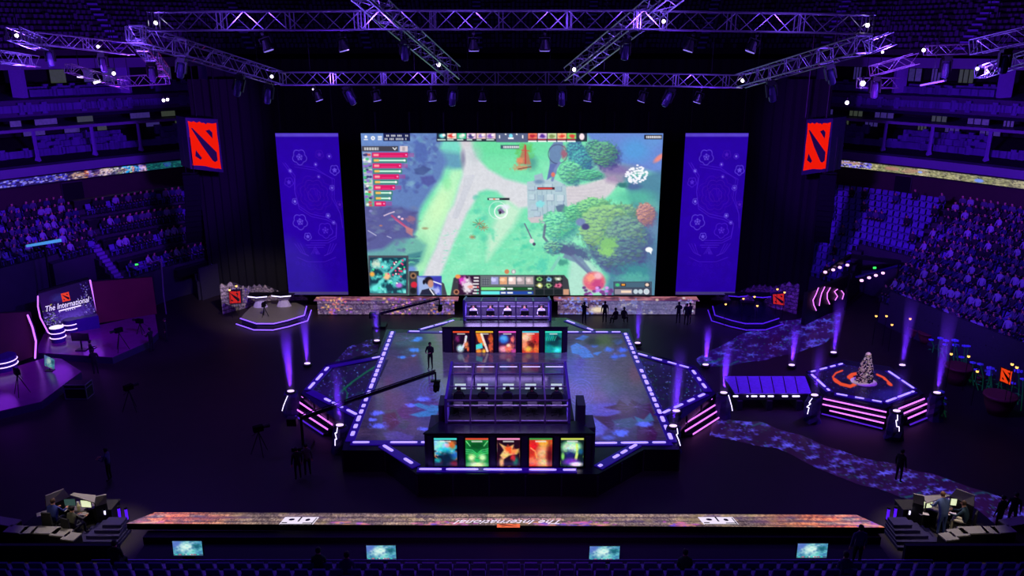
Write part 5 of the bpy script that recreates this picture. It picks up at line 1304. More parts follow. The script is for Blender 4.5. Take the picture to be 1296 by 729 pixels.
def moving_head():
    root = empty('moving_head_lamp', (0, 0, 0))
    m_ = MB(); m_.box((0, 0, -.2), (.42, .34, .22), taper=1.1); m_.build('base', BMETAL, root, local=True)
    m_ = MB(); m_.box((-.27, 0, -.62), (.08, .2, .7)); m_.box((.27, 0, -.62), (.08, .2, .7)); m_.box((0, 0, -.32), (.6, .2, .08)); m_.build('yoke', BMETAL, root, local=True)
    m_ = MB(); m_.lathe((0, 0, -1.25), [(.15, 0), (.2, .05), (.22, .4), (.18, .75), (.1, .86)], 12); m_.build('head', mat('lamp_head', (60, 50, 90), .35, .3), root, local=True)
    m_ = MB(); m_.lathe((0, 0, -1.27), [(.02, -.02), (.14, 0), (.14, .03)], 12); m_.build('lens', mat('lamp_lens_dim', (70, 60, 130), .2), root, local=True)
    return root


PL, MH = par_lamp(), moving_head()
first = {id(PL): True, id(MH): True}
def hang(proto, x, y, Y, label, rx=0.0, ry=0.0, sc=1.0, group=None):
    o = proto if first[id(proto)] else copy_tree(proto); first[id(proto)] = False
    best = None
    for (p, q, sz) in TR:                                   # clamp the lamp on the nearest truss
        for k in range(61):
            c_ = p.lerp(q, .02 + .96 * k / 60); px, py = proj([tuple(c_)]); dd = abs(px[0] - x) * 2 + abs(py[0] + 10 - y)
            if best is None or dd < best[0]: best = (dd, c_ - Vector((0, 0, sz * .5)))
    o.location = best[1]; o.rotation_euler = (rx, ry, 0); o.scale = (sc, sc, sc)
    tag(o, label, 'lamp', group); return o


fr_ = [(331, .3), (427, .25), (601, 0), (690, 0), (882, -.3), (961, -.35)]
for k, (x, t) in enumerate(fr_):
    hang(PL, x, 38, YF, ['leftmost', 'second from left', 'third from left', 'fourth from left', 'fifth from left', 'rightmost'][k] + ' of the six round lamps under the front overhead truss', ry=-t, sc=1.0, group='round lamps under the front truss')
rr_ = [(398, .3), (472, .2), (544, .1), (610, 0), (680, 0), (748, -.15), (818, -.3), (890, -.3)]
nm8 = ['leftmost', 'second from left', 'third from left', 'fourth from left', 'fifth from left', 'sixth from left', 'seventh from left', 'rightmost']
for k, (x, t) in enumerate(rr_):
    hang(PL, x, 104.5, YR, nm8[k] + ' of the eight round lamps under the rear overhead truss', ry=-t, sc=1.05, group='round lamps under the rear truss')
for x, y, Y, t, lab in ((436, 107, YR, -.4, 'moving head lamp under the rear truss above the left banner'), (575, 107, YR, .1, 'moving head lamp under the rear truss at the left inner diagonal'), (712, 107, YR, 0, 'moving head lamp under the rear truss at the right inner diagonal'),
                        (851, 107, YR, .4, 'moving head lamp under the rear truss above the right end of the screen'), (793, 42, YF, .1, 'moving head lamp under the front truss at its crossing with the right diagonal'),
                        (512, 42, YF, 0, 'moving head lamp under the front truss at its crossing with the left diagonal'), (340, 104, YR, .2, 'moving head lamp at the left end of the rear truss'), (975, 96, 47, -.2, 'moving head lamp right of the rear truss end'),
                        (304, 90, 46, .3, 'moving head lamp halfway along the left outer diagonal truss'), (1050, 78, 42, -.3, 'moving head lamp halfway along the right outer diagonal truss'), (230, 72, 42, .2, 'moving head lamp near the front end of the left outer diagonal truss'),
                        (190, 70, 44, 0, 'moving head lamp at the left corner of the lighting rig'), (1110, 92, 46, 0, 'moving head lamp at the right corner of the lighting rig'), (60, 54, 44, 0, 'moving head lamp under the upper left truss'), (128, 64, 44, 0, 'moving head lamp under the truss over the left seating'),
                        (1200, 66, 46, 0, 'moving head lamp under the short bright right truss'), (1276, 54, 34.9, 0, 'moving head lamp under the upper right corner truss')):
    hang(MH, x, y, Y, lab, ry=t, sc=1.0 if Y > 45 else .85, group='moving head lamps on the rig')

def bright(x, y, Y, r, lab):
    p = at(x, y, Y); root = empty('spot_lamp', p, lab, 'lamp', 'small bright lamps on the rig')
    m_ = MB(); m_.ball(p, r * .9, 8, 6); m_.build('lens', BRIGHT, root)
    m_ = MB(); m_.lathe(p + Vector((0, .02, 0)), [(r * .4, r * .8), (r * .5, r * 1.6), (r * .3, r * 2.4)], 8); m_.build('housing', BMETAL, root)
for x, y, Y, r, lab in ((197, 29, YF, .1, 'at the left end of the front truss'), (344, 97, 48.4, .11, 'at the left end of the rear truss'), (555, 82, 47, .13, 'on the left inner diagonal truss'), (727, 88, 47, .13, 'on the right inner diagonal truss'),
                        (840, 27, YF - .5, .09, 'on the front truss beside the right diagonal'), (940, 102, 48.4, .12, 'at the right end of the rear truss'), (1098, 32, YF - .5, .1, 'at the right end of the front truss'), (1169, 63.5, 45, .11, 'on the short right truss'),
                        (1117, 66, 45, .08, 'below the right rig corner'), (1092, 105.5, 51.5, .18, 'on the bright short truss of the right tier'), (1237, 87, 41, .09, 'under the right edge truss'), (124, 59, 43.6, .09, 'on the upper left truss'), (144, 93, 50, .12, 'hanging vertically over the left tier'),
                        (207, 127, 60, .13, 'left one of the pair in the left gallery'), (212, 126, 60, .12, 'right one of the pair in the left gallery'), (1072, 130, 60, .16, 'in the right gallery beside the drape'), (21, 45, 40, .1, 'in the upper left corner'), (396, 113, YR - .4, .05, 'small pilot light above the left banner')):
    bright(x, y, Y, r, 'small brilliant white lamp ' + lab)


# LED tubes lying on the truss near the tiers
def bar_light(a, b, r, m, lab, name='tube_light'):
    root = empty(name, (Vector(a) + Vector(b)) / 2, lab, 'lamp')
    m_ = MB(); m_.tube(a, b, r, n=6); m_.build('tube', m, root)
    d = (Vector(b) - Vector(a)).normalized() * r * 1.5
    m_ = MB(); m_.tube(Vector(a) - d, a, r * 1.3, n=6); m_.build('end_cap', BMETAL, root); m_ = MB(); m_.tube(b, Vector(b) + d, r * 1.3, n=6); m_.build('end_cap', BMETAL, root)
def wired(a, b, r, m, lab):
    bar_light(a, b, r, m, lab); t = [o for o in COL.objects if o.get('label') == lab][0]; c_ = (Vector(a) + Vector(b)) / 2
    m_ = MB(); m_.tube(c_, (c_.x, c_.y, 37.9), .015, n=4, caps=False); m_.build('hanging_wire', BMETAL, t)
wired(at(98, 97, 50), at(106, 98, 50), .06, LEDWH, 'short bright tube on the sloping left truss')
wired(at(119, 105, 50), at(128, 102, 50), .08, LEDWH, 'short white tube at the lower end of the sloping left truss')
wired(at(1165, 108, 46), at(1196, 102, 44), .05, LEDVI, 'violet tube under the right edge trusses')

# ---- hanging loudspeaker columns
SPK = mat('speaker_black', (9, 9, 12), .9, spec=.1); GRL = mat('speaker_grille', (12, 12, 16), .9, spec=.1)
def line_array(xs, ys, Y, yaw, label):
    n = len(xs); root = empty('hanging_speaker_column', at(xs[0], ys[0], Y), label, 'loudspeaker')
    for i in range(n):
        a = at(xs[i], ys[i], Y); tilt = (i / (n - 1)) ** 2 * .5
        M = Matrix.Translation(a) @ Matrix.Rotation(yaw, 4, 'Z') @ Matrix.Rotation(tilt, 4, 'X')
        m_ = MB(); m_.mesh([M @ Vector(v) for v in ((-.6, -.35, -.2), (.6, -.35, -.2), (.45, .4, -.14), (-.45, .4, -.14), (-.6, -.35, .2), (.6, -.35, .2), (.45, .4, .14), (-.45, .4, .14))], [(0, 3, 2, 1), (4, 5, 6, 7), (0, 1, 5, 4), (1, 2, 6, 5), (2, 3, 7, 6), (3, 0, 4, 7)])
        c_ = m_.build('speaker_cabinet', SPK, root)
        m_ = MB(); m_.mesh([M @ Vector(v) for v in ((-.56, -.37, -.17), (.56, -.37, -.17), (.56, -.37, .17), (-.56, -.37, .17))], [(0, 1, 2, 3)]); m_.build('grille', GRL, c_)
    a = at(xs[0], ys[0], Y); m_ = MB(); m_.tube((a.x - .3, a.y, a.z + .2), (a.x - .3, a.y, a.z + 3.0), .03); m_.tube((a.x + .3, a.y, a.z + .2), (a.x + .3, a.y, a.z + 3.0), .03); m_.box((a.x, a.y, a.z + .3), (1.0, .5, .08)); m_.build('flying_frame', BMETAL, root)


n = 13
line_array([241 + 3 * math.sin(i * .26) + (i > 8) * (i - 8) * .9 for i in range(n)], [224 + i * 6.4 for i in range(n)], 60.5, .5, 'curved black column of loudspeakers hanging left of the stage')
line_array([1049 - 3 * math.sin(i * .26) - (i > 6) * (i - 6) * 1.3 for i in range(n)], [224 + i * 6.4 for i in range(n)], 60.5, -.5, 'curved black column of loudspeakers hanging right of the stage')
# ================================================================== FIGURES
CLOTH = {}
def cloth(name, rgb): return mat('cloth_' + name, rgb, .85, vary=.12, scale=20)


JN = ['pelvis', 'spine', 'chest', 'neck', 'head', 'crown', 'shL', 'elL', 'wrL', 'haL', 'shR', 'elR', 'wrR', 'haR', 'hipL', 'knL', 'anL', 'toL', 'hipR', 'knR', 'anR', 'toR']
ED = [(0, 1), (1, 2), (2, 3), (3, 4), (4, 5), (2, 6), (6, 7), (7, 8), (8, 9), (2, 10), (10, 11), (11, 12), (12, 13), (0, 14), (14, 15), (15, 16), (16, 17), (0, 18), (18, 19), (19, 20), (20, 21)]
RAD = dict(pelvis=(.15, .11), spine=(.14, .11), chest=(.17, .12), neck=(.055, .06), head=(.075, .085), crown=(.08, .09), shL=(.07, .07), elL=(.047, .047), wrL=(.032, .03), haL=(.038, .02), hipL=(.09, .09), knL=(.06, .06), anL=(.042, .045), toL=(.04, .03))
REG = dict(head='skin', crown='skin', haL='skin', haR='skin', toL='shoe', toR='shoe', knL='leg', knR='leg', anL='leg', anR='leg', hipL='leg', hipR='leg')


def pose_stand(arm='down', lean=0.0, twist=0.0):
    J = dict(pelvis=(0, 0, .95), spine=(0, .01 + lean * .25, 1.15), chest=(0, lean * .6, 1.38), neck=(0, lean * .85, 1.54), head=(0, .02 + lean, 1.64), crown=(0, .01 + lean * 1.05, 1.73),
             shL=(-.19, lean * .7, 1.43), shR=(.19, lean * .7, 1.43), hipL=(-.1, 0, .9), knL=(-.11, .03, .5), anL=(-.12, 0, .09), toL=(-.13, .16, .04), hipR=(.1, 0, .9), knR=(.11, .03, .5), anR=(.12, 0, .09), toR=(.13, .16, .04))
    A = {'down': ((-.25, 0, 1.13), (-.26, .08, .88), (-.26, .11, .78)), 'fwd': ((-.25, .12, 1.18), (-.14, .36, 1.22), (-.1, .44, 1.23)), 'desk': ((-.28, .14 + lean * .5, 1.16), (-.22, .4 + lean * .5, 1.04), (-.2, .49 + lean * .5, 1.03)), 'up': ((-.3, .1, 1.3), (-.22, .28, 1.52), (-.2, .33, 1.6))}[arm]
    for s, k in ((1, 'L'), (-1, 'R')):
        for n_, p in zip(('el', 'wr', 'ha'), A): J[n_ + k] = (p[0] * s, p[1], p[2])
    return J


def pose_sit(arm='lap', lean=0.05, h=.47, foot=0.0):
    J = dict(pelvis=(0, 0, h + .1), spine=(0, .0, h + .3), chest=(0, lean * .6, h + .54), neck=(0, lean * .9, h + .7), head=(0, .02 + lean, h + .8), crown=(0, .01 + lean, h + .89),
             shL=(-.19, lean * .7, h + .58), shR=(.19, lean * .7, h + .58), hipL=(-.1, .04, h + .07), knL=(-.14, .44, h + .06), anL=(-.14, .46, .09), toL=(-.14, .61, .04), hipR=(.1, .04, h + .07), knR=(.14, .44, h + .06), anR=(.14, .46, .09), toR=(.14, .61, .04))
    A = {'lap': ((-.24, .08, h + .32), (-.15, .3, h + .2), (-.12, .38, h + .19)), 'desk': ((-.26, .14 + lean, h + .34), (-.2, .38 + lean, h + .31), (-.17, .48 + lean, h + .31))}[arm]
    for s, k in ((1, 'L'), (-1, 'R')):
        for n_, p in zip(('el', 'wr', 'ha'), A): J[n_ + k] = (p[0] * s, p[1], p[2])
    for k in 'LR':
        J['an' + k] = (J['an' + k][0], J['an' + k][1] - foot * .15, .09 + foot); J['to' + k] = (J['to' + k][0], J['to' + k][1] - foot * .15, .04 + foot)
    return J


def finger_mesh(mb, wr, ha):
    """five short tapered fingers continuing the hand"""
    wr, ha = Vector(wr), Vector(ha); d = (ha - wr).normalized(); s_ = d.cross(Vector((0, 0, 1))).normalized(); up = s_.cross(d)
    for k, (o, L) in enumerate(((-.03, .065), (-.01, .075), (.011, .07), (.031, .055))):
        a = ha + s_ * o + d * .008; b = a + d * L * .55 - up * .004; c_ = b + d * L * .4 - up * .02
        mb.tube(a, b, .0105, .009, n=5); mb.tube(b, c_, .009, .007, n=5)
    sg = 1 if wr.x < 0 else -1
    a = wr + d * .035 + s_ * .03 * sg; b = a + s_ * .03 * sg + d * .025; mb.tube(a, b, .012, .01, n=5); mb.tube(b, b + d * .03, .01, .008, n=5)


def body_mesh(name, J, levels=2, scale=1.0, mats=None, fingers=False, wide=1.0):
    J = {k: Vector(v) for k, v in J.items()}
    me = bpy.data.meshes.new('skeleton'); me.from_pydata([tuple(J[n]) for n in JN], ED, []); o = bpy.data.objects.new('skeleton', me); COL.objects.link(o)
    md = o.modifiers.new('skin', 'SKIN'); md.use_smooth_shade = True
    for i, n_ in enumerate(JN):
        r_ = RAD.get(n_) or RAD[n_[:-1] + 'L']; me.skin_vertices[0].data[i].radius = (r_[0] * wide, r_[1] * wide) if i < 3 else r_; me.skin_vertices[0].data[i].use_root = (i == 0)
    if levels: sb = o.modifiers.new('sub', 'SUBSURF'); sb.levels = sb.render_levels = levels
    out = bpy.data.meshes.new_from_object(o.evaluated_get(bpy.context.evaluated_depsgraph_get())); bpy.data.objects.remove(o)
    mb = MB(); mb.v = [v.co.copy() for v in out.vertices]; mb.f = [tuple(p.vertices) for p in out.polygons]; mb.m = [0] * len(mb.f)
    # facial relief and ears ride on the head
    hd, cr = J['head'], J['crown']; f = Vector((0, 1, 0))
    if levels:
        mb.tube(hd + Vector((0, .085, .02)), hd + Vector((0, .112, -.018)), .008, .014, n=5)
        for s in (-1, 1): mb.ball(hd + Vector((s * .083, 0, .01)), .022, 6, 4, sx=.4); 
        if fingers:
            for k in 'LR': finger_mesh(mb, J['wr' + k], J['ha' + k])
    bones = [(J[JN[a]], J[JN[b]], JN[b]) for a, b in ED]
    idx = {'top': 0, 'leg': 1, 'skin': 2, 'shoe': 3, 'hair': 4}
    for i, fc in enumerate(mb.f):
        c_ = sum((mb.v[k] for k in fc), Vector()) / len(fc); best = None; bd = 9
        for a, b, n_ in bones:
            ab = b - a; t = max(0, min(1, (c_ - a).dot(ab) / ab.length_squared)); q = a + ab * t; dd = (c_ - q).length
            if dd < bd: bd = dd; best = (n_, t)
        n_, t = best; r_ = REG.get(n_, 'top')
        if n_ in ('hipL', 'hipR') and c_.z > J['pelvis'].z + .02: r_ = 'top'
        if n_ == 'head' and t < .25: r_ = 'skin'
        if n_ in ('haL', 'haR') and t < .05: r_ = 'top'
        if r_ == 'skin' and n_ in ('head', 'crown') and c_.z > hd.z - .03:
            if c_.y < hd.y + .02 or c_.z > hd.z + .085: r_ = 'hair'
        mb.m[i] = idx[r_]
    me2 = bpy.data.meshes.new(name); me2.from_pydata([tuple(v * scale) for v in mb.v], [], mb.f)
    for m in mats: me2.materials.append(m)
    me2.polygons.foreach_set('material_index', mb.m); me2.polygons.foreach_set('use_smooth', [True] * len(mb.f)); me2.update()
    return me2


SHOE = cloth('black_shoe', (18, 18, 20)); PCOUNT = [0]
def person(J, loc, rz, label, top, leg, skin=SKIN, hair=HAIR, levels=2, fingers=True, group=None, scale=1.0, jacket=True, glasses=False, headset=False, wide=1.0):
    me = body_mesh('person', J, levels, scale, [top, leg, skin, SHOE, hair], fingers, wide)
    root = empty('person', loc, label, 'person', group, rz)
    b = bpy.data.objects.new('body', me); COL.objects.link(b); b.parent = root
    hd = Vector(J['head']) * scale
    m_ = MB(); m_.lathe(hd + Vector((0, -.012, .03)), [(.088, -.05), (.1, 0), (.1, .05), (.078, .1), (.03, .128)], 10, sx=.95, sy=1.06)
    m_.v = [Vector((v.x, min(v.y, hd.y + (.03 if v.z < hd.z + .06 else .09)), v.z)) for v in m_.v]; m_.build('hair', hair, root, True, local=True)
    m_ = MB()
    for s in (-1, 1): m_.ball(hd + Vector((s * .03, .093, .025)), .011, 6, 4, sy=.5)
    m_.tube(hd + Vector((-.022, .094, -.045)), hd + Vector((.022, .094, -.045)), .006, n=4); m_.build('facial_features', mat('face_dark', (60, 30, 26), .6), root, local=True)
    if headset:
        m_ = MB()
        for s in (-1, 1): m_.lathe(hd + Vector((s * .1, 0, -.03)), [(.03, 0), (.045, .03), (.03, .07)], 8, sx=.5)
        m_.path([hd + Vector((.105 * math.cos(a), 0, .04 + .115 * math.sin(a))) for a in np.linspace(0, math.pi, 9)], .012, 5); m_.build('headset', BMETAL, root, local=True)
    return root


def office_chair(loc, rz, label, z=.47, m=None, group=None):
    m = m or cloth('chair_black', (22, 22, 26)); root = empty('swivel_chair', loc, label, 'chair', group, rz)
    x = MB(); x.box((0, .05, z - .03), (.5, .5, .1)); x.build('seat', m, root, local=True)
    x = MB(); x.box((0, -.24, z + .42), (.48, .08, .75), taper=.85); x.build('backrest', m, root, local=True)
    x = MB(); x.tube((0, 0, z - .08), (0, 0, .1), .035)
    for k in range(5): a = k * 1.257; x.tube((0, 0, .12), (math.cos(a) * .3, math.sin(a) * .3, .06), .025, .018, n=5); x.ball((math.cos(a) * .3, math.sin(a) * .3, .04), .035, 6, 4)
    x.build('base', BMETAL, root, local=True)
    x = MB()
    for s in (-1, 1): x.box((s * .28, .02, z + .22), (.05, .3, .04)); x.tube((s * .28, .0, z + .2), (s * .25, .0, z - .04), .018, n=5)
    x.build('armrest', BMETAL, root, local=True)
    return root


GREYT = cloth('player_white_shirt', (200, 200, 215)); BLK = cloth('black', (16, 16, 20)); NAVY = cloth('navy', (24, 28, 56)); PURS = cloth('plum', (70, 50, 110))
# ---- players in the rear booth, facing the viewer behind their monitors
def desk(name, x0, x1, y, z0, h, dep, label, m=DESK):
    root = empty(name, ((x0 + x1) / 2, y, z0), label, 'desk'); d = MB(); d.box(((x0 + x1) / 2, y, z0 + h), (x1 - x0, dep, .05)); d.build('desk_top', m, root)
    d = MB(); d.box(((x0 + x1) / 2, y + dep * .4, z0 + h * .5), (x1 - x0 - .1, .04, h - .08)); d.build('modesty_panel', m, root)
    for s in (x0 + .1, (x0 + x1) / 2, x1 - .1): d = MB(); d.box((s, y, z0 + h / 2 - .01), (.06, dep * .8, h - .04)); d.build('leg', BMETAL, root)
    return root


def pc_monitor(x, y, z, rz, label, screen, w=.56, h=.33, group=None):
    root = empty('computer_monitor', (x, y, z), label, 'monitor', group, rz)
    m_ = MB(); m_.box((0, 0, .3), (w, .04, h)); m_.build('housing', BMETAL, root, local=True)
    m_ = MB(); m_.poly([(-w / 2 + .015, -.022, .3 - h / 2 + .02), (w / 2 - .015, -.022, .3 - h / 2 + .02), (w / 2 - .015, -.022, .3 + h / 2 - .015), (-w / 2 + .015, -.022, .3 + h / 2 - .015)]); m_.build('screen', screen, root, local=True)
    m_ = MB(); m_.tube((0, .03, .02), (0, .03, .25), .02); m_.box((0, .02, .012), (.24, .18, .02)); m_.build('stand', BMETAL, root, local=True)
    return root


SCRW = mat('monitor_glow', (200, 220, 210), .3, emit=(206, 230, 214), power=.95, vary=.3, scale=9); SCRD = mat('monitor_dark_picture', (50, 80, 80), .3, emit=(60, 100, 100), power=.8, vary=.5, scale=9)
desk('player_desk', rx0 + .15, rx1 - .15, 50.7, ZR + .1, .74, .6, 'long desk with five monitors inside the rear booth')
pos5 = ['leftmost', 'second from left', 'middle', 'second from right', 'rightmost']
for i in range(5):
    x = rx0 + (rx1 - rx0) * (i + .5) / 5
    pc_monitor(x + .02, 50.65, ZR + .87, math.pi, pos5[i] + ' of the five monitors seen from behind in the rear booth', SCRW, group='monitors in the rear booth')
    office_chair((x, 51.5, ZR + .1), math.pi, pos5[i] + ' of the five players\' chairs in the rear booth', group='chairs in the rear booth')
    person(pose_sit('desk', .06), (x, 51.42, ZR + .12), math.pi, pos5[i] + ' of the five players facing the viewer in the rear booth', [GREYT, PURS, GREYT, PURS, GREYT][i], BLK, headset=True, group='players in the rear booth')
desk('player_desk', bx0 + .2, bx1 - .2, 36.75, ZB + .1, .74, .65, 'long desk with five monitors inside the front booth')
for i in range(5):
    x = bx0 + (bx1 - bx0) * (i + .5) / 5
    pc_monitor(x + (-.06 if i % 2 else .03), 36.72, ZB + .87, 0, pos5[i] + ' of the five lit monitors in the front booth', SCRW, .58, .34, group='monitors in the front booth')
    office_chair((x, 35.72, ZB + .1), 0, pos5[i] + ' of the five players\' chairs in the front booth', group='chairs in the front booth')
    person(pose_sit('desk', .08), (x, 35.8, ZB + .12), 0, pos5[i] + ' of the five players seen from behind in the front booth', [BLK, NAVY, PURS, BLK, NAVY][i], BLK, headset=True, group='players in the front booth')

# ---- crew silhouettes and stage people
crew = [((545, 467, ZS), 2.9, 'standing camera operator in black on the stage left of the booth', 'fwd'),
        ((390, 602, 0), .3, 'person in grey standing on the dark floor left of the stage, feet catching light', 'down'), ((378, 607, 0), .6, 'person in dark clothes standing beside the one in grey left of the stage', 'down'),
        ((140, 608, 0), 1.6, 'crew person in a purple lit jacket on the floor above the left desk', 'fwd'), ((193, 445, 0), 1.2, 'crew person with a bright screen beside the left studio platform', 'fwd'),
        ((122, 474, 0), .4, 'crew person holding a lit card below the left studio platform', 'fwd'), ((212, 432, 0), 2.0, 'crew person standing in the dark right of the left studio', 'down'), ((118, 462, 0), -.8, 'crew person at the edge of the left studio platform', 'fwd'),
        ((1136, 610, 0), -1.0, 'person in dark clothes on the flower path behind the right desk', 'down'), ((1278, 668, 0), -.6, 'person in black at the right edge behind the benches', 'down'), ((1262, 672, 0), .4, 'person in black beside the benches at the right edge', 'down')]
for (p, rz, lab, arm) in crew:
    q = G(*p); person(pose_stand(arm), q, rz, lab, {'purple lit': PURS}.get('purple lit' if 'purple' in lab else '', cloth('grey_crew', (90, 84, 92)) if 'grey' in lab[:16] else BLK), BLK, levels=1)
for k, (x, yb, arm, sit) in enumerate(((739, 410, 'up', 0), (765, 409, 'down', 0), (779, 412, 'lap', 1), (789, 411, 'lap', 1), (858, 410, 'fwd', 0), (872, 411, 'up', 0), (868, 412, 'down', 0))):
    q = G(x, yb, 0); q.z = 0
    names = ['leftmost silhouette, arm raised', 'slim upright silhouette', 'left one of two low seated silhouettes', 'right one of two low seated silhouettes', 'silhouette with bent arms', 'rightmost silhouette, arms raised', 'silhouette standing between the two']
    person(pose_sit('lap') if sit else pose_stand(arm), q, .5 * (k % 3) - .5, 'person in black before the right LED wall, ' + names[k], BLK, BLK, levels=1, scale=1.0)

# jib cameras with long booms
def jib(a, b, label, Yh):
    root = empty('camera_crane', a, label, 'camera crane'); a, b = Vector(a), Vector(b)
    m_ = MB(); m_.tube(a, b, .12, .09, n=5); m_.tube(a + Vector((0, 0, .2)), b + Vector((0, 0, .12)), .03, n=4)
    for k in range(12): m_.tube(a.lerp(b, k / 12), a.lerp(b, k / 12) + Vector((0, 0, .18)), .02, n=4)
    m_.build('boom', BMETAL, root)
    m_ = MB(); m_.tube(b, b - Vector((0, 0, .5)), .05); m_.box(b - Vector((0, 0, .5)), (.5, .2, .08)); m_.build('remote_head', BMETAL, root)
    m_ = MB(); m_.box(b - Vector((-.05, .1, .75)), (.3, .6, .32)); m_.tube(b - Vector((-.05, .4, .75)), b - Vector((-.05, .7, .77)), .08, n=8); m_.build('camera', SPK, root)
    m_ = MB(); m_.tube(a, (a.x, a.y, 0), .08); m_.box((a.x, a.y, .1), (1.0, 1.0, .2)); m_.box(a - (b - a).normalized() * .5, (.5, .4, .4)); m_.build('pedestal', BMETAL, root)


jb = G(384, 566, 0); jib(Vector((jb.x, jb.y, 1.7)), D(551, 471, 38.2), 'long black camera crane boom reaching over the left of the stage floor', 0)
jib(D(480, 397, 57), D(556, 378, 58), 'long black camera crane boom in front of the left stone pattern wall', 0)

# ---- seats and spectators
SEATM = mat('seat_plastic', (96, 84, 160), .45, vary=.2, scale=3)
def seat_bm():
    m_ = MB(); m_.box((0, .02, .42), (.46, .42, .08)); m_.mesh([(-.23, -.2, .42), (.23, -.2, .42), (.21, -.3, .86), (-.21, -.3, .86), (-.23, -.14, .42), (.23, -.14, .42), (.21, -.24, .88), (-.21, -.24, .88)], [(0, 1, 2, 3), (7, 6, 5, 4), (0, 4, 5, 1), (1, 5, 6, 2), (2, 6, 7, 3), (3, 7, 4, 0)])
    m_.box((-.2, 0, .2), (.05, .1, .4)); m_.box((.2, 0, .2), (.05, .1, .4)); return m_


sb = seat_bm(); seat_me = sb.build('proto', SEATM).data; bpy.data.objects.remove(bpy.data.objects['proto'])
SPV, SPF = [v.copy() for v in sb.v], list(sb.f)
outfits = [('white', (150, 150, 180), (40, 40, 60)), ('black', (26, 26, 34), (20, 20, 26)), ('navy', (44, 48, 96), (24, 24, 34)), ('plum', (44, 26, 50), (24, 24, 30)), ('black', (30, 28, 36), (26, 26, 34)), ('grey', (84, 84, 110), (30, 30, 40)), ('dark', (38, 34, 44), (24, 22, 30))]
SITJ = [pose_sit('lap', .02), pose_sit('lap', .16), pose_sit('desk', .1)]
ppl_me = []
for k, (nm_, a, b) in enumerate(outfits):
    ppl_me.append(body_mesh('spectator', SITJ[k % 3], 1, 1.0, [cloth(nm_ + '_top', a), cloth(nm_ + '_legs', b), SKIN, SHOE, HAIR]))
low_me = body_mesh('low', SITJ[1], 0, 1.0, [cloth('grey_top', (60, 60, 76)), cloth('grey_legs', (30, 30, 40)), SKIN, SHOE, HAIR])

rr = random.Random(11); seats, people = [], []
def occ(s, t, r):
    if s > 0:
        if t > .385: return .93
        return .16 if r > 6 else .10
    if t > .395: return .88
    return .8


for s in (-1, 1):
    for r in range(NROW):
        t = 0.03; 
        while t < .97:
            p, q = bowl(s, t, r), bowl(s, t + .002, r); L = (q - p).length; t += .57 / (L / .002)
            aisle = (.37 < t < .394) if s > 0 else (.37 < t < .396) or (.02 < t < .04) or (t < .37 and r % 3 != 0)
            if aisle or hole(s, t, r) or hole(s, t + .01, r) or hole(s, t - .01, r): continue
            px, py = proj([tuple(p)]); px, py = px[0], py[0]
            if not (-15 < px < 1311): continue
            if s < 0 and 238 < px < 262 and py < 300: pass
            d = (q - p).normalized(); nrm = Vector((-d.y, d.x, 0)); nrm = nrm if nrm.dot(Vector((0, 45, 0)) - Vector((p.x, p.y, 0))) > 0 else -nrm
            rz = math.atan2(nrm.y, nrm.x) - math.pi / 2; dist = (p - CAM).length
            if rr.random() < occ(s, t, r): people.append((dist, p - nrm * .02, rz, s, t, r))
            seats.append((dist, p, rz, s, t, r, people and people[-1][1] == p - nrm * .02))
# near stand seats along the bottom edge of the view
near = []
for k, (Y, z) in enumerate(((23.35, 2.9), (22.45, 3.3), (21.55, 3.7))):
    for i in range(64):
        x = -18.5 + i * .58
        near.append((0, Vector((x, Y, z)), 0.0))
def place(me, name, p, rz, label, cat, group, sc=1.0):
    o = bpy.data.objects.new(name, me); COL.objects.link(o); o.location = p; o.rotation_euler = (0, 0, rz); o.scale = (sc,) * 3
    return tag(o, label, cat, group)


def mass(name, lst, vs, fs, mats, mi, label, cat):
    V = np.array([tuple(v) for v in vs]); out = []; F = []; M = []
    for k, it in enumerate(lst):
        p, rz = it[1], it[2]; c_, s_ = math.cos(rz), math.sin(rz); W = V.copy(); W[:, 0], W[:, 1] = V[:, 0] * c_ - V[:, 1] * s_ + p.x, V[:, 0] * s_ + V[:, 1] * c_ + p.y; W[:, 2] += p.z
        F += [tuple(i + k * len(V) for i in f) for f in fs]; out.append(W); M += mi(k)
    me = bpy.data.meshes.new(name); me.from_pydata(np.vstack(out).tolist(), [], F)
    for m in mats: me.materials.append(m)
    me.polygons.foreach_set('material_index', M); me.update()
    o = bpy.data.objects.new(name, me); COL.objects.link(o); return tag(o, label, cat, kind='stuff')


GS = {('n',): 'folding seats of the near stand along the bottom'}
for it in near:
    px, py = proj([tuple(it[1] + Vector((0, 0, .8)))])
    if py[0] < 735 and -8 < px[0] < 1304: place(seat_me, 'stadium_seat', it[1], it[2], 'empty violet lit folding seat of the near stand at the bottom', 'seat', 'seats of the near stand')
nn = sum(1 for o in COL.objects if o.name.startswith('stadium_seat'))
emp = sorted([x for x in seats if not x[6]], key=lambda x: x[0]); full = [x for x in seats if x[6]]
for it in emp[:max(0, 298 - nn)]:
    lab, grp = (('empty seat in the violet lit right bowl beside the stair', 'empty seats of the right bowl') if it[3] > 0 else ('empty seat in the violet lit left bowl beside the stair', 'empty seats of the left bowl'))
    place(seat_me, 'stadium_seat', it[1], it[2], lab, 'seat', grp)
mass('stadium_seats', emp[max(0, 298 - nn):] + full, SPV, SPF, [SEATM], lambda k: [0] * len(SPF), 'rows of violet lit folding seats filling both lower bowls', 'seats')
people.sort(key=lambda x: x[0]); NP = 285
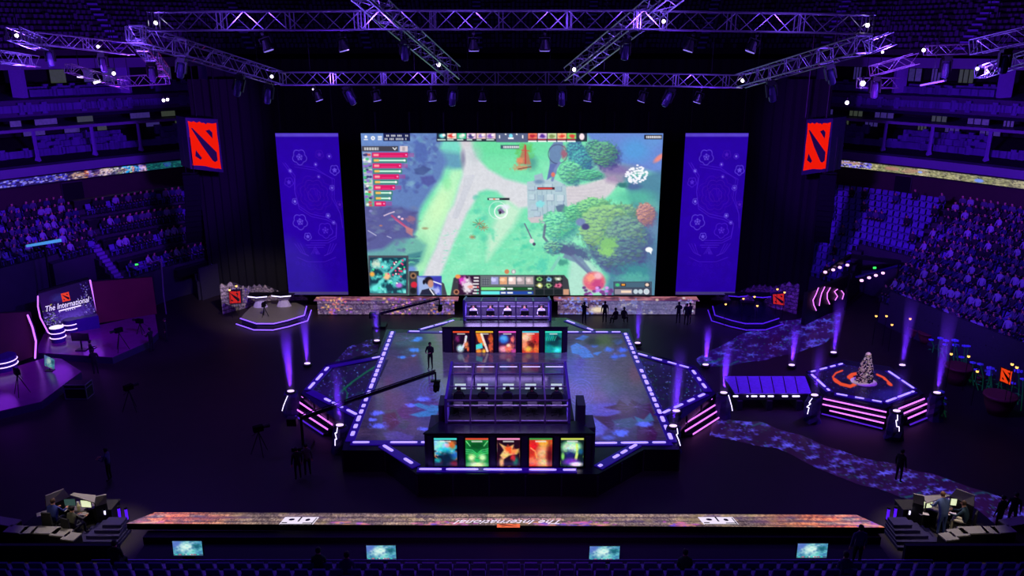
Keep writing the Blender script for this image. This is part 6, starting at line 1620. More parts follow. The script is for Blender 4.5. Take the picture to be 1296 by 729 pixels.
for k, it in enumerate(people[:NP]):
    v = rr.choice((0, 0, 0, 1, 2, 2, 2, 3, 4, 5, 5, 5, 6)); side = 'right' if it[3] > 0 else 'left'; nm_ = outfits[v][0]
    place(ppl_me[v], 'spectator', it[1] + Vector((0, 0, .02)), it[2] + rr.uniform(-.3, .3), f'seated spectator in {nm_} top among the crowd of the {side} bowl', 'person', f'spectators in {nm_} in the {side} bowl', rr.uniform(.94, 1.06))
rest = people[NP:]
if rest:
    lv = [v.co.copy() for v in low_me.vertices]; lf = [tuple(p.vertices) for p in low_me.polygons]; li = [p.material_index for p in low_me.polygons]
    ms = [cloth('grey_top', (60, 60, 76)), cloth('grey_legs', (30, 30, 40)), SKIN, SHOE, HAIR, cloth('white_top', (150, 150, 180)), cloth('black_top', (26, 26, 34)), cloth('navy_top', (34, 38, 70))]
    mass('crowd', rest, lv, lf, ms, lambda k: [(0, 6, 7, 6, 5, 0, 7, 6)[(k * 5) % 8] if i == 0 else i for i in li], 'far spectators filling the back rows of the bowls', 'crowd')

AISL = mat('upper_aisle', (120, 100, 190), .6)
# seats of the balcony tiers, and the upper bowl: thousands, one mass each
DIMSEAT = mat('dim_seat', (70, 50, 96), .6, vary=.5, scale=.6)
TV, TF = [], []
mb = MB(); ru = random.Random(4)
for s in (-1, 1):
    for off, z in ((2.6, 11.0), (3.5, 11.45), (4.4, 11.9), (3.3, 16.1), (4.2, 16.3), (2.0, 14.95)):
        for i in range(150):
            t = .02 + i * .0064
            if int(i / 14) % 3 == 2 and off > 3: continue
            p = along(RP, t); q = along(RP, t + .003); d = q - p; x, y = s * (p.x + off), p.y + off
            mb.box((x, y, z + .25), (.44, .3, .62 if ru.random() > .15 else 1.0), rz=math.atan2(d.y, s * d.x))
tag(mb.build('balcony_seats', mat('balcony_seat', (96, 80, 150), .5, vary=.4, scale=1.0)), 'rows of violet seats in the balcony tiers on both sides', 'seats', kind='stuff')
mb = MB()
AK = [k for k in np.arange(1.5, 31, 2.3)]
for r in range(1, UPN):
    for k in np.arange(2, 30, .085):
        k = float(k)
        if min(abs(k - a) for a in AK) < .1: continue
        a = upper(k, r); i = min(int(k), 31); tx, ty = UP[i + 1][0] - UP[i][0], UP[i + 1][1] - UP[i][1]
        px, py = proj([tuple(a)])
        if not (-10 < px[0] < 1306 and -12 < py[0] < 100): continue
        if ru.random() < .12: continue
        mb.box((a.x, a.y, a.z + .28), (.3, .26, .4 + (.3 if ru.random() < .2 else 0)), rz=math.atan2(ty, tx))
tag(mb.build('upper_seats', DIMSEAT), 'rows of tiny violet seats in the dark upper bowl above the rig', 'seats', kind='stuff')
for k in AK:
    a, b = upper(k - .08, 0), upper(k + .08, 0); px, py = proj([tuple(upper(k, 8))])
    if not (-60 < px[0] < 1360): continue
    root = empty('upper_aisle', a, 'narrow violet aisle running up the dark upper bowl between seat blocks', 'stairs', 'aisles of the upper bowl')
    m_ = MB()
    for r in range(UPN): p1, p2, p3, p4 = upper(k - .08, r), upper(k + .08, r), upper(k + .08, r + 1), upper(k - .08, r + 1); m_.slab([(v.x, v.y) for v in (p1, p2, p3, p4)], p1.z + .5, p1.z + .68)
    m_.build('steps', AISL, root)
# ================================================================== SIDE SETS
SETFL = mat('set_floor_purple', (130, 40, 120), .22, vary=.25, scale=1.5)
SETWALL = mat('set_wall_plum', (70, 12, 34), .7, vary=.25, scale=1.0)
VTUBE = mat('led_tube_lilac', (200, 150, 255), .3, emit=(196, 110, 255), power=1.5, sample=True)


def V(x, y, z): p = G(x, y, z); p.z = z; return p


def platform(name, px, z, label, top, side, z0=0.0, cat='platform'):
    pts = [g2(x, y, z) for x, y in px]; cx = sum(p[0] for p in pts) / len(pts); cy = sum(p[1] for p in pts) / len(pts)
    root = empty(name, (cx, cy, z0), label, cat); m_ = MB(); m_.slab(pts, z0, z - .04); m_.build('base', side, root)
    m_ = MB(); m_.slab(pts, z - .04, z); m_.build('deck', top, root); return root


# ---- left: news studio with the lettered screen
ZP = .5
platform('studio_platform', [(44, 446), (60, 414), (122, 412), (196, 396), (200, 420), (188, 432), (142, 452)], ZP, 'purple lit studio platform in front of the lettered screen', SETFL, STSIDE)
def set_wall(px_bl, px_br, px_tl, px_tr, label, m, name='set_wall'):
    """a leaning-free wall standing on two floor pixels up to the pixel height of its top corners"""
    a, b = V(*px_bl, ZP), V(*px_br, ZP); c_, d = D(*px_tr, b.y), D(*px_tl, a.y)
    root = empty(name, (a + b) / 2, label, 'set wall'); m_ = MB(); m_.quadslab(a, b, Vector((b.x, b.y, c_.z)), Vector((a.x, a.y, d.z)), -.25); m_.build('panel', m, root)
    m_ = MB(); m_.tube(Vector((a.x, a.y, d.z)), Vector((b.x, b.y, c_.z)), .08, n=4); m_.build('top_rail', BMETAL, root)
    return root, a, b, Vector((b.x, b.y, c_.z)), Vector((a.x, a.y, d.z))
# lettered screen
c = Canvas(0, 0, 100, 84, 3, (22, 8, 58))
c.blob(55, 66, 34, 13, (92, 62, 190), 1.3, rag=.6); c.blob(50, 56, 40, 10, (60, 30, 140), 1.2, al=.7); c.blob(34, 22, 12, 9, (40, 36, 110), 1, rag=.5)
for i in range(120): c.blob(random.gauss(88, 7), random.uniform(2, 70), random.uniform(.5, 1.6), random.uniform(.5, 1.5), random.choice([(120, 100, 220), (70, 50, 170), (170, 160, 230), (10, 6, 30)]))
for i in range(140): c.blob(random.gauss(12, 8), random.gauss(66, 12), random.uniform(.6, 1.8), random.uniform(.5, 1.6), random.choice([(130, 110, 220), (80, 50, 180), (170, 150, 230), (110, 140, 60), (10, 6, 30)]))
c.blob(18, 34, 1.6, 1.6, (190, 150, 40))
x0, x1 = D(50, 400, 50.5), 0
sa, sb_, sc_, sd = V(64, 421, ZP), V(124, 405, ZP), None, None
ya, yb_ = sa.y, sb_.y
TLs, TRs, BRs, BLs = D(48, 372, ya), D(112, 354, yb_), D(123, 402, yb_), D(58, 414, ya)
scr = empty('studio_screen', (BLs + BRs) / 2, 'studio wall screen with white lettering over violet clouds and an orange emblem', 'screen')
art_surface('display', bilinear(TLs, TRs, BRs, BLs), 120, 100, c, paint_mat('studio_display', power=.95), scr, uv=(0, 0, 100, 84))
m_ = MB(); m_.quadslab(TLs + Vector((0, .05, .15)), BLs + Vector((0, .05, 0)), BRs + Vector((0, .05, 0)), TRs + Vector((0, .05, .15)), -.3 if (BLs - TLs).cross(TRs - TLs).y > 0 else .3)
m_.build('housing', BMETAL, scr)
rg = (TRs - TLs + BRs - BLs).normalized(); upv = (TLs - BLs + TRs - BRs).normalized(); nv = rg.cross(upv).normalized(); nv = nv if nv.y < 0 else -nv
rq = frame_rot(rg, upv)
def sp(u, v, o=.03): return (TLs * (1 - u) + TRs * u) * (1 - v) + (BLs * (1 - u) + BRs * u) * v + nv * o
words('lettering', 'The International', sp(.48, .49), .60, rq, LWH, scr, .3, .74)
m_ = MB(); m_.poly([sp(.3, .60), sp(.74, .58), sp(.74, .615), sp(.3, .635)]); m_.build('underline', LWH, scr)
words('lettering', '* * * * *', sp(.52, .665), .22, rq, LWH, scr, 0, 1.0)
m_ = MB(); m_.poly([sp(.41 + u * .155, .16 + v * .24, .03) for u, v in EDGE]); m_.build('emblem_plate', ORG, scr)
m_ = MB()
for s_ in SGN: m_.poly([sp(.41 + u * .155, .16 + v * .24, .05) for u, v in s_])
m_.build('emblem_mark', MARK, scr)
# plum coloured walls; the right one is a brighter copy, glow put into its colour
r1 = set_wall((124, 408), (198, 396), (114, 356), (184, 350), 'plum set wall right of the lettered studio screen', mat('plum_wall_glow', (120, 20, 52), .7, vary=.5, scale=.35))
set_wall((-16, 470), (46, 448), (-14, 398), (34, 394), 'plum set wall behind the round lit table at the left edge', SETWALL)
def tube_run(pix, label, m=VTUBE, r=.05, z=ZP):
    """pix: (x, y, height above the platform) with the foot pixel's depth"""
    P = []; foot = V(*pix[0][2], z)
    for (x, y, _) in pix: P.append(D(x, y, foot.y))
    root = empty('led_tube', P[-1], label, 'light tube'); m_ = MB(); m_.path(P, r, 6)
    for q in P: m_.ball(q, r, 6, 4)
    m_.build('tube', m, root); m_ = MB(); m_.path([q + Vector((0, r * 1.6, 0)) for q in P], r * 1.5, 4); m_.build('channel', BMETAL, root)
tube_run([(114, 355, (124, 404)), (118, 376, 0), (123.5, 401, 0)], 'long slanting violet tube on the right edge of the lettered screen', r=.07)
tube_run([(180, 354, (197, 398)), (187, 372, 0), (188, 384, 0), (186, 394, 0)], 'bent violet tube at the right end of the studio set')
tube_run([(48, 375, (62, 424)), (48, 388, 0), (51, 402, 0), (61, 421, 0)], 'bent violet tube left of the lettered screen')
tube_run([(35, 399, (45, 452)), (41, 414, 0), (45.5, 432, 0), (44.5, 453, 0)], 'tall bent violet tube between the two studio platforms', r=.06)
platform('studio_platform', [(-20, 482), (0, 470), (60, 452), (78, 454), (103, 470), (52, 508), (0, 520), (-20, 524)], ZP, 'purple lit platform with a round table at the left edge', SETFL, STSIDE)
RINGM = mat('led_ring_pale', (230, 210, 255), .3, emit=(226, 200, 255), power=1.5, sample=True)
DRUM = mat('drum_violet', (60, 30, 120), .35)
def drum(x, y, r, h, rings, label, toplit=False):
    p = V(x, y, ZP); root = empty('round_lit_table', p, label, 'table')
    m_ = MB(); m_.lathe(p, [(r * .92, 0), (r, h * .5), (r, h)], 24); m_.build('body', DRUM, root)
    for z in rings: m_ = MB(); m_.lathe(p, [(r + .02, z - .03), (r + .05, z), (r + .02, z + .03)], 24); m_.build('light_ring', RINGM, root)
    m_ = MB(); m_.lathe(p + Vector((0, 0, h)), [(r * .94, 0), (r * .94, .03)], 24); m_.build('table_top', mat('lit_table_top', (240, 235, 255), .3, emit=(236, 226, 255), power=1.2, sample=True) if toplit else DRUM, root)
drum(74.5, 432, .48, 1.05, (.35, .72), 'small round table with glowing white top and rings', True)
drum(91, 419, .5, .9, (.25, .6), 'round table end with two glowing rings beside the orange emblem desk')
drum(6, 467, .78, .9, (.35, .65), 'large round table with two glowing rings at the left edge')
# curved desk with emblem
a, b = V(97, 417, ZP), V(125, 412, ZP)
root = empty('emblem_desk', (a + b) / 2, 'low studio desk with two glowing lines and an orange emblem', 'desk')
m_ = MB(); m_.quadslab(a, b, b + Vector((0, 0, .95)), a + Vector((0, 0, .95)), -.6); m_.build('body', DRUM, root)
for h in (.3, .72): m_ = MB(); m_.tube(a + Vector((0, -.03, h)), b + Vector((0, -.03, h + .05)), .04); m_.build('light_line', RINGM, root)
ed = (b - a).normalized(); q = a + ed * .75 + Vector((0, -.1, .5))
m_ = MB(); m_.poly([q + ed * (u - .5) * .62 + Vector((0, 0, (.5 - v) * .62)) for u, v in EDGE]); m_.build('emblem_plate', mat('amber_face', (200, 110, 20), .5, emit=(220, 120, 30), power=.9), root)
m_ = MB()
for s_ in SGN: m_.poly([q + Vector((0, -.02, 0)) + ed * (u - .5) * .62 + Vector((0, 0, (.5 - v) * .62)) for u, v in s_])
m_.build('emblem_mark', MARK, root)
# low blank monitor cart, small display, flight case, tripod cameras
q = V(104, 443, ZP); root = empty('dark_monitor_stand', q, 'dark floor monitor on a stand in front of the studio desk', 'monitor')
m_ = MB(); m_.box(q + Vector((0, 0, .95)), (1.15, .12, .55)); m_.build('housing', BMETAL, root); m_ = MB(); m_.tube(q, q + Vector((0, 0, .7)), .05); m_.box(q + Vector((0, 0, .03)), (.7, .5, .06)); m_.build('stand', BMETAL, root)
q = V(63, 469, ZP); root = empty('monitor', q, 'angled monitor with teal picture standing on the left platform', 'monitor')
e_, f_ = D(56, 449, q.y + .5), D(69, 455, q.y - .3); g_, h_ = D(69, 468, q.y - .3), D(56.5, 463, q.y + .5)
art_surface('monitor_screen', bilinear(e_, f_, g_, h_), 40, 30, MONC, paint_mat('monitor_display_dim', power=.55), root, uv=(0, 0, 38, 22))
m_ = MB(); b_ = Vector((-.04, .05, 0)); m_.mesh([e_ + b_, f_ + b_, g_ + b_, h_ + b_, e_ + b_ * 2.5, f_ + b_ * 2.5, g_ + b_ * 2.5, h_ + b_ * 2.5], [(0, 1, 2, 3), (7, 6, 5, 4), (0, 4, 5, 1), (1, 5, 6, 2), (2, 6, 7, 3), (3, 7, 4, 0)]); m_.build('housing', BMETAL, root)
m_ = MB(); m_.tube((g_ + h_) / 2 + Vector((0, .1, .1)), (q.x, q.y, ZP), .03); m_.box(q + Vector((0, 0, .02)), (.5, .4, .04)); m_.build('stand', BMETAL, root)
q = V(98, 505, 0); root = empty('flight_case', q, 'black flight case with pale metal edges on the dark floor below the studio', 'case')
m_ = MB(); m_.box(q + Vector((0, .3, .5)), (1.3, .8, .9)); m_.build('body', DARK, root)
m_ = MB(); EM = mat('case_edge', (130, 130, 150), .35, .6)
for dx in (-.65, .65):
    for dy in (-.1, .7): m_.box(q + Vector((dx, dy, .5)), (.05, .05, .92))
for z in (.05, .72, .95):
    m_.box(q + Vector((0, -.1, z)), (1.3, .05, .05)); m_.box(q + Vector((-.65, .3, z)), (.05, .8, .05)); m_.box(q + Vector((.65, .3, z)), (.05, .8, .05))
m_.build('metal_edging', EM, root)
q0 = q
m_ = MB()
for dx in (-.5, .5):
    for dy in (0, .6): m_.ball(q0 + Vector((dx, dy, .04)), .05, 6, 4)
m_.build('caster', BMETAL, root)


def tripod(x, y, z, rz, label, h=1.4):
    p = V(x, y, z); root = empty('tripod_camera', p, label, 'camera')
    m_ = MB()
    for k in range(3): a = rz + k * 2.094; m_.tube(p + Vector((0, 0, h - .1)), p + Vector((math.cos(a) * .5, math.sin(a) * .5, .02)), .03, .02, n=5)
    m_.build('tripod_legs', BMETAL, root); d = Vector((math.sin(-rz), math.cos(rz), 0))
    m_ = MB(); m_.box(p + Vector((0, 0, h + .1)), (.26, .5, .3), rz=rz); m_.build('camera_body', SPK, root)
    m_ = MB(); m_.tube(p + Vector((0, 0, h + .12)) + d * .25, p + Vector((0, 0, h + .12)) + d * .6, .08, .1, n=8); m_.build('camera_lens', BMETAL, root)
    m_ = MB(); m_.tube(p + Vector((.1, 0, h)), p + Vector((.15, 0, h - .2)) - d * .5, .015, n=4); m_.build('pan_handle', BMETAL, root)


for x, y, z, rz, lab in ((154, 444, ZP, 2.6, 'tripod camera on the purple studio platform facing the desk'), (27, 500, ZP, .8, 'tripod camera on the left edge platform'), (336, 409, 0.0, 0.1, 'tripod camera in front of the small stone set stage'),
                         (330, 575, 0, -1, 'tripod camera on the dark floor left of the main stage'), (167, 520, 0, -.6, 'tripod camera on the floor right of the flight case'), (180, 431, 0, 1.2, 'tripod camera at the right corner of the studio platform')):
    tripod(x, y, z, rz, lab)

# ---- small round stage with stone wall and two desks (left) and its dark twin (right)
def stone_wall_art(seed, lit):
    c = brick_canvas(0, 0, 120, 40, 5, (200, 186, 166), (130, 120, 128), 8, 5, seed, 1.0, (30, 26, 30))
    for i in range(40): c.blob(random.gauss(34, 4), random.uniform(4, 34), random.uniform(.6, 2), random.uniform(.5, 1.6), random.choice([(90, 70, 160), (130, 90, 170), (160, 140, 150)]))
    return c


STONEP = paint_mat('stone_print', 'print', rough=.8)
def small_stage(s, label_side, deskon, m1, wallart):
    fx = (lambda x: x) if s < 0 else (lambda x: 1290 - x)
    # wall: base pixels with the top profile
    prof = [(282, 398, 361), (297, 394, 358), (308, 391, 363), (318, 388, 363), (327, 384, 361), (337, 381, 362), (348, 380, 367), (358, 380, 372), (372, 380, 374), (390, 380, 375)]
    base = [V(fx(x), yb, 0) for x, yb, yt in prof]; top = [D(fx(x), yt, b.y) for (x, yb, yt), b in zip(prof, base)]
    root = empty('stone_set_wall', base[4], 'curved grey stone set wall behind the small ' + label_side + ' stage', 'set wall')
    n = len(prof); bx = np.array([b.x for b in base]); by = np.array([b.y for b in base]); tz = np.array([t_.z for t_ in top]); K = np.arange(n)
    def fn(S, T):
        u = S * (n - 1); x, y, z = np.interp(u, K, bx), np.interp(u, K, by), np.interp(u, K, tz); j = .12 * np.sin(u * 9) * (T < .05)
        return np.stack([x, y, (z + j) * (1 - T)], -1)
    art_surface('stone_face', fn, 160, 40, wallart, STONEP, root, uv=(0, 0, 120, 40))
    m_ = MB()
    for i in range(n - 1):
        a, b = base[i], base[i + 1]; m_.mesh([(a.x, a.y + .05, 0), (b.x, b.y + .05, 0), (b.x, b.y + .6, 0), (a.x, a.y + .6, 0), (a.x, a.y + .05, top[i].z - .15), (b.x, b.y + .05, top[i + 1].z - .15), (b.x, b.y + .6, top[i + 1].z - .15), (a.x, a.y + .6, top[i].z - .15)], [(0, 3, 2, 1), (4, 5, 6, 7), (0, 1, 5, 4), (1, 2, 6, 5), (2, 3, 7, 6), (3, 0, 4, 7)])
    m_.build('backing', CONC, root)
    deck = [(305, 402), (309, 397), (318, 388), (335, 383), (375, 383), (386, 388), (384, 398), (364, 404), (347, 408), (325, 408)]
    p = platform('round_stage', [(fx(x), y) for x, y in deck], .55, 'small faceted ' + label_side + ' stage with two glowing edge lines', mat('round_stage_deck', (110, 104, 96), .5) if s < 0 else STG, STSIDE)
    for dz, k in ((.5, 0), (.12, .35)):
        m_ = MB(); P = [V(fx(x), y, .55) for x, y in ((305, 402), (325, 408.5), (347, 408.5), (364, 404.5), (384.5, 398), (387, 387))]; cx = sum((q for q in P), Vector()) / len(P) + Vector((0, 2, 0))
        P = [Vector((q.x, q.y, dz)) + (Vector((q.x, q.y, 0)) - Vector((cx.x, cx.y, 0))).normalized() * (.06 + k) for q in P]; m_.path(P, .045, 6); m_.build('edge_light', m1, p)
    if True:
        m_ = MB(); P = [V(fx(x), y, .55) for x, y in ((305, 402), (325, 408.5), (347, 408.5), (364, 404.5), (384.5, 398), (387, 387), (375, 384), (318, 388))]; cx = sum((q for q in P), Vector()) / len(P)
        m_.slab([(q.x + (q.x - cx.x) * .07, q.y + (q.y - cx.y) * .1) for q in P], 0, .14); m_.build('lower_step', STG, p)
    for (x, y, w, bend, lab) in ((328, 390, .95, 1, 'left'), (358, 389, .95, -1, 'right')):
        if s > 0: x = fx(x); bend = -bend
        q = V(x, y, .55); root = empty('presenter_desk', q, lab + ' presenter desk with dark top and pale glowing edge on the small ' + label_side + ' stage', 'desk')
        m_ = MB(); m_.slab([(q.x - w, q.y + .9), (q.x + w, q.y + .9), (q.x + w * .8, q.y - .1), (q.x, q.y - .35), (q.x - w * .8, q.y - .1)], 1.5, 1.58); m_.build('desk_top', DARK, root)
        m_ = MB(); m_.lathe((q.x, q.y + .35, .55), [(.5, 0), (.3, .5), (.62, .95)], 10, sx=1.2, sy=.7); m_.build('pedestal', mat('pedestal_pale', (190, 180, 210), .5) if s < 0 else STG, root)
        m_ = MB(); m_.path([(q.x - w * .8, q.y - .14, 1.55), (q.x, q.y - .39, 1.55), (q.x + w * .8, q.y - .14, 1.55)], .04, 6); m_.build('edge_light', deskon, root)


small_stage(-1, 'left', LEDWH, LEDVI, stone_wall_art(3, 1))
small_stage(1, 'right', LEDDIM, LEDDIM, stone_wall_art(4, 0))
a, b, c_, d = D(290, 368.6, 57.8), D(304, 368, 57.8), D(305, 383, 57.8), D(291, 384.4, 57.8)
emblem('emblem_sign', a, b, c_, d, 'small red emblem sign before the left stone set wall', REDD, .25)
a, b, c_, d = D(978, 372.5, 57.8), D(992.8, 371, 57.8), D(992.4, 386.4, 57.8), D(978.6, 384.6, 57.8)
emblem('emblem_sign', a, b, c_, d, 'small red emblem sign before the right stone set wall', REDD, .25)
a, b, c_, d = D(1267, 465, 41.0), D(1281, 470, 41.4), D(1278, 487, 41.4), D(1265, 482, 41.0)
emblem('emblem_sign', a, b, c_, d, 'tilted orange emblem sign among the flowers at the right edge', ORG, .2)
LAN = mat('lantern_glow', (250, 190, 90), .4, emit=(255, 190, 90), power=2.0)
for k, (x, y, Y) in enumerate(((299, 362, 57), (290.5, 367, 57), (984, 366, 57), (993, 370, 57), (941, 378, 57), (955, 375.5, 57), (958.5, 387, 57), (918.5, 385, 57), (1281, 461, 41), (1287, 465, 41), (1109, 400, 53), (1122, 400, 53), (1129, 411, 52), (1152, 403.5, 52), (1226, 451, 44), (1204, 448, 44), (1237, 470, 43))):
    p = D(x, y, Y); root = empty('lantern', p, 'tiny amber lantern on a thin post, ' + ('beside the left stone set' if x < 400 else 'by the right stone set' if x < 1000 else 'among the flower pots'), 'lantern', 'amber lanterns ' + ('left' if x < 400 else 'mid' if x < 1000 else 'right'))
    m_ = MB(); m_.ball(p, .085, 8, 5); m_.build('lamp', LAN, root); m_ = MB(); m_.tube(p - Vector((0, 0, .08)), (p.x, p.y, max(0, p.z - 2.2)), .02, n=4); m_.lathe(p + Vector((0, 0, .07)), [(.09, 0), (.02, .08)], 6); m_.build('post', BMETAL, root)

# ---- flower print paths on the arena floor
def flower_path(px, seed, label, base=(40, 14, 70), dens=1.0, hi=(96, 90, 255)):
    xs = [p[0] for p in px]; ys = [p[1] for p in px]; c = Canvas(min(xs) - 5, min(ys) - 5, max(xs) + 5, max(ys) + 5, 2, base); rr = random.Random(seed)
    c.mix(np.clip((fbm(c.X * .05, c.Y * .1, seed) - .4) * 2.5, 0, 1) * .7, tuple(v * .6 for v in base))
    area = (max(xs) - min(xs)) * (max(ys) - min(ys))
    for i in range(int(area / 110 * dens)):
        x, y = rr.uniform(min(xs), max(xs)), rr.uniform(min(ys), max(ys)); w = rr.uniform(2.5, 7.5); al = rr.uniform(.4, 1.0)
        fc = rr.choice([hi, (84, 72, 226), (66, 54, 200)])
        for k in range(5): a = k * 1.257 + i; c.line([(x, y), (x + math.cos(a) * w, y + math.sin(a) * w * .4)], w * .2, fc, .9, al)
    for i in range(int(area / 26 * dens)): c.blob(rr.uniform(min(xs), max(xs)), rr.uniform(min(ys), max(ys)), rr.uniform(.5, 1.3), rr.uniform(.3, .7), rr.choice([(90, 90, 230), (20, 110, 100), (60, 50, 170)]), .8, al=.8)
    for i in range(int(area / 3500 * dens) + 1):
        x, y = rr.uniform(min(xs), max(xs)), rr.uniform(min(ys), max(ys)); c.line([(x, y), (x + 8, y - 3), (x + 20, y - 4), (x + 32, y - 9)], 1.8, (16, 92, 100), 1, .7)
    n = len(px) // 2; top = [V(*p, .012) for p in px[:n]]; bot = [V(*p, .012) for p in reversed(px[n:])]
    K = np.arange(n); ta, ba = np.array([tuple(p) for p in top]), np.array([tuple(p) for p in bot])
    def fn(S, T):
        u = S * (n - 1); A_ = np.stack([np.interp(u, K, ta[:, k]) for k in range(3)], -1); B_ = np.stack([np.interp(u, K, ba[:, k]) for k in range(3)], -1)
        P = A_ * (1 - T[:, None]) + B_ * T[:, None]; w = .12 * np.sin(u * 7) * (np.abs(T - .5) > .49); P[:, 1] += w; P[:, 2] = .012; return P
    o = art_surface('flower_carpet', fn, 260, 60, c, PRN); return tag(o, label, 'carpet')


PRN = paint_mat('floor_print_glow', 'emit', power=.9, rough=.4)  # violet light on the floor put into the print as its own glow
flower_path([(903, 530), (960, 534), (1015, 552), (1075, 575), (1140, 590), (1200, 606), (1300, 642), (1320, 705), (1235, 655), (1180, 640), (1120, 622), (1060, 604), (985, 568), (898, 552)], 5, 'long violet carpet printed with blue flowers curving to the lower right', (36, 10, 62))
flower_path([(880, 455), (935, 425), (985, 408), (1035, 398), (1065, 395), (1060, 425), (1030, 440), (985, 452), (940, 460), (890, 466)], 6, 'violet flower print carpet between the trophy stage and the right stone set', (30, 4, 84), 1.1, (70, 80, 220))
flower_path([(440, 440), (462, 432), (480, 426), (478, 446), (450, 452), (420, 462)], 7, 'small violet flower print behind the left stage lobe', (24, 8, 52), 1.0)

# ---- trophy stage on the right
hexa = [(1022, 470), (1047, 498), (1118, 513), (1162, 496), (1124, 466), (1066, 457)]
p = platform('trophy_stage', [(1020, 470), (1042, 500), (1119, 517), (1170, 498), (1127, 464), (1066, 455)], ZS, 'hexagonal raised trophy stage with glowing dashes and orange swirl', STG, STSIDE)
c = Canvas(1015, 450, 1175, 520, 4, (18, 8, 60)); rr_ = random.Random(3)
c.mix(np.clip((fbm(c.X * .1, c.Y * .25, 6) - .45) * 3, 0, 1), (10, 6, 30)); c.blob(1130, 500, 26, 8, (40, 30, 150), 1, al=.7)
for i in range(240): c.blob(rr_.uniform(1040, 1150), rr_.uniform(460, 510), rr_.uniform(.3, .8), rr_.uniform(.2, .5), rr_.choice([(50, 70, 170), (70, 50, 180), (20, 60, 70)]), .8)
OR_ = (240, 78, 30)
c.line([(1066, 469), (1058, 472), (1054, 477), (1057, 483), (1066, 487), (1076, 489)], 2.2, OR_, 1); c.line([(1056, 480), (1064, 486), (1076, 489), (1083, 486), (1079, 481), (1074, 477), (1078, 474), (1084, 473)], 4.2, OR_, 1.2)
c.line([(1078, 476), (1080, 482), (1090, 486), (1105, 486)], 3.5, OR_, 1); c.line([(1094, 488), (1106, 485)], 3, OR_, 1)
c.line([(1110, 474), (1119, 478), (1127, 486)], 2.6, OR_, 1); c.blob(1126, 486, 4.2, 2, OR_, .5, 30); c.blob(1120, 480, 3, 1.2, OR_, .6, 30)
c.blob(1093, 483, 12, 3.4, (240, 225, 200), 1.2, al=.9)
o = art_surface('stage_print', bilinear(V(1066, 461, ZS + .01), V(1122, 469, ZS + .01), V(1150, 497, ZS + .01), V(1116, 508, ZS + .01)), 2, 2, c, PRN); bpy.data.objects.remove(o)
HX = [V(x, y, ZS + .012) for x, y in ((1028, 471), (1052, 497), (1117, 508), (1154, 495), (1121, 470), (1068, 461))]; hc = sum(HX, Vector()) / 6
def hexfn(S, T):
    u = S * 6; K = np.arange(7); A_ = np.array([tuple(q) for q in HX + HX[:1]]); P = np.stack([np.interp(u, K, A_[:, k]) for k in range(3)], -1); return P * T[:, None] + np.array(hc) * (1 - T[:, None])
o = art_surface('stage_print', hexfn, 240, 90, c, paint_mat('trophy_floor_print_glow', power=.9, rough=.25), p)  # floor print given its own glow
led_run('light_strip', [(1025, 472), (1067, 461)], 'dashed light strip on the back left edge of the trophy stage', .35, .6, .4, seed=31)
led_run('light_strip', [(1026, 474), (1050, 496)], 'dashed light strip on the left edge of the trophy stage', .4, .9, .2, seed=32)
led_run('light_strip', [(1056, 499), (1117, 510)], 'dashed light strip on the front edge of the trophy stage', .35, .6, .3, seed=33)
led_run('light_strip', [(1120, 510), (1157, 496)], 'dashed light strip on the right front edge of the trophy stage', .4, 1.0, .1, seed=34)
led_run('light_strip', [(1123, 470), (1157, 493)], 'light strip on the right edge of the trophy stage', .35, 1.2, .15, seed=35)
stairs('stairs', [(1042, 500), (1119, 517)], [((1042, 504), (1122, 521)), ((1041, 511), (1121, 528)), ((1050, 519), (1119, 535)), ((1040, 523), (1117, 542))], 'wide front stairs of the trophy stage with pink nosing lines', [LEDPK, LEDPK, LEDPK, LEDDIM])
stairs('stairs', [(1121, 517), (1168, 499)], [((1137, 517), (1170, 504)), ((1143, 523), (1174, 510)), ((1149, 529), (1179, 516)), ((1152, 537), (1186, 523))], 'right stairs of the trophy stage with pink nosing lines', [LEDPK, LEDPK, LEDPK, LEDDIM])
# trophy: glittering tapered shell in a pale ring
q = V(1093, 484, ZS); root = empty('trophy', q, 'tall glittering tapered trophy shell standing on a pale ring', 'trophy')
m_ = MB(); rr_ = random.Random(8); prof = [(.5, .1), (.46, .35), (.42, .7), (.36, 1.05), (.29, 1.35), (.22, 1.6), (.14, 1.78), (.05, 1.84)]
vs = []
PZ = np.linspace(.1, 1.84, 22); PR = np.interp(PZ, [z for r_, z in prof], [r_ for r_, z in prof]); nk = 26
for j in range(22):
    for k in range(nk): a = k * 2 * math.pi / nk; f = 1 + rr_.uniform(-.14, .14); vs.append(q + Vector((PR[j] * f * math.cos(a) + PZ[j] * .03, PR[j] * f * math.sin(a) * .8, PZ[j] + rr_.uniform(-.03, .03))))
m_.v = vs
for j in range(21):
    for k in range(nk):
        a, b, c2, d2 = j * nk + k, j * nk + (k + 1) % nk, (j + 1) * nk + (k + 1) % nk, (j + 1) * nk + k
        for f in ((a, b, c2), (a, c2, d2)): m_.f.append(f); m_.m.append(0 if rr_.random() < .42 else 1)
m_.f.append(tuple(range(21 * nk, 22 * nk))); m_.m.append(0)
m_.build('shell', [mat('painted_sparkle_bright', (240, 226, 200), .25, .2), mat('painted_sparkle_dark', (40, 36, 60), .25, .3)], root)  # sparkle painted in as random bright and dark facets
m_ = MB(); m_.lathe(q, [(.72, 0), (.74, .05), (.6, .08), (.5, .1)], 28); m_.build('ring_base', mat('pale_ring', (236, 226, 200), .4), root)
m_ = MB(); m_.lathe(q + Vector((.05, 0, 1.74)), [(.15, 0), (.16, .08), (.1, .16), (.03, .19)], 12); m_.build('cap', mat('pale_cap', (226, 206, 170), .4), root)
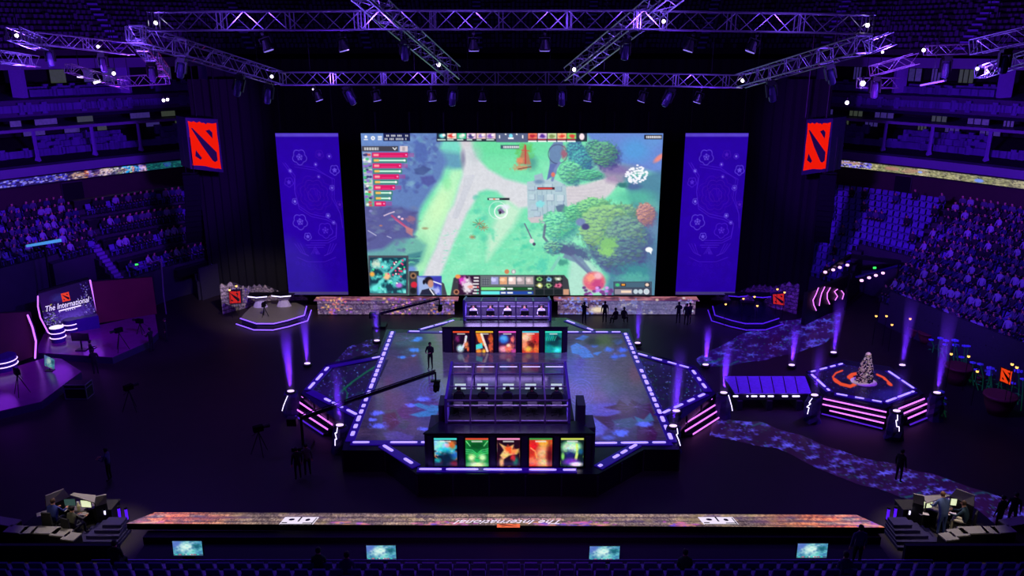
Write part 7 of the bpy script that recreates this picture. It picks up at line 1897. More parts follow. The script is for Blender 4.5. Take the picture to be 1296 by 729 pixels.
# bridge
px = [(916, 476), (1019, 476), (1027, 498), (930, 498)]
b_ = platform('bridge', px, 1.0, 'violet lit bridge deck between main stage and trophy stage', mat('bridge_deck', (150, 120, 230), .3, vary=.3), STSIDE, .6)
for i in range(6):
    x = 935 + i * 15; m_ = MB(); u, v = V(x - 4, 477, 1.0), V(x, 497, 1.0); m_.tube((u.x, u.y, 1.01), (v.x, v.y, 1.01), .03, n=4); m_.build('deck_joint', BMETAL, b_)
m_ = MB(); u, v = V(930, 499, 1.0), V(1020, 499, 1.0)
for x in (.08, .5, .92): q = u.lerp(v, x); m_ = MB(); m_.box((q.x, q.y + .7, .3), (.3, 1.6, .58)); m_.build('support', STSIDE, b_)
for x0, x1 in ((928, 934), (945, 947), (951, 958), (962, 968), (972, 979), (990, 997), (1003, 1012)):
    a_, e_ = D(x0, 501.5, u.y - .08), D(x1, 501.5, u.y - .08); m_ = MB(); m_.tube(a_, e_, .05); m_.build('edge_light', LEDWH, b_)
# rock lamp posts with glowing cracks and an upward beam lamp
ROCK = mat('painted_rock', (60, 40, 110), .7, vary=.5, scale=5, bump=.5)
BEAMC = (.13, .03, 1.0)
def lamp_post(x, y, h, label, crack, lit=True, beam=True, zb=0.0, group=None, tilt=0.0, pw=500):
    """x, y: pixel of the lamp on top; zb: height of the ground it stands on"""
    top = V(x, y, zb + h); root = empty('beam_lamp_post', (top.x, top.y, zb), label, 'lamp')
    if h > .5:
        m_ = MB(); rr_ = random.Random(int(x)); n = 9; vs = []
        for j in range(7):
            z = zb + h * j / 6 - (.08 if j == 6 else 0); r_ = .5 - .12 * j / 6
            for k in range(n): a = k * 2 * math.pi / n; f = r_ * (1 + rr_.uniform(-.2, .2)); vs.append((top.x + f * math.cos(a), top.y + f * math.sin(a), z))
        fs = [(j * n + k, j * n + (k + 1) % n, (j + 1) * n + (k + 1) % n, (j + 1) * n + k) for j in range(6) for k in range(n)] + [tuple(range(6 * n, 7 * n)), tuple(reversed(range(n)))]
        m_.mesh(vs, fs); m_.build('rock_post', ROCK, root)
    if crack:
        yy = top.y - .55; P = [D(a, b, yy) for a, b in crack]; m_ = MB(); m_.path(P, .025, 5); m_.build('glowing_crack', LEDWH, root)
    m_ = MB(); m_.lathe(top, [(.3, -.18), (.32, -.05), (.28, .0)], 12); m_.build('lamp_housing', BMETAL, root)
    m_ = MB(); m_.lathe(top, [(.2, .0), (.2, .025)], 12, sy=.7); m_.build('lens', mat('beam_lens', (230, 210, 255), .2, emit=(226, 190, 255), power=1.7), root)
    return top


posts = []
for args in ((368, 495, 1.5, 'rock post with glowing white crack above the left stairs, upper one', [(364, 501), (361, 508), (359, 513), (357, 520)]),
             (430, 538, 1.5, 'rock post with glowing white crack at the foot of the left stairs', [(427, 541), (426, 548), (424, 548), (426, 556), (424, 556), (424, 564)]),
             (852, 539, 1.5, 'rock post with glowing white crack at the foot of the right stairs', [(857, 542), (858, 549), (856, 550), (859, 557), (861, 564)]),
             (916, 497, 1.5, 'rock post with glowing white crack above the right stairs, upper one', [(922, 500), (924, 507), (926, 514), (927, 520)]),
             (1031, 500, 1.6, 'rock post with zigzag light between bridge and trophy stage', [(1028, 504), (1024, 510), (1026, 511), (1021, 515), (1024, 516), (1022, 524)]),
             (1135, 520, 1.6, 'rock post with zigzag light at the front corner of the trophy stairs', [(1136, 525), (1136, 532), (1134, 532), (1135, 540), (1138, 540), (1138, 546)]),
             (1186, 497, 1.6, 'rock post with green plants right of the trophy stage', None)):
    posts.append(lamp_post(*args))
small = []
for x, y, lab in ((389, 460, 'flat floor lamp behind the left stage lobe'), (477, 431, 'flat floor lamp beside the back left corner of the stage'), (807, 434, 'flat floor lamp beside the back right corner of the stage'),
                  (893, 461.5, 'flat floor lamp behind the right stage lobe'), (1002, 462, 'flat floor lamp beyond the bridge'), (1055, 446, 'flat floor lamp behind the trophy stage, left one'), (1142, 462, 'flat floor lamp behind the trophy stage, right one'),
                  (856, 520, 'flat lamp on the right stage lobe near the stairs')):
    small.append(lamp_post(x, y, .3, lab, None, zb=ZS if y == 520 else 0))

# plants and pots on the right
POT = mat('clay_pot', (110, 50, 50), .7, vary=.2); STEM = mat('plant_stem_glow', (20, 120, 60), .6, emit=(4, 44, 30), power=.6); PET = mat('flower_petal', (130, 150, 255), .5, vary=.2); SOIL = mat('dark_soil', (40, 30, 50), .9)  # stems also get a faint green glow of their own
def pot(x, y, r, h, label):
    p = V(x, y, 0); root = empty('plant_pot', p, label, 'pot'); m_ = MB(); m_.lathe(p, [(r * .62, 0), (r * .9, h * .5), (r * .98, h * .85), (r * 1.06, h * .88), (r * 1.06, h), (r * .92, h)], 24); m_.build('body', POT, root, True)
    m_ = MB(); m_.lathe(p + Vector((0, 0, h - .06)), [(r * .92, 0), (r * .9, .03)], 20); m_.build('soil', SOIL, root); return root
pot(1262, 523, .85, 1.2, 'huge reddish plant pot near the right edge in front of the flowers'); pot(1210, 485, .8, 1.2, 'huge reddish plant pot behind the trophy stage lamp'); pot(1237, 487, .35, .6, 'small reddish pot between the two huge pots')
pot(1172, 434, .6, .8, 'dark plant pot under the crowd wall, right one'); pot(1157, 427, .5, .7, 'dark plant pot under the crowd wall, left one')
rr_ = random.Random(21)
def flower(x, yb, yt, label, z=0.0):
    b = V(x, yb, z); t = D(x + rr_.uniform(-3, 3), yt, b.y); root = empty('tall_flower', b, label, 'flower', 'tall blue flowers on the right')
    m_ = MB(); mid = b.lerp(t, .5) + Vector((rr_.uniform(-.15, .15), 0, 0)); m_.tube(b, mid, .035, n=5); m_.tube(mid, t, .03, n=5)
    for k in range(3): s_ = b.lerp(mid, .3 + k * .3); a = rr_.uniform(0, 6.28); m_.mesh([s_, s_ + Vector((math.cos(a) * .2, math.sin(a) * .2, .15)), s_ + Vector((math.cos(a) * .45, math.sin(a) * .45, .1)), s_ + Vector((math.cos(a + .4) * .2, math.sin(a + .4) * .2, .1))], [(0, 1, 2, 3)])
    m_.build('stem', STEM, root); m_ = MB(); R_ = rr_.uniform(.13, .22)
    for k in range(6): a = k * 1.05; m_.ball(t + Vector((math.cos(a) * R_ * .7, math.sin(a) * R_ * .7, 0)), R_ * .55, 6, 4, sz=.6)
    m_.ball(t, R_ * .5, 6, 4); m_.build('blossom', PET, root)
spots = [(1212, 470, 437), (1219, 472, 438), (1225, 473, 438), (1214, 472, 452), (1209, 474, 431), (1243, 494, 461), (1238, 494, 468), (1248, 492, 470), (1256, 500, 466), (1232, 488, 459), (1228, 484, 464), (1252, 496, 474), (1270, 500, 478), (1283, 512, 485), (1288, 512, 470), (1292, 520, 480),
         (1188, 452, 428), (1194, 452, 436), (1200, 458, 431), (1180, 446, 430), (1262, 494, 470), (1275, 505, 480)]
for i, s_ in enumerate(spots): flower(*s_, 'tall stem with a cluster of blue petals in the flower garden below the right crowd')
for i, (x, y) in enumerate(((1178, 514), (1183, 516), (1188, 517), (1193, 519), (1197, 516), (1190, 512))): flower(x, y + 12, y - 8 - i % 3 * 4, 'low green stem with blue petals at the foot of the right rock post')

# tunnel entrance on the right with arched wall lights and rows of lamps
m_ = MB(); A_ = V(1010, 372, 0)
a_, b2, c2, d2 = D(1040, 352, 56), D(1100, 331, 62), D(1150, 342, 61), D(1130, 348, 57)
root = empty('tunnel_canopy', a_, 'dark canopy roof over the right tunnel entrance', 'canopy')
for (u, v) in (((1040, 352, 58.5), (1077, 327, 63)), ((1077, 327, 63), (1140, 335, 62))):
    p_, q_ = D(*u), D(*v); m_ = MB(); m_.quadslab(p_, q_, q_ + Vector((0, 0, .35)), p_ + Vector((0, 0, .35)), .2); m_.build('canopy_beam', BMETAL, root)
for (u, v) in (((1085, 352, 60), (1140, 337, 62)),):
    p_, q_ = D(*u), D(*v); m_ = MB(); m_.quadslab(p_, q_, q_ + Vector((0, 0, .12)), p_ + Vector((0, 0, .12)), .2); m_.build('canopy_beam', mat('canopy_edge', (60, 40, 120), .6), root)
for x, y in ((1077, 362), (1138, 352)): p_ = D(x, 332, 61); m_ = MB(); m_.tube(p_, (p_.x, p_.y, 0), .07, n=5); m_.build('canopy_post', BMETAL, root)
DOT = mat('pink_round_lamp', (255, 210, 255), .3, emit=(255, 190, 255), power=1.6)
for k, (x, y, Y) in enumerate(((1044.5, 344.5, 58.6), (1054.5, 341.5, 59.6), (1063, 338.5, 60.6), (1072.5, 335.5, 61.8), (1090.5, 355, 59), (1100, 351.5, 60), (1108.5, 348.6, 60.8), (1117.5, 345.6, 61.6))):
    p_ = D(x, y, Y); root = empty('round_lamp', p_, ('pink round lamp in the upper left row of four at the tunnel canopy' if k < 4 else 'pink round lamp in the lower right row of four at the tunnel canopy'), 'lamp', 'tunnel canopy lamps ' + ('upper' if k < 4 else 'lower'))
    m_ = MB(); m_.ball(p_, .15, 8, 5, sz=.7); m_.build('lens', DOT, root); m_ = MB(); m_.box(p_ + Vector((0, .15, .12)), (.35, .2, .08)); m_.build('bracket', BMETAL, root)
p_, q_ = V(1018, 412, 0), V(1072, 386, 0); hh = 2.6
root = empty('tunnel_wall', p_, 'dark tunnel side wall carrying five wavy pink light lines', 'set wall'); m_ = MB(); m_.quadslab(p_, q_, q_ + Vector((0, 0, hh)), p_ + Vector((0, 0, hh)), .3); m_.build('panel', DARK, root)
shapes = [[(1036, 364), (1033, 372), (1029, 380), (1030, 386), (1033, 393)], [(1044, 363), (1040, 371), (1038, 379), (1037, 387)], [(1051, 364), (1047, 371), (1047, 378), (1050, 385)], [(1060, 366), (1056, 369), (1060, 375), (1057, 380)], [(1065, 368), (1068, 372), (1066, 379)]]
for P in shapes:
    m_ = MB()
    pts = []
    for x, y in P:
        d_ = ray(x, y); n_ = (q_ - p_).cross(Vector((0, 0, 1))).normalized(); t_ = (p_ - CAM).dot(n_) / d_.dot(n_); pts.append(CAM + d_ * (t_ * .997))
    m_.path(pts, .04, 5); m_.build('light_line', mat('pink_line', (255, 170, 240), .3, emit=(236, 130, 240), power=1.3), root)
EXG = mat('exit_green', (40, 255, 90), .4, emit=(60, 255, 90), power=1.6)
for k, (x, y, Y, lab) in enumerate(((33, 238, 75.4, 'tiny green exit light above the dark left doorway'), (1201, 239, 71.2, 'tiny green exit light above the dark right doorway'), (1107, 339, 60.5, 'tiny green exit light at the right tunnel canopy'), (173, 335, 60, 'tiny green exit light at the left tunnel frame'))):
    p_ = D(x, y, Y); root = empty('exit_light', p_, lab, 'exit sign'); m_ = MB(); m_.box(p_, (.22, .06, .14)); m_.build('lit_face', EXG, root); m_ = MB(); m_.box(p_ + Vector((0, .1, 0)), (.3, .1, .2)); m_.build('case', BMETAL, root)
# doorways in the concourse wall
for s, t, lab in ((-1, .43, 'left'), (1, .335, 'right')):
    p_ = along(RP, t); q_ = along(RP, t + .035); d_ = (q_ - p_)
    a_, b2 = Vector((s * (p_.x - .12), p_.y - .12, Z1 + .15)), Vector((s * (q_.x - .12), q_.y - .12, Z1 + .15))
    o = MB(); o.quadslab(a_, b2, b2 + Vector((0, 0, 1.7)), a_ + Vector((0, 0, 1.7)), -.1 * s); o = tag(o.build('door_' + ('1' if s < 0 else '2'), BLACK), kind='structure')
    m_ = MB(); m_.tube(a_, a_ + Vector((0, 0, 1.75)), .06, n=4); m_.tube(b2, b2 + Vector((0, 0, 1.75)), .06, n=4); m_.tube(a_ + Vector((0, 0, 1.75)), b2 + Vector((0, 0, 1.75)), .06, n=4); m_.build('door_frame', CONC, o)
# stair aisles of the bowls
AIS = mat('aisle_step', (120, 90, 160), .6)
for s, t0, t1, lab, rmin in ((-1, .372, .394, 'left bowl aisle stairs beside the rows of counters', 3), (1, .372, .392, 'right bowl aisle stairs beside the crowd', 4), (-1, .012, .034, 'left bowl aisle stairs beside the black drape', 0)):
    root = empty('aisle_stairs', bowl(s, t0, 0), lab, 'stairs')
    n = 2 * NROW
    for k in range(n):
        r_ = (k - 1) / 2
        if r_ < rmin: continue
        a_, b2, c2, d2 = bowl(s, t0, r_ - .25), bowl(s, t1, r_ - .25), bowl(s, t1, r_ + .25), bowl(s, t0, r_ + .25); z = Z0 + (Z1 - Z0) * (r_ + .5) / (NROW - 1) + .03
        m_ = MB(); m_.slab([(v.x, v.y) for v in (a_, b2, c2, d2)], z - .22, z); m_.build('step', AIS, root)
# left tunnel frame rail
a_, b2, c2 = D(165, 338, 60), D(204, 329, 60), D(207, 372, 60)
root = empty('tunnel_railing', c2, 'thin pale rail frame over the dark opening left of the aisle', 'railing'); m_ = MB(); m_.path([a_, b2, c2, (c2.x, c2.y, 0)], .05, 5); m_.build('rail', mat('rail_pale', (120, 110, 130), .5), root)
m_ = MB(); m_.tube(a_, (a_.x, a_.y, 0), .05, n=5); m_.build('post', BMETAL, root)
p_, q_ = D(34, 313, 56), D(78, 306, 58)
root = empty('ticker_display', p_, 'thin slanted strip display glowing teal under the left crowd', 'display'); m_ = MB(); m_.quadslab(p_, q_, q_ + Vector((0, 0, .22)), p_ + Vector((0, 0, .16)), .12); m_.build('lit_strip', mat('teal_strip', (60, 160, 170), .4, emit=(70, 150, 180), power=.9, vary=.6, scale=2), root)
m_ = MB(); m_.tube((p_ + q_) / 2, Vector(((p_.x + q_.x) / 2, p_.y + .6, 0)), .08, n=5); m_.build('support', BMETAL, root)

# ---- commentator desks near the viewer
GREYC = mat('grey_panel', (150, 144, 140), .7, vary=.08); WOODD = mat('desk_pale_top', (120, 114, 116), .45)
def commentary(s, label):
    fx = (lambda x: x) if s < 0 else (lambda x: 1290.5 - x)
    zt_ = 1.0
    if s < 0: front = [(57, 634), (80, 625), (90, 633), (93, 631), (135, 634), (135.5, 642)]; foot = [(57, 641), (78, 641), (92, 646), (100, 640), (121, 640)]
    root = empty('curved_commentary_desk', V(fx(95), 650, 0), label + ' curved grey commentary desk with angled front panels', 'desk')
    # three raised panels, leaning outwards, seen from behind
    for q4 in (((57, 627), (80, 618.5), (88, 628), (58, 641)), ((88, 627), (93, 624.5), (121, 627.5), (119, 637)), ((121, 628), (134.5, 625), (135, 636), (121, 640))):
        t0 = V(fx(q4[0][0]), q4[0][1], 1.75); t1 = V(fx(q4[1][0]), q4[1][1], 1.75); b1 = V(fx(q4[2][0]), q4[2][1], 1.25); b0 = V(fx(q4[3][0]), q4[3][1], 1.25)
        m_ = MB(); m_.quadslab(t0, t1, b1, b0, .06); m_.build('front_panel', GREYC, root)
        m_ = MB(); m_.quadslab(b0, b1, Vector((b1.x, b1.y, .05)), Vector((b0.x, b0.y, .05)), .05); m_.build('skirt_panel', DARK, root)
    top = [(57, 637), (66, 633), (86, 633), (118, 636), (121, 642), (104, 648), (86, 645), (72, 641), (58, 641)]
    m_ = MB(); m_.slab([g2(fx(x), y, .78) for x, y in top], .73, .78); m_.build('desk_top', WOODD, root)
    m_ = MB(); q1, q2 = V(fx(104), 650, .7), V(fx(121), 643, .7); m_.quadslab(q1, q2, Vector((q2.x, q2.y, .02)), Vector((q1.x, q1.y, .02)), .04); m_.build('side_panel', DARK, root)
    return fx


fx = commentary(-1, 'left'); commentary(1, 'right')
TEALS = mat('desk_screen_pale', (220, 230, 190), .3, emit=(226, 236, 190), power=.95, vary=.35, scale=8); DKS = mat('desk_screen_dark', (40, 60, 60), .3, emit=(52, 78, 76), power=.8, vary=.4, scale=8)
Zd = .79
for x, y, rz, m_s, lab in ((75, 641, .35, TEALS, 'left desk, leftmost bright monitor'), (90, 643, .05, DKS, 'left desk, middle dark green monitor'), (110.5, 645, -.12, TEALS, 'left desk, rightmost bright monitor'),
                           (1172, 646, .15, TEALS, 'right desk, left bright monitor'), (1209, 643, -.2, TEALS, 'right desk, right bright monitor')):
    pc_monitor(V(x, y, Zd).x, V(x, y, Zd).y, Zd, rz, lab + ' before the commentators', m_s, .5, .36)
BLUE = cloth('blue_suit', (38, 52, 130)); OLIVE = cloth('olive_suit', (84, 86, 76)); SKYB = cloth('sky_blue_suit', (92, 112, 170)); TEALJ = cloth('dark_teal_jacket', (36, 62, 80)); CREAM = cloth('cream_trousers', (200, 192, 170)); LBLUE = cloth('blue_trousers', (70, 90, 150)); DNAVY = cloth('dark_navy_trousers', (22, 24, 44)); BROWNH = mat('brown_hair', (74, 52, 36), .7); SANDH = mat('sandy_hair', (140, 100, 66), .7)
def seated(x, y, rz, lab, top, leg, hair, arm='desk', lean=.12):
    q = V(x, y, .75); q.z = 0; person(pose_sit(arm, lean, .62), q, rz, lab, top, leg, hair=hair, scale=1.04, wide=1.15)
    office_chair((q.x, q.y - .05, 0), rz, 'swivel chair under the ' + lab.split('in a ')[-1].split(' at')[0] + ' commentator', z=.62)
q = V(68, 664, .75); person(pose_sit('desk', .16, .74, .28), (q.x, q.y, 0), -.12, 'person in a bright blue suit seated at the left commentary desk', BLUE, DNAVY, hair=BROWNH, scale=1.14, wide=1.35); office_chair((q.x, q.y - .1, 0), -.12, 'swivel chair under the person in the bright blue suit', z=.76)
q = V(92, 669, .75); person(pose_sit('desk', .12, .66, .22), (q.x, q.y, 0), -.3, 'person in an olive grey suit seated at the left commentary desk', OLIVE, DNAVY, hair=HAIR, scale=1.1, wide=1.3); office_chair((q.x, q.y - .1, 0), -.3, 'swivel chair under the person in the olive grey suit', z=.66)
q = V(1190, 677, 0); person(pose_stand('desk', .24), (q.x, q.y, 0), .1, 'person in a sky blue suit standing bent over the right desk', SKYB, LBLUE, hair=SANDH, scale=1.12, wide=1.35)
q = V(1221, 665, .65); person(pose_sit('desk', .16, .66, .22), (q.x, q.y, 0), .85, 'person in a dark teal jacket and cream trousers at the right desk', TEALJ, CREAM, hair=BROWNH, scale=1.12, wide=1.3); office_chair((q.x + .05, q.y - .1, 0), .85, 'swivel chair under the person in the dark teal jacket', z=.66)
# small things on the desks
CUP = mat('drink_bottle', (230, 210, 150), .3, emit=None)
for x, y, col, lab in ((100, 645, (236, 226, 180), 'cream coloured bottle between two monitors on the left desk'), (84, 637, (230, 180, 130), 'amber bottle behind the middle monitor on the left desk'), (60, 640, (180, 40, 40), 'red cup at the left end of the left desk'),
                       (1184, 641, (220, 220, 225), 'white cup near the monitor on the right desk'), (1199, 641, (60, 70, 90), 'dark bottle in the middle of the right desk')):
    q = V(x, y, Zd); root = empty('bottle', q, lab, 'bottle'); m_ = MB(); m_.lathe(q, [(.07, 0), (.075, .2), (.03, .3), (.03, .36)], 10); m_.build('body', mat('bottle_' + lab[:5], col, .4), root); m_ = MB(); m_.lathe(q + Vector((0, 0, .36)), [(.035, 0), (.035, .04)], 8); m_.build('cap', mat('cap_pale', (230, 226, 220), .5), root)
for x, y, lab in ((104, 650, 'scattered papers on the left desk before the right monitor'), (78, 645, 'papers before the blue suited person on the left desk'), (1167, 650, 'white papers at the left end of the right desk'), (1202, 650, 'papers in the middle of the right desk')):
    q = V(x, y, Zd); m_ = MB(); m_.box((q.x, q.y, Zd + .006), (.3, .21, .008), rz=.3); m_.box((q.x + .12, q.y - .04, Zd + .014), (.3, .21, .006), rz=-.2); tag(m_.build('paper_sheets', mat('paper', (226, 210, 220), .7)), lab, 'paper')
q = V(53, 650, .9); root = empty('side_table', (q.x, q.y, 0), 'small pale square side table left of the left commentary desk', 'table'); m_ = MB(); m_.box((q.x, q.y, .88), (.4, .4, .03), rz=.6); m_.build('table_top', GREYC, root); m_ = MB(); m_.tube((q.x, q.y, 0), (q.x, q.y, .87), .03); m_.box((q.x, q.y, .02), (.4, .4, .04)); m_.build('leg', BMETAL, root)
for s in (-1, 1):
    f2 = (lambda x: x) if s < 0 else (lambda x: 1290.5 - x)
    platform('desk_riser', [(f2(x), y) for x, y in ((52, 646), (30, 664), (60, 680), (112, 680), (128, 650), (118, 636), (70, 634))], .04, 'low dark carpeted area under the ' + ('left' if s < 0 else 'right') + ' commentary desk', mat('riser_carpet', (44, 42, 46), .9), DARK)
# grey topped benches stepping along the near edge
BT = mat('bench_top_grey', (138, 134, 134), .75, vary=.06)
for s, px_, w, lab in ((-1, (6, 660), 1.2, 'far left'), (-1, (21, 670), .85, 'second'), (-1, (37, 671), .55, 'third'), (-1, (59, 671), 1.1, 'fourth'), (-1, (78, 674), .75, 'fifth'), (-1, (90, 679), .6, 'last, nearest the steps')):
    for s2 in (-1, 1):
        x = px_[0] if s2 < 0 else 1290.5 - px_[0]; q = V(x, px_[1], 1.0); dy = .5; yaw = {6: -.25, 21: -.12, 37: .1, 59: -.05, 78: -.15, 90: -.2}[px_[0]] * (1 if s2 < 0 else -1)
        root = empty('block_bench', (q.x, q.y, 0), 'grey topped block bench, ' + lab + ' in the near ' + ('left' if s2 < 0 else 'right') + ' row', 'bench', None)
        m_ = MB(); m_.box((q.x, q.y, .48), (w, dy, .96), rz=yaw); m_.build('base', DARK, root); m_ = MB(); m_.box((q.x, q.y, .99), (w * 1.03, dy * 1.04, .06), rz=yaw); m_.build('top', BT, root)
# violet equipment stacks and light tubes at the ribbon ends
for s2 in (-1, 1):
    f2 = (lambda x: x) if s2 < 0 else (lambda x: 1284 - x)
    sd = 'left' if s2 < 0 else 'right'
    q = V(f2(127), 675, .35); root = empty('stepped_riser', (q.x, q.y, 0), 'violet lit stepped riser between the ' + sd + ' desk and the ribbon', 'riser')
    for k in range(5): m_ = MB(); m_.box((q.x - (.12 * k if s2 < 0 else -.12 * k) * -1, q.y + k * .1, .07 + k * .14), (2.0 - k * .3, 1.4 - k * .2, .14)); m_.build('step', mat('riser_violet', (34, 24, 84), .6), root)
    q = V(f2(134), 656, 0); root = empty('equipment_box', (q.x, q.y, 0), 'dark padded box beside the violet tubes at the ' + sd + ' ribbon end', 'case'); m_ = MB(); m_.box((q.x, q.y, .33), (1.05, .8, .66)); m_.build('body', DARK, root); m_ = MB(); m_.box((q.x, q.y, .69), (1.1, .85, .06)); m_.build('lid', mat('box_lid', (40, 38, 42), .8), root)
    for j, (x, y0, y1) in enumerate(((150, 643, 657), (159, 644, 657))):
        a_ = V(f2(x + 2), y1, .1); b2 = D(f2(x), y0, a_.y); bar_light(a_, b2, .06, mat('deep_violet_tube', (90, 30, 255), .3, emit=(84, 20, 240), power=1.1, sample=True), 'upright violet light tube at the ' + sd + ' ribbon end, ' + ('outer one' if j == 0 else 'inner one'), 'light_tube')
    a_ = V(f2(133), 651, .76); bar_light(a_, a_ + Vector((0, 0, .2)), .035, LEDWH, 'short white tube beside the box at the ' + sd + ' ribbon end', 'light_tube')
# spectators of the near stand, seen from behind
for i, (x, Y_, z_, st, lab, m1) in enumerate(((402, 23.0, 2.9, 0, 'person in a dark green top in the near stand under the left monitors', cloth('green_top', (50, 110, 60))), (868, 22.9, 2.9, 0, 'person in a green top in the near stand under the right monitors', cloth('green_top', (50, 110, 60))), (438, 22.2, 3.3, 0, 'person with violet lit hair in the near stand', PURS), (1088, 24.3, 2.6, 1, 'person in a violet lit top standing right of the rightmost near monitor', PURS), (1072, 22.2, 3.3, 0, 'person in violet light seated below the standing one', PURS), (143, 23.4, 2.9, 0, 'person leaning in the near stand at lower left', BLK))):
    xx = (x - 648) / FPX * (Y_ * math.cos(TH) + (CAM.z - z_ - 1) * math.sin(TH)); person(pose_stand('down') if st else pose_sit('lap', .1), (xx, Y_ + .05, z_), 0, lab, m1, BLK, levels=1, hair=HAIR)

for r_ in (1, 4, 7, 10, 13):
    for (t0, t1, w_) in ((.05, .2, 'right'), (.21, .365, 'left')):
        if hole(-1, (t0 + t1) / 2, r_) or (r_ < 3 and w_ == 'left'): continue
        n = 8; root = empty('counter_table', bowl(-1, t0, r_), 'long dark counter table, ' + {1: 'lowest', 4: 'second', 7: 'third', 10: 'fourth', 13: 'topmost'}[r_] + ' row, ' + w_ + ' half of the far left bowl', 'table')
        m_ = MB(); f_ = MB()
        for i in range(n):
            a_, b_ = bowl(-1, t0 + (t1 - t0) * i / n, r_), bowl(-1, t0 + (t1 - t0) * (i + 1) / n, r_); c_, d_ = bowl(-1, t0 + (t1 - t0) * (i + 1) / n, r_ + .8), bowl(-1, t0 + (t1 - t0) * i / n, r_ + .8)
            m_.slab([(v.x, v.y) for v in (a_, b_, c_, d_)], a_.z + .68, a_.z + .74); f_.quadslab(a_, b_, b_ + Vector((0, 0, .68)), a_ + Vector((0, 0, .68)), .04)
        m_.build('table_top', mat('counter_top', (40, 34, 44), .4), root); f_.build('front_panel', DARK, root)
# ================================================================== LIGHT
w = bpy.data.worlds.new('world'); SC.world = w; w.use_nodes = True
w.node_tree.nodes['Background'].inputs['Color'].default_value = (0.22, 0.03, 0.85, 1); w.node_tree.nodes['Background'].inputs['Strength'].default_value = 0.014  # dim violet ambient added in place of light scattered by haze
PURPLE = (0.13, 0.02, 1.0); VIOLET = (0.19, 0.07, 1.0)
# violet washes from the rig on to both bowls and tiers
for s in (-1, 1):
    k = 1.0 if s > 0 else .8
    spot('wash_light', (s * 12, 41, 17), (s * 33, 62, 4), PURPLE, 13500 * k, 60, .6, .4)
    spot('wash_light', (s * 13, 35, 18), (s * 40, 48, 4), PURPLE, 10500 * k, 55, .6, .4)
    spot('wash_light', (s * 14, 45, 15.5), (s * 40, 74, 13), (.19, .02, 1.0), 21000, 55, .5, .4)
    spot('wash_light', (s * 18, 41, 16.5), (s * 44, 70, 27), (.34, .03, .9), 5000, 80, .9, .4)
    point('truss_light', (s * 17, 37, 20.0), VIOLET, 700)
    point('truss_light', (s * 8, 43, 19.2), VIOLET, 420)
    point('truss_light', (s * 22, 43.5, 16.5), VIOLET, 1100)
    point('truss_light', (s * 24, 42, 19.2), VIOLET, 700)
    point('truss_light', (s * 6, 35.4, 21.4), VIOLET, 300)
    point('truss_light', (s * 12, 35.4, 21.4), VIOLET, 220)
    point('truss_light', (s * 2, 35.4, 21.5), VIOLET, 150)
    point('truss_light', (s * 5.5, 47.4, 18.6), VIOLET, 220)
    point('truss_light', (s * 11, 47.4, 18.6), VIOLET, 200)
    spot('floor_fill', (s * 14, 36, 20), (s * 16, 50, 0), (.26, .01, .9), 4500 if s > 0 else 2600, 62, .9, .5)  # violet floor light added to stand in for the haze tint
spot('stage_wash', (0, 30, 20.5), (0, 41, 2), (.38, .2, 1.0), 5200, 52, .6, .4)
spot('set_wash', (26, 46, 18), (19, 46, 0), (.16, .02, 1.0), 9000, 42, .6, .3)
spot('set_wash', (18, 50, 18), (17, 59, 0), (.1, .02, 1.0), 11000, 30, .6, .3)
spot('studio_wash', (-20, 44, 14), (-31, 49, 0), (.4, .02, 1.0), 700, 44, .7, .3)
spot('studio_wash', (-18, 40, 14), (-29, 44, 0), (.4, .02, 1.0), 420, 44, .7, .3)
# white key lights on the people who are on air, the stone set and the trophy
for s in (-1, 1):
    spot('key_light', (s * 15, 36, 16), (s * 18.3, 30.3, .9), WHITE, 6500, 19, .7, .15)
    spot('key_light', (s * 22, 21, 16), (s * 18.5, 30.0, .9), WHITE, 2400, 13, .8, .15)
spot('key_light', (-13, 45, 14), D(335, 380, 60), WHITE, 9000, 31, .6, .2)
spot('key_light', (20, 36, 15), (20.9, 44.2, 2.1), (1, .85, .62), 4200, 9, .4, .1)
spot('near_wash', (0, 26, 12), (0, 22.5, 3), (.16, .02, 1.0), 170, 140, .5, .5)
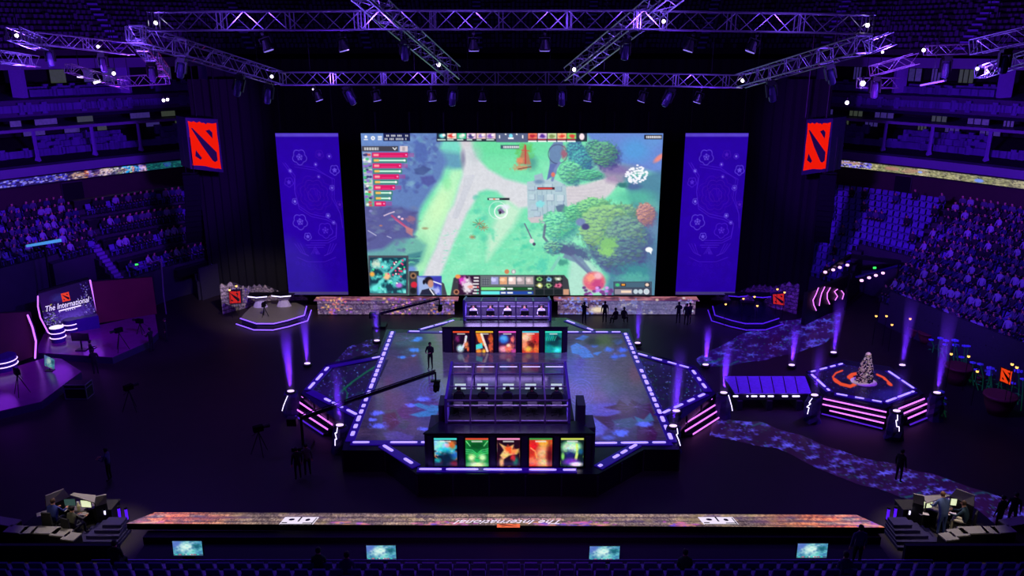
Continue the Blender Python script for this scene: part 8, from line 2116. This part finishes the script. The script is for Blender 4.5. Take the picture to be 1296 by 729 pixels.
# upward beams through patches of stage haze
hz = bpy.data.materials.new('stage_haze'); hz.use_nodes = True
nt = hz.node_tree; nt.nodes.remove(nt.nodes['Principled BSDF']); vs = nt.nodes.new('ShaderNodeVolumeScatter'); vs.inputs['Density'].default_value = .2; vs.inputs['Color'].default_value = (.9, .9, 1, 1)
tcn = nt.nodes.new('ShaderNodeTexCoord'); sx = nt.nodes.new('ShaderNodeSeparateXYZ'); mrn = nt.nodes.new('ShaderNodeMapRange'); mrn.interpolation_type = 'SMOOTHSTEP'
mrn.inputs['From Min'].default_value = .35; mrn.inputs['From Max'].default_value = 1.0; mrn.inputs['To Min'].default_value = .24; mrn.inputs['To Max'].default_value = 0.0
nt.links.new(tcn.outputs['Generated'], sx.inputs[0]); nt.links.new(sx.outputs['Z'], mrn.inputs['Value']); nt.links.new(mrn.outputs['Result'], vs.inputs['Density'])
nt.links.new(vs.outputs[0], nt.nodes['Material Output'].inputs['Volume'])
def beam(top, h, pw, name):
    m_ = MB(); m_.lathe(top + Vector((0, 0, .05)), [(.24, 0), (.5, h)], 14)
    tag(m_.build('haze', hz), 'violet upward light beam in the haze over the ' + name, 'haze', kind='stuff')
    spot('beam_light', top + Vector((0, 0, .04)), top + Vector((0, 0, 9)), (.14, .02, 1.0), pw * 26, 13, .6, .1)
for t_, (h, pw) , nm in zip(posts, ((4.3, 700), (3.6, 260), (3.6, 120), (3.4, 480), (3.4, 120), (3.0, 60), (6.0, 260)), ('upper left stairs post', 'lower left stairs post', 'lower right stairs post', 'upper right stairs post', 'bridge post', 'front trophy post', 'right trophy post')): beam(t_, h, pw, nm)
for t_, (h, pw), nm in zip(small, ((4.2, 420), (3.4, 200), (3.2, 200), (2.9, 600), (3.0, 500), (4.4, 300), (5.2, 260), (4.0, 300)), ('lamp behind the left lobe', 'back left stage corner', 'back right stage corner', 'lamp behind the right lobe', 'lamp beyond the bridge', 'left lamp behind the trophy', 'right lamp behind the trophy', 'lamp on the right lobe')): beam(t_, h, pw, nm)

for (x, y) in ((78, 440), (118, 418), (8, 476)): q = V(x, y, .9); point('pool_light', q + Vector((0, -.6, .9)), (.3, .03, 1.0), 45, .7)
spot('stage_front_fill', (0, 18, 14), (0, 34, 0), (.6, .1, .8), 900, 75, .8, .6)  # unseen fill light added to lift the dark stage front
